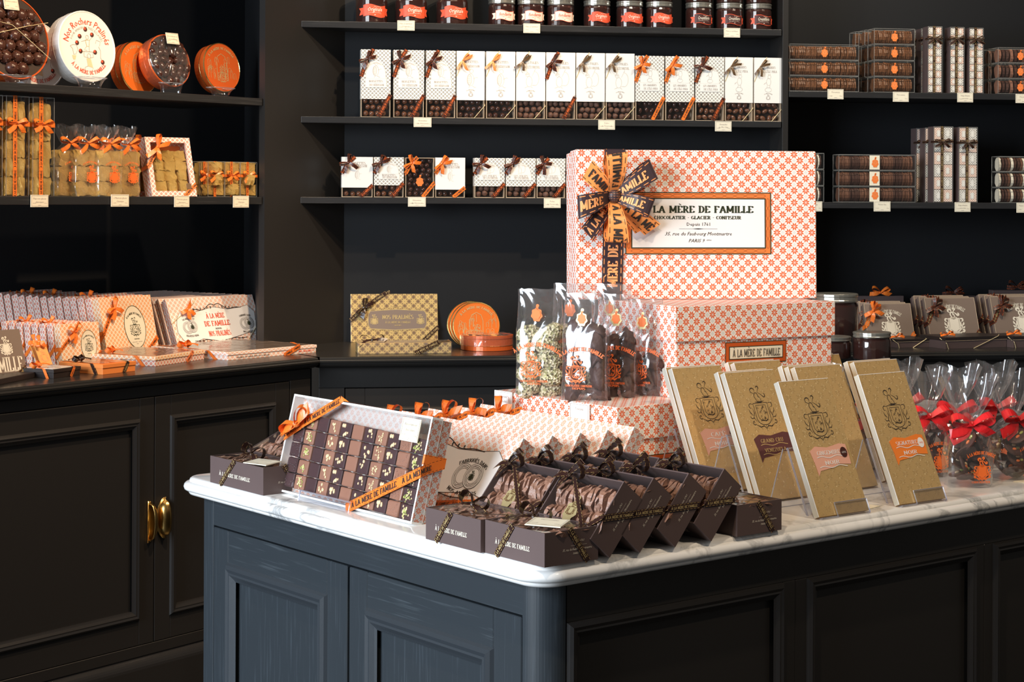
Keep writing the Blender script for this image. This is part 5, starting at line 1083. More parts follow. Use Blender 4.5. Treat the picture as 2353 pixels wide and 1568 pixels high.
# -- pralinés boxes
def pral_box(M, label, w, h, d, group, seed, full=True, side='star_paper_grey', ribbon=True, face='star_paper_faint', cxs=(.19, .84), ms=1.0, tc=.50):
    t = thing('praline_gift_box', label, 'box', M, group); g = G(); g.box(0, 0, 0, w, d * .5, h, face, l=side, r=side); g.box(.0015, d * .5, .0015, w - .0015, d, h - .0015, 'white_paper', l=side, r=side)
    for x, s in ((-.0003, -1), (w + .0003, 1)):
        f = plane((x, d * .35, h * .33), (0, -s, 0) if s < 0 else (0, 1, 0), (0, 0, 1)); g.decal(ring2(d * .17, d * .03, 16), f, 'ink_dark'); g.decal(xf(CREST1, d * .22), f, 'ink_dark')
    if full:
        f = FRONT(0, .0005); L = [(w * x, h * z) for x, z in ((.07, .62), (.12, .74), (.24, .70), (.34, .74), (.5, .80), (.66, .74), (.80, .76), (.9, .80), (.965, .66), (.95, .5), (.97, .3), (.95, .2), (.84, .26), (.7, .2), (.5, .13), (.3, .2), (.16, .12), (.08, .2), (.04, .35), (.05, .5))]
        g.decal((L, [tuple(range(len(L)))[::-1]]), f, 'white_paper'); g.decal(poly2(L, h * .006, True), FRONT(0, .0008), 'ink_dark'); f = FRONT(0, .0010)
        flourish(g, f, w * .52, h * .76, w * .30, h * .16, 'ink_dark', 1, 3); flourish(g, f, w * .5, h * .17, w * .30, h * .14, 'ink_dark', -1, 5)
        write(g, 'À LA MÈRE', f, w * tc, h * .58, h * .095, 'ink_red', w=w * .21); write(g, 'DE FAMILLE', f, w * tc, h * .43, h * .10, 'ink_red', w=w * .29); write(g, 'DEPUIS', f, w * tc, h * .36, h * .03, 'ink_dark', w=w * .07); write(g, 'NOS PRALINÉS', f, w * tc, h * .235, h * .10, 'ink_red', w=w * .25)
        for cx in cxs:
            for q in (0, 1):
                x, z = w * (cx - .028 * ms + .05 * q * ms), h * (.43 + .02 * q); rr_ = h * .115 * ms
                g.decal(disc2(rr_, 24, x, z), FRONT(0, .0011 + q * .0004), 'white_paper')
                for k in (1, .86, .62): g.decal(ring2(rr_ * k, rr_ * .035, 24, x, z), FRONT(0, .0013 + q * .0004), 'ink_dark')
                g.decal(poly2([(x + rr_ * .74 * cos(a * .63) * (1 + .06 * (a % 2)), z + rr_ * .74 * sin(a * .63) * (1 + .06 * (a % 2))) for a in range(10)], rr_ * .04, True), FRONT(0, .0014 + q * .0004), 'ink_dark')
            g.decal(xf(CRESTB, h * .13, None, w * (cx + .022), h * .45), FRONT(0, .0019), 'ink_green')
            t1, t2 = ('FRANCE', 'DÉLICATESSE & RÉGAL') if cx < .5 else ('FABRIQUÉS DANS', 'NOS ATELIERS'); t1 = 'LA RÉGALE ET' if cx < .5 else t1
            write(g, t1, f, w * cx, h * (.585 + .03 * (ms > 1)), h * .035 * ms, 'ink_dark', w=w * .13 * ms, arc=h * .5); write(g, t2, f, w * cx, h * (.25 - .05 * (ms > 1)), h * .035 * ms, 'ink_dark', w=w * .14 * ms, arc=-h * .8)
    part('box', g, t, bev=.001)
    if ribbon:
        g = G(); g.tube([(-.001, -.001, h * .52), (w * .11, -.002, h * .66), (w * .30, -.002, h * .9), (w * .34, -.001, h + .001)], .0008, 'cord_gold', 5); g.tube([(w * .74, -.0015, 0), (w + .0008, -.0015, h * .48)], .0008, 'cord_gold', 5)
        bow(g, (w * .19, -.004, h * .77), 'orange_ribbon', .022, .011, (35, 215, 262, -35), rnd=random.Random(2), loops=0); part('ribbon', g, t)
    return t
GP = 'praline gift boxes in a long row on the left counter'
M3, w3, h3 = leanaz((412, 808), 38, ZC, (379, 688), (580, 680)); print('pral', w3, h3)
pral_box(M3, 'front praline gift box with red lettering Nos Pralinés and scrollwork', w3, h3, .018, GP, 1); prp = None
for k in range(1, 14):
    sh = V((-.0200, .0150, 0)) * k + V((0, 0, 0)); Mk = T(sh) @ M3; lab = f'praline gift box, {nthw(k)} behind the front one of the long row'
    if prp is None: prp = pral_box(Mk, lab, w3, h3, .016, GP, k, full=False, ribbon=False)
    else: dup(prp, Mk, lab)
# -- flat boxes on the counter edge
def top_ribbon(g, L, d, h, rib, w, ink, bowuv=(.18, .55), s=.024, a=(30, 190, -20, 150), seed=1, both=True, k=.75, g2=None):
    """diagonal ribbons over two corners of a flat box plus a bow on its lid"""
    bx, by = L * bowuv[0], d * bowuv[1]; e = .001
    g.strip([(-e, d * .15, 0), (-e, d * .25, h + e), (bx, by, h + .0025), (bx * 1.6, d, h + e), (bx * 1.7, d + e, 0)], (0, 1, 0) if 0 else [(0, 1, 0), (0, 1, 0), (-.5, 1, 0), (1, 0, 0), (1, 0, 0)], w, rib, rep=w * .7)
    ribtext(g2, [(L * .62, -e, 0), (L * k, -e, h + e)], (1, 0, 0), w, rib, 'FAMILLE', ink, s0=.1); g2.strip([(L * k, -e, h + e), (L + e, d * .32, h + e * 1.4), (L + e, d * .42, 0)], [(1, .3, 0), (.2, -1, 0), (0, 1, 0)], w, rib, rep=w * .7)
    bow(g, (bx, by, h + .004), rib, s, w, a, n=(0, 0, 1), up=(0, 1, 0), rnd=random.Random(seed), lift=.7)
def flat_box(FC, FR, FL, h, label, group, mt, lid, rib, ink, s=.022, rw=.009, film=True, window='inner_brown', deco=None, name='flat_gift_box', lip=.0015, lh=.38, **kw):
    M, L, d = flat(FC, FR, FL, ZC); t = thing(name, label, 'box', M, group); print(name, round(L, 3), round(d, 3)); g = G(); g.box(lip, lip, 0, L - lip, d - lip, h * (1 - lh), mt); g.box(0, 0, h * (1 - lh), L, d, h, lid)
    if window: b = .010; g.box(b, b, h - .0005, L - b, d - b, h + .0006, window)
    if deco: deco(g, L, d, h)
    part('box', g, t, bev=.0008)
    if film: g = G(); g.quad((.008, .008, h + .0012), (L - .008, .008, h + .0012), (L - .008, d - .008, h + .0014), (.008, d - .008, h + .0012), 'window_film'); part('clear_window', g, t)
    g = G(); g2 = G(); top_ribbon(g, L, d, h, rib, rw, ink, s=s, g2=g2, **kw); part('ribbon', g, t); part('ribbon', g2, t); return t, M, L, d
flat_box((357, 843), (471, 826), (252, 824), .022, 'flat star papered gift box with orange ribbon in front of the large star boxes', 'flat gift boxes on the left counter', 'star_paper_small', 'star_paper_warmlit', 'orange_ribbon', 'ink_dark', s=.024, rw=.011, bowuv=(.10, .62), window='choc_milk')
def pd(g, L, d, h):
    f = FRONT(.0012, .0008); write(g, 'NOS PRALINÉS', f, L * .87, h * .22, h * .22, 'ink_red', w=L * .16, rot=0); write(g, 'FRANCE ET DÉLICATESSE & RÉGAL', f, L * .28, h * .2, h * .17, 'ink_dark', w=L * .36); g.decal(ring2(h * .15, h * .03, 16, L * .972, h * .32), f, 'ink_dark')
flat_box((523, 829), (728, 810), (436, 806), .019, 'long flat praline gift box with orange ribbons at the counter corner', 'flat gift boxes on the left counter', 'star_paper_faint', 'star_paper_faint', 'orange_ribbon', 'ink_dark', s=.026, rw=.012, bowuv=(.05, .60), window='taupe_card', deco=pd, k=.80)
flat_box((236, 862), (313, 853), (184, 849), .022, 'flat orange gift box with dark bow on the left counter', 'flat gift boxes on the left counter', 'orange_card', 'orange_card', 'brown_ribbon', 'ink_gold', s=.022, rw=.010, bowuv=(.10, .6), window='orange_metal_gold')
flat_box((123, 871), (186, 862), (80, 860), .019, 'small flat black gift box with orange ribbon on the left counter', 'flat gift boxes on the left counter', 'black_card', 'black_card', 'orange_ribbon', 'ink_dark', s=.024, rw=.008, bowuv=(.10, .5), window='white_card')
# orange tags
for (BL, TL, TR, lab) in (((98, 848), (76, 785), (102, 784), 'plain orange gift tag card leaning over the small black box'), ((90, 846), (66, 783), (86, 782), 'orange gift tag card tucked behind the front tag')):
    M, w, h = leanaz(BL, 40, ZC, TL, TR); g = G(); g.box(0, 0, 0, w, .0025, h, 'tag_orange'); g.decal(xf(CREST1, h * .45, None, w * .5, h * .45), FRONT(0), 'ink_light_orange'); write(g, ALM, FRONT(0), w / 2, h * .8, h * .04, 'ink_light_orange', w=w * .8)
    o = thing('gift_tag', lab, 'tag', M, 'orange gift tags'); part('card', g, o); g = G(); bow(g, (w * .3, -.004, h * .92), 'orange_ribbon', .016, .009, (80, 240, 200, -30), rnd=random.Random(3)); part('ribbon', g, o)
# taupe box cut by the left edge
M, w, h = leanaz((-130, 886), 35, ZC, (-150, 770), (44, 754)); print('taupe', w, h)
t = thing('taupe_gift_box', 'large taupe gift box with cream crest and FAMILLE lettering cut by the left edge', 'box', M); g = G(); g.box(0, 0, 0, w, .03, h, 'taupe_card'); f = FRONT(0, .0006)
write(g, ALM, f, w * .36, h * .14, h * .30, 'ink_cream', w=w * 1.22); g.decal(xf(CRESTB, h * .40, None, w * .80, h * .66), f, 'ink_cream'); part('box', g, t, bev=.0012)
g = G(); ribtext(g, [(w * .86, -.001, 0), (w, -.001, h * .20)], (1, 0, 0), .014, 'brown_ribbon', ALM, 'ink_gold'); part('ribbon', g, t)
M, L, d = flat((30, 878), (88, 866), (-130, 878), ZC); g = G(); g.box(-.14, -.004, 0, L, .05, .012, 'black_card'); solo('flat_gift_box', g, 'flat black box base under the taupe gift box', 'box', M, bev=.001)
# -- back counter: gold praline boxes
def gold_box(M, label, w, h, d, seed, full=True):
    t = thing('gold_praline_box', label, 'box', M, 'gold praline boxes on the back counter'); g = G(); g.box(0, 0, 0, w, d, h, 'gold_star_foil', l='brown_card')
    if full:
        x0, x1, z0, z1 = w * .20, w * .87, h * .26, h * .60; P = [(x0 + .006, z0), (w * .5, z0 - .004), (x1 - .006, z0), (x1, z0 + .01), (x1, z1 - .01), (x1 - .006, z1), (w * .52, z1 + .004), (x0 + .006, z1), (x0, z1 - .01), (x0, z0 + .01)]
        g.decal((P, [tuple(range(10))[::-1]][0:1]), FRONT(0, .0005), 'taupe_card'); g.decal(poly2(P, .0016, True), FRONT(0, .0008), 'ink_gold'); f = FRONT(0, .0010); flourish(g, f, w * .53, z1 + .003, w * .3, .016, 'ink_gold', 1, 2); flourish(g, f, w * .53, z0 - .003, w * .3, .014, 'ink_gold', -1, 4)
        write(g, 'NOS PRALINÉS', f, w * .54, h * .44, .0115, 'ink_gold', w=w * .36); write(g, ALM, f, w * .54, h * .36, .006, 'ink_gold', w=w * .29, bold=.9); write(g, 'DEPUIS', f, w * .54, h * .31, .003, 'ink_gold', w=w * .08)
        for x in (.27, .80): g.decal(xf(CRESTB, .028, None, w * x, h * .43), f, 'ink_gold')
    part('box', g, t, bev=.001); g = G(); bx, bz = w * .15, h * .66
    ribtext(g, [(0, -.001, h * .42), (bx, -.002, bz)], (1, 0, 0), .012, 'brown_ribbon', ALM, 'ink_gold'); ribtext(g, [(bx, -.002, bz), (w * .45, -.001, h)], (0, 0, 1), .012, 'brown_ribbon', ALM, 'ink_gold'); ribtext(g, [(w * .82, -.001, .0), (w, -.001, h * .28)], (1, 0, 0), .012, 'brown_ribbon', ALM, 'ink_gold')
    wrapback(g, w, d, h * .42, h * .28, .012, 'brown_ribbon'); bow(g, (bx, -.005, bz), 'brown_ribbon', .026, .013, (80, 225, 265, 30), rnd=random.Random(seed)); part('ribbon', g, t)
M, w, h = leant((806, 787), 81.5, ZC, (801, 668), (1005, 664), 10); print('gold', w, h)
for k in range(3): gold_box(T(V((.002 - .003 * k, .024, 0)) * k + V((0, 0, .001 * k))) @ M, ['front gold star foil praline box with brown ribbon on the back counter', 'gold praline box directly behind the front gold one', 'rearmost gold praline box of the three on the back counter'][k], w, h, .02, k, k == 0)
g = G(); M, L, d = flat((822, 814), (1037, 812), (813, 790), ZC); t = thing('flat_gold_box', 'flat gold praline box in clear film with dark ribbon on the back counter', 'box', M); g.box(0, 0, 0, L, .075, .026, 'gold_star_foil', f='gold_star_foil'); part('box', g, t, bev=.001)
g = G(); rnd = random.Random(5); N = 12
for (a, b, ax) in (((-.002, -.002), (L + .002, -.002), 0),):
    for i in range(N): x0, x1 = -.002 + (L + .004) * i / N, -.002 + (L + .004) * (i + 1) / N; y0, y1 = -.0015 - (i % 2) * .0012, -.0015 - ((i + 1) % 2) * .0012; g.quad((x0, y0, 0), (x1, y1, 0), (x1, y1 * .4, .027), (x0, y0 * .4, .027), 'cellophane'); g.quad((x0, y0 * .4, .027), (x1, y1 * .4, .027), (x1, .076, .0275 + (i % 3) * .0004), (x0, .076, .0275), 'cellophane')
part('film_wrap', g, t, smooth=False); g = G(); ribtext(g, [(L * .60, -.004, 0), (L * .86, -.004, .028)], (1, 0, 0), .012, 'brown_ribbon', ALM, 'ink_gold'); g.strip([(L * .86, -.004, .028), (L, .03, .029)], (0, 1, 0), .012, 'brown_ribbon'); part('ribbon', g, t); g = G(); bow(g, (L * .16, .02, .030), 'brown_ribbon', .03, .012, (18, 165, 200, -15), n=(0, -.6, .8), up=(0, .8, .6), rnd=rnd, lift=.5); part('ribbon', g, t)
for k in range(3):
    r = .060; p = Pz(1104, 806, ZC) + nB * (.052 + .020 * k) - aB * (.003 + .005 * k); M = T(p) @ frame(zero, aB) @ RZ(-4) @ RX(-12) @ T((0, 0, r)); t = thing('round_tin', ['orange round tin with gold skyline picture, front of three on the back counter', 'second round tin leaning behind the front orange one on the back counter', 'rearmost round tin of the leaning three on the back counter'][k], 'tin', M, 'round tins on the back counter'); g = tin_geo(r, .017, 'orange_metal', 'gold_metal', 'orange_metal_gold')
    if k == 0: skyline(g, FRONT(.0008, .0006), r, 'ink_gold', 4)
    part('tin_body', g, t)
p = Pz(1126, 808, ZC) + nB * .062; t = thing('round_tin', 'open round orange tin in crinkled film lying flat on the back counter', 'tin', T(p), 'round tins on the back counter'); r = .066
g = G(); g.lathe([(r * .97, 0), (r, .001), (r, .012)], 'orange_metal', 48); g.lathe([(r, .012), (r + .001, .0128), (r, .0136)], 'gold_metal', 48, cap=False); g.lathe([(r, .0136), (r, .030), (r + .0012, .031), (r + .0012, .038), (r * .97, .0385), (r * .96, .033), (.001, .033)], 'orange_metal', 48, cap=False); part('tin_body', g, t)
g = G(); rnd = random.Random(2)
for i in range(60): a, q = rnd.uniform(0, 6.28), r * .88 * sqrt(rnd.random()); g.sphere((q * cos(a), q * sin(a), .033), (.009, .007, .005), rnd.choice(('choc_gloss', 'choc_gloss_milk', 'foil_gold')), 8, 5)
part('chocolates', g, t, smooth=True); g = G(); vs = []; N = 36
for rr_, z in ((.15, .041), (.6, .0405), (.95, .040), (1.03, .036), (1.03, .012)): vs += [(r * rr_ * (1 + rnd.uniform(-.008, .008)) * cos(2 * pi * i / N), r * rr_ * sin(2 * pi * i / N), z + rnd.uniform(-.0016, .0016)) for i in range(N)]
g.add(vs, [(j * N + i, j * N + (i + 1) % N, (j + 1) * N + (i + 1) % N, (j + 1) * N + i) for j in range(4) for i in range(N)], 'cellophane'); part('film_wrap', g, t)
# -- right counter: taupe crest boxes, flat boxes, jars
def crest_box(M, label, w, h, d, rib, seed, full=True, s=.026, bp=(.16, .80)):
    t = thing('taupe_gift_box', label, 'box', M, 'taupe crest gift boxes on the right counter'); g = G(); g.box(0, 0, 0, w, d * .5, h, 'taupe_card'); g.box(.001, d * .5, .001, w - .001, d, h - .001, 'brown_card')
    g.box(0, -.0003, 0, .0015, .0002, h, 'carton_edge'); g.box(w - .0015, -.0003, 0, w, .0002, h, 'carton_edge'); g.box(0, -.0003, h - .0015, w, .0002, h, 'carton_edge')
    if full: f = FRONT(-.0003, .0006); g.decal(xf(CRESTB, h * .62, None, w * .52, h * .46), f, 'ink_cream'); write(g, ALM, f, w * .52, h * .76, h * .085, 'ink_cream', w=w * .48, arc=w * .36); write(g, 'DEPUIS', f, w * .52, h * .12, h * .03, 'ink_cream', w=w * .16)
    part('box', g, t, bev=.001); g = G(); bx, bz = w * bp[0], h * bp[1]; ik = 'ink_gold'
    ribtext(g, [(0, -.001, h * .45), (bx, -.002, bz)], (1, 0, 0), .012, rib, ALM, ik); ribtext(g, [(w * .84, -.001, 0), (w, -.001, h * .26)], (1, 0, 0), .012, rib, ALM, ik); g.strip([(bx, -.002, bz), (w * .30, -.001, h)], (0, 0, 1), .012, rib)
    wrapback(g, w, d, h * .45, h * .26, .012, rib); bow(g, (bx, -.005, bz), rib, s, .012, (85, 30, 215, -20, 262), rnd=random.Random(seed)); part('ribbon', g, t); return t
for k, (BL, az, TL, TR, rib, lab) in enumerate([((1996, 792), 80, (1978, 698), (2092, 699), 'orange_ribbon', 'taupe crest gift box with orange bow beside the large jar'), ((2140, 790), 76, (2103, 685), (2238, 684), 'dark_orange_ribbon', 'taupe crest gift box with dark bow, middle of the three front ones'), ((2292, 787), 76, (2255, 682), (2400, 681), 'dark_orange_ribbon', 'taupe crest gift box with dark bow at the right edge')]):
    M, w, h = leant(BL, az, ZC, TL, TR, 20); print('crest', w, h); crest_box(M, lab, w, h, .024, rib, k)
    for j in (1, 2): crest_box(T((nB * .028 + V((-.004, 0, .0015))) * j) @ M, lab.replace('taupe crest gift box', f'taupe gift box {["directly", "second"][j - 1]} behind the one').replace('behind the one with', 'behind the one with') , w, h, .024, 'dark_orange_ribbon', k + j, full=False, s=.024)
for FC, FR, FL, h, lab in (((2062, 800), (2140, 798), (1985, 788), .022, 'dark flat gift box with gold cord, left one on the right counter'), ((2172, 803), (2314, 798), (2136, 778), .030, 'dark flat gift box with gold cord, middle one on the right counter'), ((2328, 800), (2440, 797), (2300, 776), .030, 'dark flat gift box cut by the right edge of the picture')):
    M, L, d = flat(FC, FR, FL, ZC); d = max(.06, min(d, .11)); t = thing('dark_flat_box', lab, 'box', M, 'dark flat gift boxes on the right counter'); g = G(); g.box(.001, .001, 0, L - .001, d - .001, h * .7, 'brown_card'); g.box(0, 0, h * .7, L, d, h, 'black_card'); g.box(.0, -.0004, h * .68, L, .001, h * .71, 'carton_edge'); part('box', g, t, bev=.001)
    g = G(); g.tube([(L * .45, -.0012, 0), (L * .85, -.0012, h), (L, d * .3, h + .001)], .0009, 'cord_gold', 5); g.tube([(-.001, d * .2, h * .9), (L * .02, -.001, h * .5), (L * .05, -.0012, 0)], .0009, 'cord_gold', 5); bow(g, (L * .15, d * .3, h + .003), 'orange_ribbon', .020, .008, (20, 170, 0, 190), n=(0, -.7, .7), up=(0, .7, .7), rnd=random.Random(1)); part('ribbon', g, t)
def jarp(u, v, rpx, hpx, zt, lab):
    p = Pz(u, v, ZC + zt); r = rpx / FPX * p.y; h = hpx / FPX * p.y; jar(T(p + V((0, r, 0))), lab, r, h, None, 'dark spread jars without banners')
jarp(1928, 776, 53, 99, .031 if 0 else .0425, 'large dark spread jar with silver lid standing on a smaller jar'); 
jarp(1918, 828, 46, 52, 0, 'dark spread jar with silver lid directly under the large jar'); jarp(2012, 830, 44, 64, 0, 'dark spread jar with wide silver lid right of the stacked jars')
# orange bows glimpsed far back in the dark behind the right counter
for k, (u, v) in enumerate(((2022, 668), (2190, 668), (2335, 655))):
    p = Pv(u, v, C0 + nB * (tBf + .17), AZB); Mx = frame(V((p.x, p.y, ZC)), aB); hh = p.z - ZC - .015; t = thing('taupe_gift_box', f'tall dark gift box in the shadow at the back, its orange bow {["left", "middle", "right"][k]} of three', 'box', Mx, 'dark gift boxes at the back'); g = G(); g.box(-.07, 0, 0, .07, .03, hh, 'brown_card'); part('box', g, t, bev=.001); g = G(); bow(g, (0, .0, hh + .01), 'dark_orange_ribbon' if k else 'orange_ribbon', .028, .012, (25, 150, 195, -10), rnd=random.Random(k)); part('ribbon', g, t)
# ================================================================ goods on the marble island
def MX(x, y, z=ZT, rz=0): return FRI(x, y, z) @ RZ(rz)
# -- large gift boxes
def label_frame(g, f, cx, cz, w, h, o=.10, text=True, big=True):
    """oblong label: dark line, orange border with chain, dark line, pale field"""
    x0, x1, z0, z1 = cx - w / 2, cx + w / 2, cz - h / 2, cz + h / 2; b = h * o
    g.decal(rect2(x0, z0, x1, z1), f(.0005), 'ink_green'); g.decal(rect2(x0 + b * .22, z0 + b * .22, x1 - b * .22, z1 - b * .22), f(.0008), 'seal_orange' if big else 'orange_metal')
    if big:
        for zz in (z0 + b * .75, z1 - b * .75):
            n = 13
            for i in range(n): xx = x0 + b * 1.2 + (w - 2.4 * b) * (i + .5) / n; q = (w - 2.4 * b) / n * .5; g.decal(poly2([(xx - q, zz), (xx - q * .6, zz + b * .28), (xx + q * .6, zz + b * .28), (xx + q, zz), (xx + q * .6, zz - b * .28), (xx - q * .6, zz - b * .28)], b * .07, True), f(.0011), 'bronze_ribbon')
        for xx in (x0 + b * .75, x1 - b * .75):
            for i in range(5): zz = z0 + b * 1.2 + (h - 2.4 * b) * (i + .5) / 5; q = (h - 2.4 * b) / 10; g.decal(poly2([(xx, zz - q), (xx + b * .28, zz - q * .6), (xx + b * .28, zz + q * .6), (xx, zz + q), (xx - b * .28, zz + q * .6), (xx - b * .28, zz - q * .6)], b * .07, True), f(.0011), 'bronze_ribbon')
    g.decal(rect2(x0 + b * 1.25, z0 + b * 1.25, x1 - b * 1.25, z1 - b * 1.25), f(.0013), 'ink_green'); g.decal(rect2(x0 + b * 1.5, z0 + b * 1.5, x1 - b * 1.5, z1 - b * 1.5), f(.0016), 'white_paper' if big else 'cream_label')
def gift_box(M, label, w, d, h, lidh, lab=None, group='large star papered gift boxes'):
    t = thing('gift_box', label, 'box', M, group); g = G(); g.box(.004, .004, 0, w - .004, d - .004, h - .01, 'star_paper')
    if lab: label_frame(g, lambda e: FRONT(.004, e), lab[0], lab[1], lab[2], lab[3], .16, big=False); write(g, ALM, FRONT(.004, .0022), lab[0], lab[1] - lab[3] * .20, lab[3] * .36, 'ink_dark', w=lab[2] * .78, serif=False, bold=.8)
    part('box', g, t, bev=.0015); g = G(); g.box(0, 0, h - lidh, w, d, h, 'star_paper', d=None); part('lid', g, t, bev=.0015); return t
p3 = Pz(1418, 937, 1.02); a3 = V((p3.x, p3.y, 0)) - KI; x3, y3 = a3.dot(eC), a3.dot(eD)
gift_box(MX(x3, y3), 'low wide star papered gift box at the bottom of the pile, topped with bags', .40, .293, 1.02 - ZT, .050, (.098, .030, .125, .036))
pb = Pz(1551, 918, 1.0202); Mb2 = frame(pb, azdir(61)); w2_ = .31
gift_box(Mb2, 'star papered gift box with separate lid in the middle of the pile', w2_, .225, 1.162 - 1.0202, .054, (.155, .066, .118, .034))
# big gift box standing on its edge
pg = V((0, 0, 0)); Mbig, wb, hb = leant((1323, 689), 81.5, 1.1625, (1322, 343), (1875, 348), 2); print('bigbox', wb, hb)
t = thing('gift_box', 'big upright star papered gift box atop the pile, with ribbon bow and address label', 'box', Mbig, 'large star papered gift boxes')
S = wb / 553; X = lambda u: (u - 1322) * S; Z = lambda v: (690 - v) * S * 1.0
g = G(); g.box(0, 0, 0, wb, .050, hb, 'star_paper'); g.box(.002, .050, .002, wb - .002, .095, hb - .002, 'star_paper'); part('box', g, t, bev=.002)
g = G(); fl = lambda e: FRONT(0, e); lx0, lx1, lz0, lz1 = X(1434), X(1769), Z(590), Z(451); label_frame(g, fl, (lx0 + lx1) / 2, (lz0 + lz1) / 2, lx1 - lx0, lz1 - lz0, .075)
f = FRONT(0, .0020); cx = X(1600)
write(g, ALM, f, cx, Z(497), 15.5 * S, 'ink_green', w=255 * S, bold=1.15); write(g, 'CHOCOLATIER - GLACIER - CONFISEUR', f, X(1599), Z(511.5), 7.5 * S, 'ink_green', w=200 * S, bold=1.1)
write(g, font('Depuis 1761'), f, cx, Z(526), 7.5 * S, 'ink_dark', w=54 * S); g.decal(poly2([(X(1556), Z(533)), (X(1644), Z(533))], .5 * S), f, 'ink_dark'); g.decal(poly2([(X(1588), Z(533)), (X(1600), Z(533)), (X(1612), Z(533))], 2.4 * S, False, True), f, 'ink_dark')
write(g, font('35, rue du Faubourg Montmartre', .35), f, cx, Z(547.5), 8 * S, 'ink_dark', w=154 * S); write(g, font('PARIS 9', .35), f, X(1596), Z(563), 8 * S, 'ink_dark', w=38 * S); write(g, font('ème', .35), f, X(1624), Z(559.5), 4 * S, 'ink_dark', w=12 * S)
part('address_label', g, t)
g = G(); rbw = 47 * S   # wide ribbon: vertical band and double bow
xr0, xr1 = X(1411), X(1403)
def curve(P, n=10):
    out = []
    for i in range(n + 1):
        t_ = i / n * (len(P) - 1); k = min(len(P) - 2, int(t_)); u = t_ - k; p0, p1, p2, p3_ = V(P[max(0, k - 1)]), V(P[k]), V(P[k + 1]), V(P[min(len(P) - 1, k + 2)])
        out.append(.5 * ((2 * p1) + (-p0 + p2) * u + (2 * p0 - 5 * p1 + 4 * p2 - p3_) * u * u + (-p0 + 3 * p1 - 3 * p2 + p3_) * u ** 3))
    return out
def tribbon(g, P, Wd, w, m, txt, ink, taper=None, h=.46, flip=False, s0=.0, eps=.0010, n=16, rep=None):
    """curved ribbon with lettering that follows it"""
    C = curve(P, n); WD = curve(Wd, n) if isinstance(Wd, list) else [V(Wd)] * (n + 1); tp = [taper[0]] * (n + 1) if taper and len(taper) == 1 else None
    if taper and len(taper) > 1: tp = [taper[min(len(taper) - 2, int(i / n * (len(taper) - 1)))] * (1 - ((i / n * (len(taper) - 1)) - min(len(taper) - 2, int(i / n * (len(taper) - 1))))) + taper[min(len(taper) - 1, int(i / n * (len(taper) - 1)) + 1)] * ((i / n * (len(taper) - 1)) - min(len(taper) - 2, int(i / n * (len(taper) - 1)))) for i in range(n + 1)]
    g.strip(C, [V(q) for q in WD], w, m, rep=rep or w * .42, taper=tp)
    if not txt: return
    geo, tw = slab(txt, 1.25, False); hh = w * h; L = [0]
    for i in range(n): L.append(L[-1] + (C[i + 1] - C[i]).length)
    dm = (C[n // 2 + 1] - C[n // 2]).cross(V(WD[n // 2])); sg = 1 if dm.y < 0 else -1
    if flip: sg = -sg
    vs = []; ok = []
    for x, y in geo[0]:
        s_ = x * hh * .85 + tw * hh * .425 + s0 * w
        if flip: s_ = L[-1] - s_
        o = 0 < s_ < L[-1]; s_ = min(max(s_, 0), L[-1]); i = 0
        while i < n - 1 and L[i + 1] < s_: i += 1
        u = (s_ - L[i]) / max(1e-6, L[i + 1] - L[i]); c = C[i].lerp(C[i + 1], u); d = (C[i + 1] - C[i]).normalized(); wd = V(WD[i]).lerp(V(WD[i + 1]), u).normalized(); tpv = (tp[i] * (1 - u) + tp[i + 1] * u) if tp else 1
        nn = d.cross(wd).normalized(); nn = nn if nn.y < 0 else -nn; vs.append(c + wd * ((y - .5) * hh * tpv * sg) + nn * eps); ok.append(o)
    g.add(vs, [f_ for f_ in geo[1] if all(ok[i] for i in f_)], ink)
BR, OR = 'brown_orange_ribbon', 'light_orange_ribbon'
tribbon(g, [(X(1403), -.0015, -.0005), (X(1407), -.0015, hb * .5), (X(1411), -.0015, hb)], (-1, 0, 0), rbw, BR, 'MÈRE DE FAMILLE DE', 'ink_light_orange', s0=.6, n=4, h=.5); g.strip([(X(1411), -.0015, hb), (X(1411), .001, hb + .001), (X(1411), .095, hb + .001)], (-1, 0, 0), rbw, BR)
kx, kz = X(1403), Z(462); K0 = (kx, -.012, kz); PX = lambda u, v, y=.02: (X(u), -y, Z(v))
def el(u, v, wdir, m, txt, loop=True, w=1.0, lift=.030, flip=False, s0=.2, e=None):
    """one loop or tail of the bow ending at pixel-like face coordinates (u, v)"""
    ik = 'ink_light_orange' if m == BR else 'ink_dark'; q = V((X(u), 0, Z(v))) - V((kx, 0, kz)); mid = V(K0) + q * .5; end = V(K0) + q; wd = V(wdir)
    if loop:
        tribbon(g, [K0, mid + V((0, -lift * .9, 0)), end + V((0, -lift, 0)), end * 1.0 + q * .02 + V((0, -lift * .45, 0))], [wd, wd, wd, wd], rbw * w, m, txt, ik, [.42, .8, 1, 1], flip=flip, s0=s0)
        tribbon(g, [end + q * .02 + V((0, -lift * .45, 0)), end - q * .12 + V((0, .003, 0)), mid + V((0, .005, 0)), V(K0) + V((0, .006, 0))], wd, rbw * w, m, None, ik, [1, .95, .75, .35])
    else: tribbon(g, [V(K0) + V((0, .004, 0)), mid + V((0, -.004, 0)), end + V((0, -.002, 0))], [wd, wd, wd + q.normalized() * (.25)], rbw * w, m, txt, ik, [.42, .9, 1.05], flip=flip, s0=s0)
el(1345, 402, (.7, 0, .7), OR, 'FAMILLE', False, .95, flip=True); el(1345, 545, (.82, 0, -.57), BR, 'À LA MÈRE', False, .8, flip=True, s0=.1); el(1492, 535, (.66, 0, .75), OR, 'À LA MÈRE', False, .9, s0=.9); el(1470, 535, (.75, 0, .66), OR, None, False, .8)
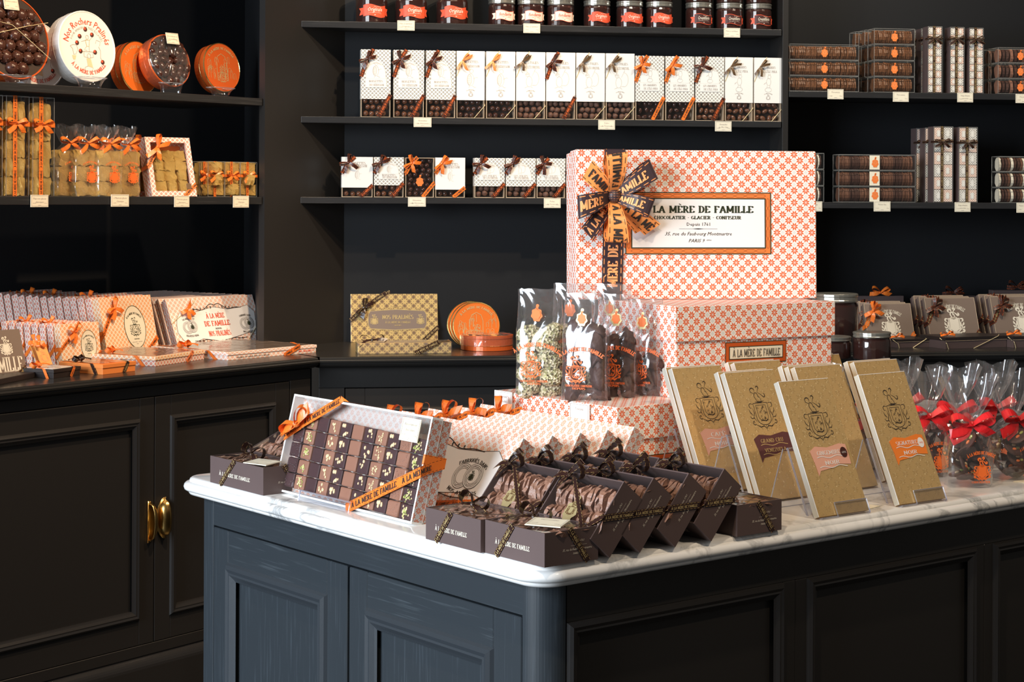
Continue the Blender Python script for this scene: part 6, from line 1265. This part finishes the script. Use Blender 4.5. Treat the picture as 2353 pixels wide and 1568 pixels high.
el(1404, 372, (-1, 0, -.16), OR, 'E FAMILLE', True, 1.05, s0=.15); el(1406, 560, (1, 0, -.05), OR, 'À LA MÈRE', True, 1.05, s0=.55); el(1484, 404, (-.42, 0, .9), BR, 'FAMILLE', True, 1.0, s0=.3); el(1478, 488, (.35, 0, .94), BR, 'FAMILLE', True, .9, s0=.25, lift=.036); el(1322, 486, (-.05, 0, 1), BR, 'MÈRE', True, 1.1, flip=True, s0=.45)
g.sphere((kx, -.022, kz), (.010, .009, .011), BR, 12, 8); part('ribbon_bow', g, t)
# -- cellophane bags with clusters on top of the lowest gift box
def blob(seed, rx, ry, rz, m, jit=.22):
    rnd = random.Random(seed); g = G(); g.sphere((0, 0, 0), (rx, ry, rz), m, 14, 10, jit * .5, rnd); me = g.mesh('cluster', True); return me
CL_P = [blob(i, .020, .014, .015, 'pistachio_crust') for i in range(4)]; CL_D = [blob(i + 9, .020, .011, .012, 'choc_bark', .6) for i in range(4)]
def clusterbag(M, label, w, d, h, fill, kind, seed, group='cellophane bags of chocolate clusters', print_=True):
    rnd = random.Random(seed); t = thing('cluster_bag', label, 'bag', M, group)
    n = 0; z = .012
    while z < h * fill:
        for i in (-1, 1):
            o = link('cluster', rnd.choice(CL_P if kind == 'p' else CL_D), t, T((i * w * .24 + rnd.uniform(-.004, .004), rnd.uniform(-.25, .1) * d, z + rnd.uniform(-.003, .003))) @ Matrix.Rotation(rnd.uniform(-.6, .6) if kind == 'p' else rnd.choice((1.3, .4, -.5, -1.2)), 4, 'Y') @ Matrix.Rotation(rnd.uniform(0, 3), 4, 'X'))
        z += .021 if kind == 'p' else .0185
    N = 32; a, b = w / 2, d / 2
    g = film_bag([(0, a, b, 5, 0), (.004, a, b, 5, 0), (h * .3, a * .99, b * 1.04, 4, 0), (h * .62, a, b, 3.5, .006), (h * .75, a * .99, b * .7, 3, .01), (h * .90, a * .97, b * .25, 3, .01), (h, a * .97, .002, 2, 0)], N, 5, rnd, jit=.018); part('cellophane', g, t, smooth=True)
    g = G(); yb = -b * 1.05
    g.add([(-a * .98, -.0015, h), (a * .98, -.0015, h), (a * .1, yb * .9, h * .60)], [(0, 2, 1)], 'window_film'); part('folded_gusset', g, t)
    g = G(); f = FRONT(yb - .0015, .0004); g.decal(xf(badge2(.025), 1, 1, 0, h * .78), plane((0, yb * .9, 0), (1, 0, 0), (0, 0, 1), .002), 'seal_orange' if kind == 'p' else 'seal_gold'); g.decal(xf(badge2(.018), 1, 1, 0, h * .78), plane((0, yb * .9, 0), (1, 0, 0), (0, 0, 1), .0028), 'seal_orange'); part('seal_sticker', g, t)
    if print_:
        g = G(); write(g, ALM, f, 0, h * .47, .0062, 'ink_orange', w=w * 1.02, arc=w * .8, bold=1.2); g.decal(xf(CRESTP, h * .27, None, -w * .12, h * .29), f, 'ink_orange'); write(g, 'CHOCOLATIER CONFISEUR', f, -w * .05, h * .135, .0032, 'ink_orange', w=w * .6); write(g, 'DEPUIS', f, -w * .05, h * .11, .003, 'ink_orange', w=w * .3); part('orange_print', g, t)
def bagat(u, v, w, lab, kind, seed, back=0, h=.158, rz=0, fill=.66):
    p = Pz(u, v, 1.0204); q = V((p.x, p.y, 0)) - KI; x, y = q.dot(eC), q.dot(eD)
    M = FRI(x, y, 1.0204) @ RZ(-90 + 28 + rz) ; M = M @ T((0, back, 0)); clusterbag(M, lab, w, .045, h, fill, kind, seed)
bagat(1240, 908, .072, 'clear bag of pistachio coated clusters at the left end of the lowest gift box', 'p', 1, rz=10, h=.165); bagat(1300, 910, .064, 'clear bag of pistachio clusters half hidden behind the front chocolate bag', 'p', 2, back=.052, rz=10, h=.172)
bagat(1338, 922, .070, 'front clear bag of dark chocolate clusters with gold edged seal', 'd', 3, back=.018, rz=4, h=.162); bagat(1412, 916, .060, 'middle clear bag of dark chocolate clusters beside the front one', 'd', 4, back=.030, rz=6, h=.158, fill=.55); bagat(1470, 914, .056, 'right clear bag of dark chocolate clusters against the middle gift box', 'd', 5, back=.036, rz=6, h=.150, fill=.45); bagat(1380, 905, .062, 'clear bag of clusters in the rear row behind the dark chocolate bags', 'd', 6, back=.085, rz=8, h=.168, fill=.5)
# price cards on the left face of the lowest gift box
for u, v0, v1, key, ln, lab in ((1156, 898, 950, 'touP', ['Toucans', 'Pistache'], 'white price card at the left corner of the lowest gift box'), (1331, 926, 982, 'tou', ['Toucans'], 'white price card below the front bag of dark clusters')):
    p = Pv(u, (v0 + v1) / 2, KI + eC * (x3 - .004), AZC - 90); h = (v1 - v0) / FPX * p.y * .95; price_card(key, ln, frame(V((p.x, p.y, p.z - h / 2)), -eD), lab, h * 1.3, h, 'price cards on the gift box', paper='white_paper')
# -- gold bars on clear stands
def bar(M, label, w, h, flag=None, group='gold sleeved chocolate bars'):
    t = thing('chocolate_bar', label, 'chocolate bar', M, group); g = G(); d = .009; g.box(0, .0006, 0, w, d, h, 'gold_bar_card', l='gold_edge'); g.box(0, 0, 0, .0008, .001, h, 'white_paper'); g.box(.0008, 0, h - .0008, w, .001, h, 'white_paper'); g.box(.0008, .0002, 0, w, .0007, h - .0008, 'gold_bar_card')
    if flag:
        f = FRONT(.0002, .0004); g.decal(xf(CREST3, h * .36, None, w * .53, h * .70), f, 'ink_dark')
    part('sleeve', g, t)
    if flag:
        fm, l1, l2, ik, dot = flag; g = G(); x0, x1, z0, z1 = w * .20, w * .93, h * .315, h * .50
        P = [(x0, z1 - .006), (x0 + .012, z1), (w * .55, z1 - .003), (x1 - .012, z1 + .001), (x1, z1 - .001), (x1 + .001, z1 - .018), (x1, z0 + .006), (w * .7, z0 + .008), (w * .5, z0 + .003), (x0 + .010, z0 + .001), (x0 + .004, z0 - .006), (x0 + .003, z0 + .012)]
        g.decal((P, [tuple(range(12))[::-1]]), FRONT(.0002, .0006), fm); f = FRONT(.0002, .0010); zc = (z0 + z1) / 2
        write(g, l1, f, w * .55, zc + .0045, .0062, ik, w=w * (.30 if len(l1) < 6 else .46), serif=False, bold=.8); write(g, l2, f, w * .57, zc - .0095, .0058, ik, w=w * (.30 if len(l2) < 6 else .44), serif=False, bold=.8)
        for q in (zc + .0015, zc - .0125): g.decal(poly2([(x0 + .010 + i * (x1 - x0 - .018) / 12, q + .0014 * sin(i * .9)) for i in range(13)], .0010), f, ik)
        if dot: g.decal(disc2(.0065, 18, x1 - .008, z1 - .012, .0075), FRONT(.0002, .0012), dot); write(g, font('63%' if dot == 'banner_brown' else '100%'), FRONT(.0002, .0015), x1 - .008, z1 - .0135, .003, 'white_paper' if dot == 'banner_brown' else 'ink_orange', w=.0085)
        part('flavour_sticker', g, t)
    return t
def bar_stand(M, label, w):
    """clear easel: back, lip at the foot, and rear strut; M leans with the bar"""
    t = thing('bar_stand', label, 'stand', M, 'clear bar stands'); g = G(); g.box(w * .12, .030, -.002, w * .88, .032, .105, 'acrylic'); rods(g, w * .12, .030, -.002, w * .88, .032, .105, .0005, 'acrylic_edge'); part('back_plate', g, t)
    g = G(); g.box(.0, -.003, -.004, w, .032, -.002, 'acrylic'); g.box(w * .35, -.003, -.002, w, -.001, .016, 'acrylic'); P = [(w * .02, .03, -.003), (.004, -.002, -.003), (w * .35, -.002, -.003), (w * .35, -.002, .016), (w - .001, -.002, .016), (w - .001, -.002, -.003), (w - .001, .03, -.003)]; g.tube(P, .0009, 'acrylic_edge', 5); part('lip', g, t)
    g = G(); 
    a = V((w * .05, .033, .105)); b = M.inverted() @ (M @ V((w * .05, .11, .0)) * 1); bz = (M @ b).z - ZT; b = b + (M.inverted().to_3x3() @ V((0, 0, -bz))); a2, b2 = a + V((w * .9, 0, 0)), b + V((w * .9, 0, 0))
    g.quad(a, a2, b2, b, 'acrylic'); g.tube([a, b], .0009, 'acrylic_edge', 5); g.tube([a2, b2], .0009, 'acrylic_edge', 5); g.tube([b, b2], .0007, 'acrylic_edge', 5); part('strut', g, t); return t
BH, BT, BW, BA = .192, 24, .098, 53.5
def barM(TL, dz=0):
    zt = ZT + .004 + BH * cos(radians(BT)) + dz; p = Pz(TL[0], TL[1], zt); e = azdir(BA); b = V((-e.y, e.x, 0)); up = V((0, 0, 1)) * cos(radians(BT)) + b * sin(radians(BT)); return frame(p - up * BH, e, up)
PK, PL, OG = ('flag_pink', 'CAFÉ', 'NOIR', 'white_paper', 'banner_brown'), ('flag_plum', 'GRAND CRU', 'VENEZUELA', 'ink_gold', None), ('flag_orange', 'SIGNATURE', 'NOIR', 'white_paper', 'white_paper')
BARS = [((1543, 846.5), PK, 'CAFÉ NOIR gold bar with pink sticker, farthest left', 2), ((1663.6, 857), PL, 'GRAND CRU VENEZUELA gold bar with plum sticker', 2),
 ((1787.5, 877.5), ('flag_pink', 'GINGEMBRE', 'NOIR', 'white_paper', 'banner_brown'), 'GINGEMBRE NOIR gold bar with pink sticker, nearest the marble edge', 1), ((1971.5, 861.6), OG, 'SIGNATURE NOIR gold bar with orange sticker, beside the red bowed bags', 1),
 ((1686, 834), None, 'plain gold bar of the back row behind GRAND CRU', 2), ((1829, 820), None, 'plain gold bar at the right of the back row', 3), ((1825, 844), None, 'plain gold bar of the middle row behind GINGEMBRE NOIR', 3), ((1961, 832), None, 'plain gold bar of the middle row behind SIGNATURE NOIR', 2)]
bbv = azdir(BA); bbv = V((-bbv.y, bbv.x, 0))
for TL, fl_, lab, n_ in BARS:
    M = barM(TL)
    for k in range(n_): bar(T(bbv * (.0135 * k)) @ M, lab if k == 0 else ['', 'gold bar directly behind the ', 'gold bar second behind the '][k] + lab.split(' with')[0].replace(' gold bar', '').replace('plain gold bar', 'front one') .replace('plain', 'front one'), BW, BH, fl_ if k == 0 else None)
    bar_stand(T(bbv * (.0135 * (n_ - 1))) @ M, 'clear easel stand holding the ' + lab.split(',')[0], BW)
# -- long row of praline boxes facing left
FD = lambda x, y, z, tilt: FRI(x, y, z) @ RZ(-90) @ RX(-tilt)      # local x runs towards the camera corner, face looks left
def fitI(px, x, tilt): # height along a leaning face through line x at which pixel falls
    M = FD(x, 0, ZT, tilt); n = (M.to_3x3() @ V((0, 1, 0))); o = M.translation; r = ray(*px); p = CAMP + r * ((o - CAMP).dot(n) / r.dot(n)); return M.inverted() @ p
for k in range(5):
    tl = 32; xk = .150 + .0510 * k
    if k == 0: q = fitI((1203, 1008), xk, tl); print('pral top right', q); q2 = fitI((1118, 1165), xk, tl); print(q2); hp = q.z; xr_ = q.x
    M = FD(xk, 0, ZT, tl) @ T((xr_ - .36, 0, 0)); lab = ['front leaning praline box with FABRIQUÉS DANS NOS ATELIERS beside the chocolate assortment', 'second leaning praline box of the row on the marble', 'third leaning praline box of the row on the marble', 'fourth leaning praline box of the row on the marble', 'last leaning praline box of the row, next to the lowest gift box'][k]
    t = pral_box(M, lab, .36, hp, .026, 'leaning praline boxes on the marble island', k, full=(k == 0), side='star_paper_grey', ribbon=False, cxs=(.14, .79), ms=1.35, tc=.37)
    g = G(); ribtext(g, [(.215, -.0012, .0), (.36, -.0012, hp * .20)], (1, 0, 0), .011, 'orange_ribbon'); ribtext(g, [(0, -.0012, hp * .6), (.10, -.0012, hp)], (1, 0, 0), .011, 'orange_ribbon'); g.strip([(.10, -.0012, hp), (.10, 0, hp + .001), (.20, .026, hp + .001)], [(0, 0, 1), (1, 0, 0), (1, 0, 0)], .011, 'orange_ribbon'); wrapback(g, .36, .026, hp * .6, hp * .2, .011, 'orange_ribbon'); bow(g, (.06, -.004, hp * .92), 'orange_ribbon', .026, .012, (70, 120, 200, 20), rnd=random.Random(k)); part('ribbon', g, t)
# -- chocolate assortment in an open window box on a clear stand
tA_ = 14; qb = fitI((945, 1205), .042, tA_); qt = fitI((995, 957), .042, tA_); ql = fitI((625, 1125), .042, tA_); qtl = fitI((680, 907), .042, tA_); print('assort', qb, qt, ql, qtl)
wA = (qb.x + qt.x) / 2 - (ql.x + qtl.x) / 2; hA = (qt.z + qtl.z) / 2 - (qb.z + ql.z) / 2; MAs = FD(.042, 0, ZT, tA_) @ T(((ql.x + qtl.x) / 2, 0, (qb.z + ql.z) / 2)); print(wA, hA)
t = thing('chocolate_assortment_box', 'large window box of assorted square chocolates with orange ribbon on a clear stand', 'box', MAs); b = .009; dA = .034
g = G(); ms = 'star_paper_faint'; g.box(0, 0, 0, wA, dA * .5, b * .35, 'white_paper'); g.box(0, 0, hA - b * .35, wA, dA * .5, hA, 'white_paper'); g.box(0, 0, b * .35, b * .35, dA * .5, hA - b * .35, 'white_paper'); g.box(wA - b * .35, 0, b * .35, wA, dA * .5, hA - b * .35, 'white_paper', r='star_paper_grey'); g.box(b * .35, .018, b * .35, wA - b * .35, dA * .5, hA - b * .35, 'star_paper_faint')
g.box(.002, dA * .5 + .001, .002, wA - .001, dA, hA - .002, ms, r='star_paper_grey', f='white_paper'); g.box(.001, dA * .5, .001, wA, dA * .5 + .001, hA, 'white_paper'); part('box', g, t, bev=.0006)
fx0, fx1, fz0, fz1 = .016, wA - .006, .005, hA - .028; NC, NR = 11, 5
KM = ['choc_dark', 'choc_milk', 'choc_dark', 'choc_milk', 'choc_dark', 'choc_milk', 'choc_dark', 'choc_milk', 'choc_dark', 'choc_milk', 'choc_dark']; KT = ['r', 'g', None, 'n', 'n', None, 's', 'w', 'n', 'r', 'g']; CP = {}; rnd = random.Random(4)
cw, ch = (fx1 - fx0) / NC, (fz1 - fz0) / NR
for c in range(NC):
    for r_ in range(NR):
        key = (KM[c], KT[c], r_ % 3)
        if key not in CP:
            g = G(); m_ = KM[c]; bm = bmesh.new(); bmesh.ops.create_cube(bm, size=1)
            for v in bm.verts: v.co = V((v.co.x * (cw * .90), v.co.y * .016, v.co.z * (ch * .93)))
            bmesh.ops.bevel(bm, geom=bm.edges[:], offset=.0022, segments=3, affect='EDGES', profile=.6); bm.verts.index_update(); vs = [v.co.copy() + (V((rnd.uniform(-1, 1),) * 3) * .0006 if KT[c] == 'r' else V((0, 0, 0))) for v in bm.verts]; g.add(vs, [tuple(v.index for v in f_.verts) for f_ in bm.faces], m_); bm.free(); CP[key] = g.mesh('chocolate')
            tp = KT[c]; g2 = G()
            if tp in ('g', 'w', 'n', 's'):
                for _ in range({'g': 26, 'w': 16, 'n': 6, 's': 5}[tp]):
                    q = rnd.uniform(.0008, .0016) if tp in 'gw' else rnd.uniform(.0014, .0028); x, z = rnd.gauss(0, cw * .13), rnd.gauss(0, ch * .18); 
                    if abs(x) < cw * .4 and abs(z) < ch * .42: g2.sphere((x, -.0085, z), (q, q * .6, q * 1.2), 'nut_green' if tp == 'g' and rnd.random() < .6 else 'nut_pale', 6, 4)
                CP[key] = (CP[key], g2.mesh('nuts', True))
            elif tp == 'r':
                for _ in range(14): g2.sphere((rnd.uniform(-.4, .4) * cw, -.0078, rnd.uniform(-.42, .42) * ch), (.0016, .001, .0016), m_, 6, 4)
                CP[key] = (CP[key], g2.mesh('nuts', True))
        me = CP[key]; o = link('chocolate', me[0] if isinstance(me, tuple) else me, t, T((fx0 + (c + .5) * cw, .0100, fz0 + (r_ + .5) * ch + (NC - c) * .0006 - .003)) @ Matrix.Rotation(rnd.uniform(-.02, .02), 4, 'Y'))
        if isinstance(me, tuple): link('topping', me[1], o)
g = G(); g.quad((b * .3, -.0006, b * .3), (wA - b * .3, -.0006, b * .3), (wA - b * .3, -.0006, hA - b * .3), (b * .3, -.0006, hA - b * .3), 'window_film'); part('clear_window', g, t)
g = G(); rw = .0135; kx_, kz_ = wA * .115, hA * .70
ribtext(g, [(-.001, -.0015, hA * .56), (kx_, -.004, kz_)], (1, 0, 0), rw, 'orange_ribbon'); ribtext(g, [(kx_, -.004, kz_), (wA * .36, -.0015, hA + .001)], (1, 0, 0), rw, 'orange_ribbon', s0=.1, h=.5); ribtext(g, [(wA * .56, -.0022, -.001), (wA + .0005, -.0022, hA * .48)], (1, 0, 0), rw * 1.1, 'orange_ribbon', s0=.08, h=.55, gap=.4); tribbon(g, [(wA + .0005, -.0022, hA * .48), (wA + .0012, .010, hA * .53), (wA + .0012, dA, hA * .60)], (0, -.2, 1), rw * 1.1, 'orange_ribbon', 'MÈRE', 'ink_dark', n=4)
g.strip([(wA * .36, -.0015, hA + .001), (wA * .40, 0, hA + .0012), (wA * .62, dA, hA + .0012)], [(0, 0, 1), (1, 0, 0), (1, 0, 0)], rw, 'orange_ribbon'); wrapback(g, wA, dA, hA * .56, hA * .60, rw, 'orange_ribbon'); bow(g, (kx_, -.007, kz_), 'orange_ribbon', .032, .016, (48, 205, 214, 40), rnd=random.Random(3), loops=0); bow(g, (kx_, -.007, kz_), 'orange_ribbon', .030, .015, (60, 200), rnd=random.Random(3), loops=2, lift=.6); part('ribbon', g, t)
price_card('ass', ['Assortiment', 'chocolats'], MAs @ T((wA * .885, -.0035, hA * .735)), 'white price card taped on the assortment window box', .042, .031, 'price cards on the island goods')
t = thing('assortment_stand', 'clear bent plastic stand under the chocolate assortment box', 'stand', MAs); g = G(); g.box(wA * .25, -.012, -.0075, wA * .62, .05, -.0055, 'acrylic'); g.box(wA * .25, -.012, -.0055, wA * .62, -.010, .008, 'acrylic'); g.tube([(wA * .62, .05, -.0065), (wA * .62, -.011, -.0065), (wA * .62, -.011, .009), (wA * .25, -.011, .009), (wA * .25, -.011, -.0065)], .0011, 'acrylic_edge', 6); part('lip', g, t); g = G(); g.box(wA * .3, dA + .004, -.004, wA * .6, dA + .006, hA * .7, 'acrylic'); part('back_plate', g, t)
# -- dark florentine boxes
FW, FDp, FH = .083, .1135, .0400
def florbox(M, label, group, crestw=False, frontr=True, seed=1, closed=False, w=FW, d=FDp, h=FH, lift=0):
    """x: short side to the right, y: long side away; window on top"""
    rnd = random.Random(seed); t = thing('florentine_box', label, 'box', M, group); e = .0016; b = 'brown_card'; g = G()
    g.box(0, 0, 0, w, e, h, b); g.box(0, d - e, 0, w, d, h, b); g.box(0, e, 0, e, d - e, h, b); g.box(w - e, e, 0, w, d - e, h, b); g.box(e, e, 0, w - e, d - e, e, b)
    f = plane((0, d, 0), (0, -1, 0), (0, 0, 1), .0005); write(g, ALM, f, d * .47, h * .36, h * .14, 'ink_cream', w=d * .58, bold=.85)
    f = FRONT(); write(g, font('Depuis 1761', .3), f, w * .62, h * .62, h * .065, 'ink_cream', w=w * .22); g.decal(rect2(w * .48, h * .52, w * .78, h * .525), f, 'ink_cream'); write(g, font('35, rue du Faubourg Montmartre', .3), f, w * .60, h * .38, h * .075, 'ink_cream', w=w * .55); write(g, font('PARIS 9ème', .3), f, w * .62, h * .26, h * .06, 'ink_cream', w=w * .2)
    part('tray', g, t)
    for col, (cx_, n) in enumerate(((w * .30, 13), (w * .70, 13))):
        for i in range(n):
            key = ('bis', (i + seed) % 4)
            if key not in PROTO:
                gg = G(); r2 = random.Random((i + seed) % 4 + 5); N = 22; th = .0026; ph = r2.uniform(0, 6); vs = []; R0 = .0185
                for s_ in (-1, 1):
                    for q in range(N): a = 2 * pi * q / N; R = R0 * (1 + .07 * sin(5 * a + ph) + .04 * sin(9 * a + ph * 2)); vs.append((R * cos(a), s_ * th * (.8 + .5 * sin(3 * a + ph)) + .0016 * sin(4 * a + ph), R * sin(a)))
                gg.add(vs, [tuple(range(N)), tuple(range(N, 2 * N))[::-1]] + [(q, N + q, N + (q + 1) % N, (q + 1) % N) for q in range(N)], 'biscuit'); PROTO[key] = gg.mesh('biscuit')
            link('biscuit', PROTO[key], t, T((cx_ + rnd.uniform(-.001, .001), .007 + i * (d - .014) / (n - 1), h * .50 + rnd.uniform(0, .002))) @ Matrix.Rotation(rnd.uniform(.15, .38), 4, 'X') @ Matrix.Rotation(rnd.uniform(0, 6), 4, 'Y'))
    g = G(); g.quad((.001, .001, h - .0004), (w - .001, .001, h - .0004), (w - .001, d - .001, h - .0004), (.001, d - .001, h - .0004), 'window_film'); rods(g, .001, .001, h - .0012, w - .001, d - .001, h - .0008, .0004, 'clear_edge'); part('clear_lid', g, t)
    if crestw: g = G(); f = plane((0, d, h), (0, -1, 0), (1, 0, 0), -.0008) if 0 else plane((w * .40, d * .52, h + .0002), (-.45 * 0 + 0, -1, 0), (1, 0, 0), .0006); g.decal(xf(badge2(.034), 1, 1, 0, 0), f, 'seal_gold'); f = plane((w * .40, d * .52, h + .0006), (0, -1, 0), (1, 0, 0), .0009); g.decal(xf(CREST1, .020), f, 'bronze_ribbon'); part('seal_sticker', g, t)
    return t
def flor_ribbon(t, w, d, h, seed, mode):
    g = G(); e = .0012; rw = .0085; R_ = 'brown_ribbon'; rnd = random.Random(seed)
    if mode == 'flat':
        ribtext(g, [(-e, d * .80, 0), (-e, d * .52, h + e)], (0, 1, 0), rw, R_, ALM, 'ink_gold', out=(-1, 0, 0)); g.strip([(-e, d * .52, h + e), (w * .5, -.0 + .001, h + e * 1.5)], [(0, 1, 0), (1, 0, 0)], rw, R_, rep=.006)
        ribtext(g, [(w * .45, -e, h + e), (w * .80, -e, 0)], (1, 0, 0), rw, R_, ALM, 'ink_gold', side=-1); bow(g, (w * .5, d * .62, h + .003), R_, .024, .010, (20, 165, 215, -20), n=(-.35, -.25, .9), up=(.6, 0, .5), rnd=rnd, lift=.8)
    else:
        ribtext(g, [(w * .36, -e, h), (w * .76, -e, 0)], (1, 0, 0), rw, R_, ALM, 'ink_gold', s0=.05, side=-1); g.strip([(-e, d * .5, 0), (-e, d * .3, h + e), (w * .36, 0, h + e * 2), (w * .36, -e, h)], [(0, 1, 0), (0, 1, 0), (1, .6, 0), (1, 0, 0)], rw, R_, rep=.006); g.strip([(-e, d * .1, h + e), (w * .9, d * .75, h + e)], (0, 1, 0), rw, R_, rep=.006)
        bow(g, (w * .92, d * .80, h + .003), R_, .023, .010, (15, 60, 200, 255), n=(0, 0, 1), up=(1, 0, 0), rnd=rnd, lift=.9)
    part('ribbon', g, t)
GF = 'dark florentine boxes on the marble island'
def tiltM(x, y, a=50): return FRI(x, y, ZT) @ RY(-a)
t = florbox(MX(.012, .004), 'flat brown florentine box at the front corner of the marble', GF, seed=1); flor_ribbon(t, FW, FDp, FH, 1, 'flat')
t = florbox(MX(.006, .1185), 'flat brown florentine box beside the assortment box, second from the corner', GF, seed=2); flor_ribbon(t, FW, FDp, FH, 2, 'flat')
t = florbox(MX(.012, .640), 'flat brown florentine box at the far left end of the marble', GF, seed=3, d=.155, w=.075); flor_ribbon(t, .075, .155, FH, 3, 'flat')
price_card('fl1', ['Florentins'], MX(.030, .030, ZT + FH + .0035) @ RZ(-62) @ RX(-84), 'white price card lying on the front corner florentine box', .046, .032, 'price cards on the island goods'); price_card('fl2', ['Florentins'], MX(.012, .665, ZT + FH + .003) @ RZ(-75) @ RX(-86), 'white price card lying on the left end florentine box', .046, .032, 'price cards on the island goods')
t = florbox(FRI(.115, .705, ZT) @ RY(-24), 'tilted florentine box behind the left end one', GF, seed=4, d=.13); flor_ribbon(t, FW, .13, FH, 4, 'tilt0')
for k, x in enumerate((.108, .157, .2165, .279)):
    w_ = ['first', 'second', 'third', 'last'][k]; t = florbox(tiltM(x + .004, .002), f'{w_} tilted florentine box of the front row, counted from the marble corner', GF, crestw=(k == 0), seed=5 + k); flor_ribbon(t, FW, FDp, FH, k, 'tilt')
for k, x in enumerate((.108, .157, .2165, .279)):
    w_ = ['first', 'second', 'third', 'last'][k]; t = florbox(tiltM(x + .004, .122), f'{w_} tilted florentine box of the rear row, by the praline boxes', GF, crestw=(k == 0), seed=9 + k); flor_ribbon(t, FW, FDp, FH, k + 3, 'tilt0')
t = florbox(MX(.330, .003), 'flat brown florentine box at the right end of the tilted row, by the gold bars', GF, seed=14, w=.082, d=.11); flor_ribbon(t, .082, .11, FH, 6, 'flat')
# -- red bowed bags
def redbag(M, label, h, r, seed):
    rnd = random.Random(seed); t = thing('red_bow_bag', label, 'bag', M, 'red bowed bags of dark chocolates'); hb_ = h * .52
    for k in range(13):
        z = .010 + hb_ * .9 * (k // 3) / 4.4; a = k * 2.1 + rnd.uniform(-.3, .3); q = r * .52 * (1 if k % 3 else .9); o = link('chocolate_disc', DISC[k % 3], t, T((q * cos(a), q * .8 * sin(a), z + .006)) @ Matrix.Rotation(rnd.uniform(-1, 1), 4, 'X') @ Matrix.Rotation(rnd.uniform(-1, 1), 4, 'Y'))
    g = film_bag([(0, r * .86, r * .66, 3.5, 0), (.004, r * .95, r * .72, 3, .01), (hb_ * .5, r * 1.05, r * .85, 2.6, .03), (hb_ * .85, r * .9, r * .75, 2.3, .05), (hb_, r * .55, r * .5, 2, .12), (hb_ * 1.10, r * .22, r * .2, 2, .16), (hb_ * 1.2, r * .38, r * .32, 2, .2), (h * .82, r * .85, r * .62, 2, .22), (h, r * 1.1, r * .78, 2, .24)], 36, 7, rnd, jit=.03); part('cellophane', g, t, smooth=True)
    g = G(); f = FRONT(-r * .90); write(g, ALM, f, r * .2, hb_ * .60, .005, 'ink_orange', w=r * 1.2, arc=r * 1.1, bold=1.2); g.decal(xf(CRESTB, hb_ * .42, None, r * .25, hb_ * .34), f, 'ink_orange'); write(g, 'CHOCOLATIER', f, r * .2, hb_ * .10, .0032, 'ink_orange', w=r * .8); part('orange_print', g, t)
    g = G(); bow(g, (0, -r * .30, hb_ * 1.10), 'red_ribbon', .034, .015, (18, 165, 232, -28, 215), rnd=rnd, lift=.6); part('ribbon', g, t)
DISC = []
for i, m_ in enumerate(('choc_dark', 'choc_mid', 'choc_bark')):
    g = G(); r2 = random.Random(i); g.lathe([(.013, -.0022), (.0165, -.001), (.0165, .001), (.013, .0022)], m_, 16)
    for _ in range(3): a, q = r2.uniform(0, 6), r2.uniform(0, .009); g.sphere((q * cos(a), q * sin(a), .003), (.004, .0025, .002), r2.choice(('nut_green', 'nut_pale', 'seal_orange', 'choc_milk')), 8, 5)
    DISC.append(g.mesh('chocolate_disc', False))
for k, (x, y, h, r, lab) in enumerate(((.868, .046, .165, .036, 'red bowed bag of dark chocolates standing foremost at the marble edge'), (.895, .150, .165, .037, 'red bowed bag of dark chocolates directly right of the SIGNATURE bar'), (.975, .048, .165, .036, 'red bowed bag cut by the right edge of the picture'), (.985, .165, .165, .036, 'red bowed bag in the second row behind the foremost one'), (.90, .265, .165, .036, 'red bowed bag in the third row, left'), (1.00, .285, .165, .036, 'red bowed bag in the third row, right'), (.80, .290, .165, .034, 'red bowed bag half hidden behind the gold bars'), (1.085, .165, .165, .036, 'red bowed bag at the far right of the second row'))):
    redbag(MX(x + r, y + r, ZT, -30 + 12 * (k % 3)), lab, h, r, k)
g = G(); g.box(0, 0, 0, .055, .036, .0006, 'cream_label'); 
for q in range(2): write(g, font(['Tablettes', 'chocolat noir'][q]), TOP(.0006), .0275, .022 - .009 * q, .0035, 'ink_grey', w=.03)
solo('price_card', g, 'cream price card lying flat on the marble between the GINGEMBRE and SIGNATURE bars', 'price card', MX(.600, .030, ZT + .0003, 12), 'price cards on the island goods')
g = G(); g.box(0, 0, 0, .09, .04, .0006, 'cream_label'); solo('price_card', g, 'cream price card lying flat at the right edge under the red bowed bags', 'price card', MX(.99, .022, ZT + .0003, 2), 'price cards on the island goods')
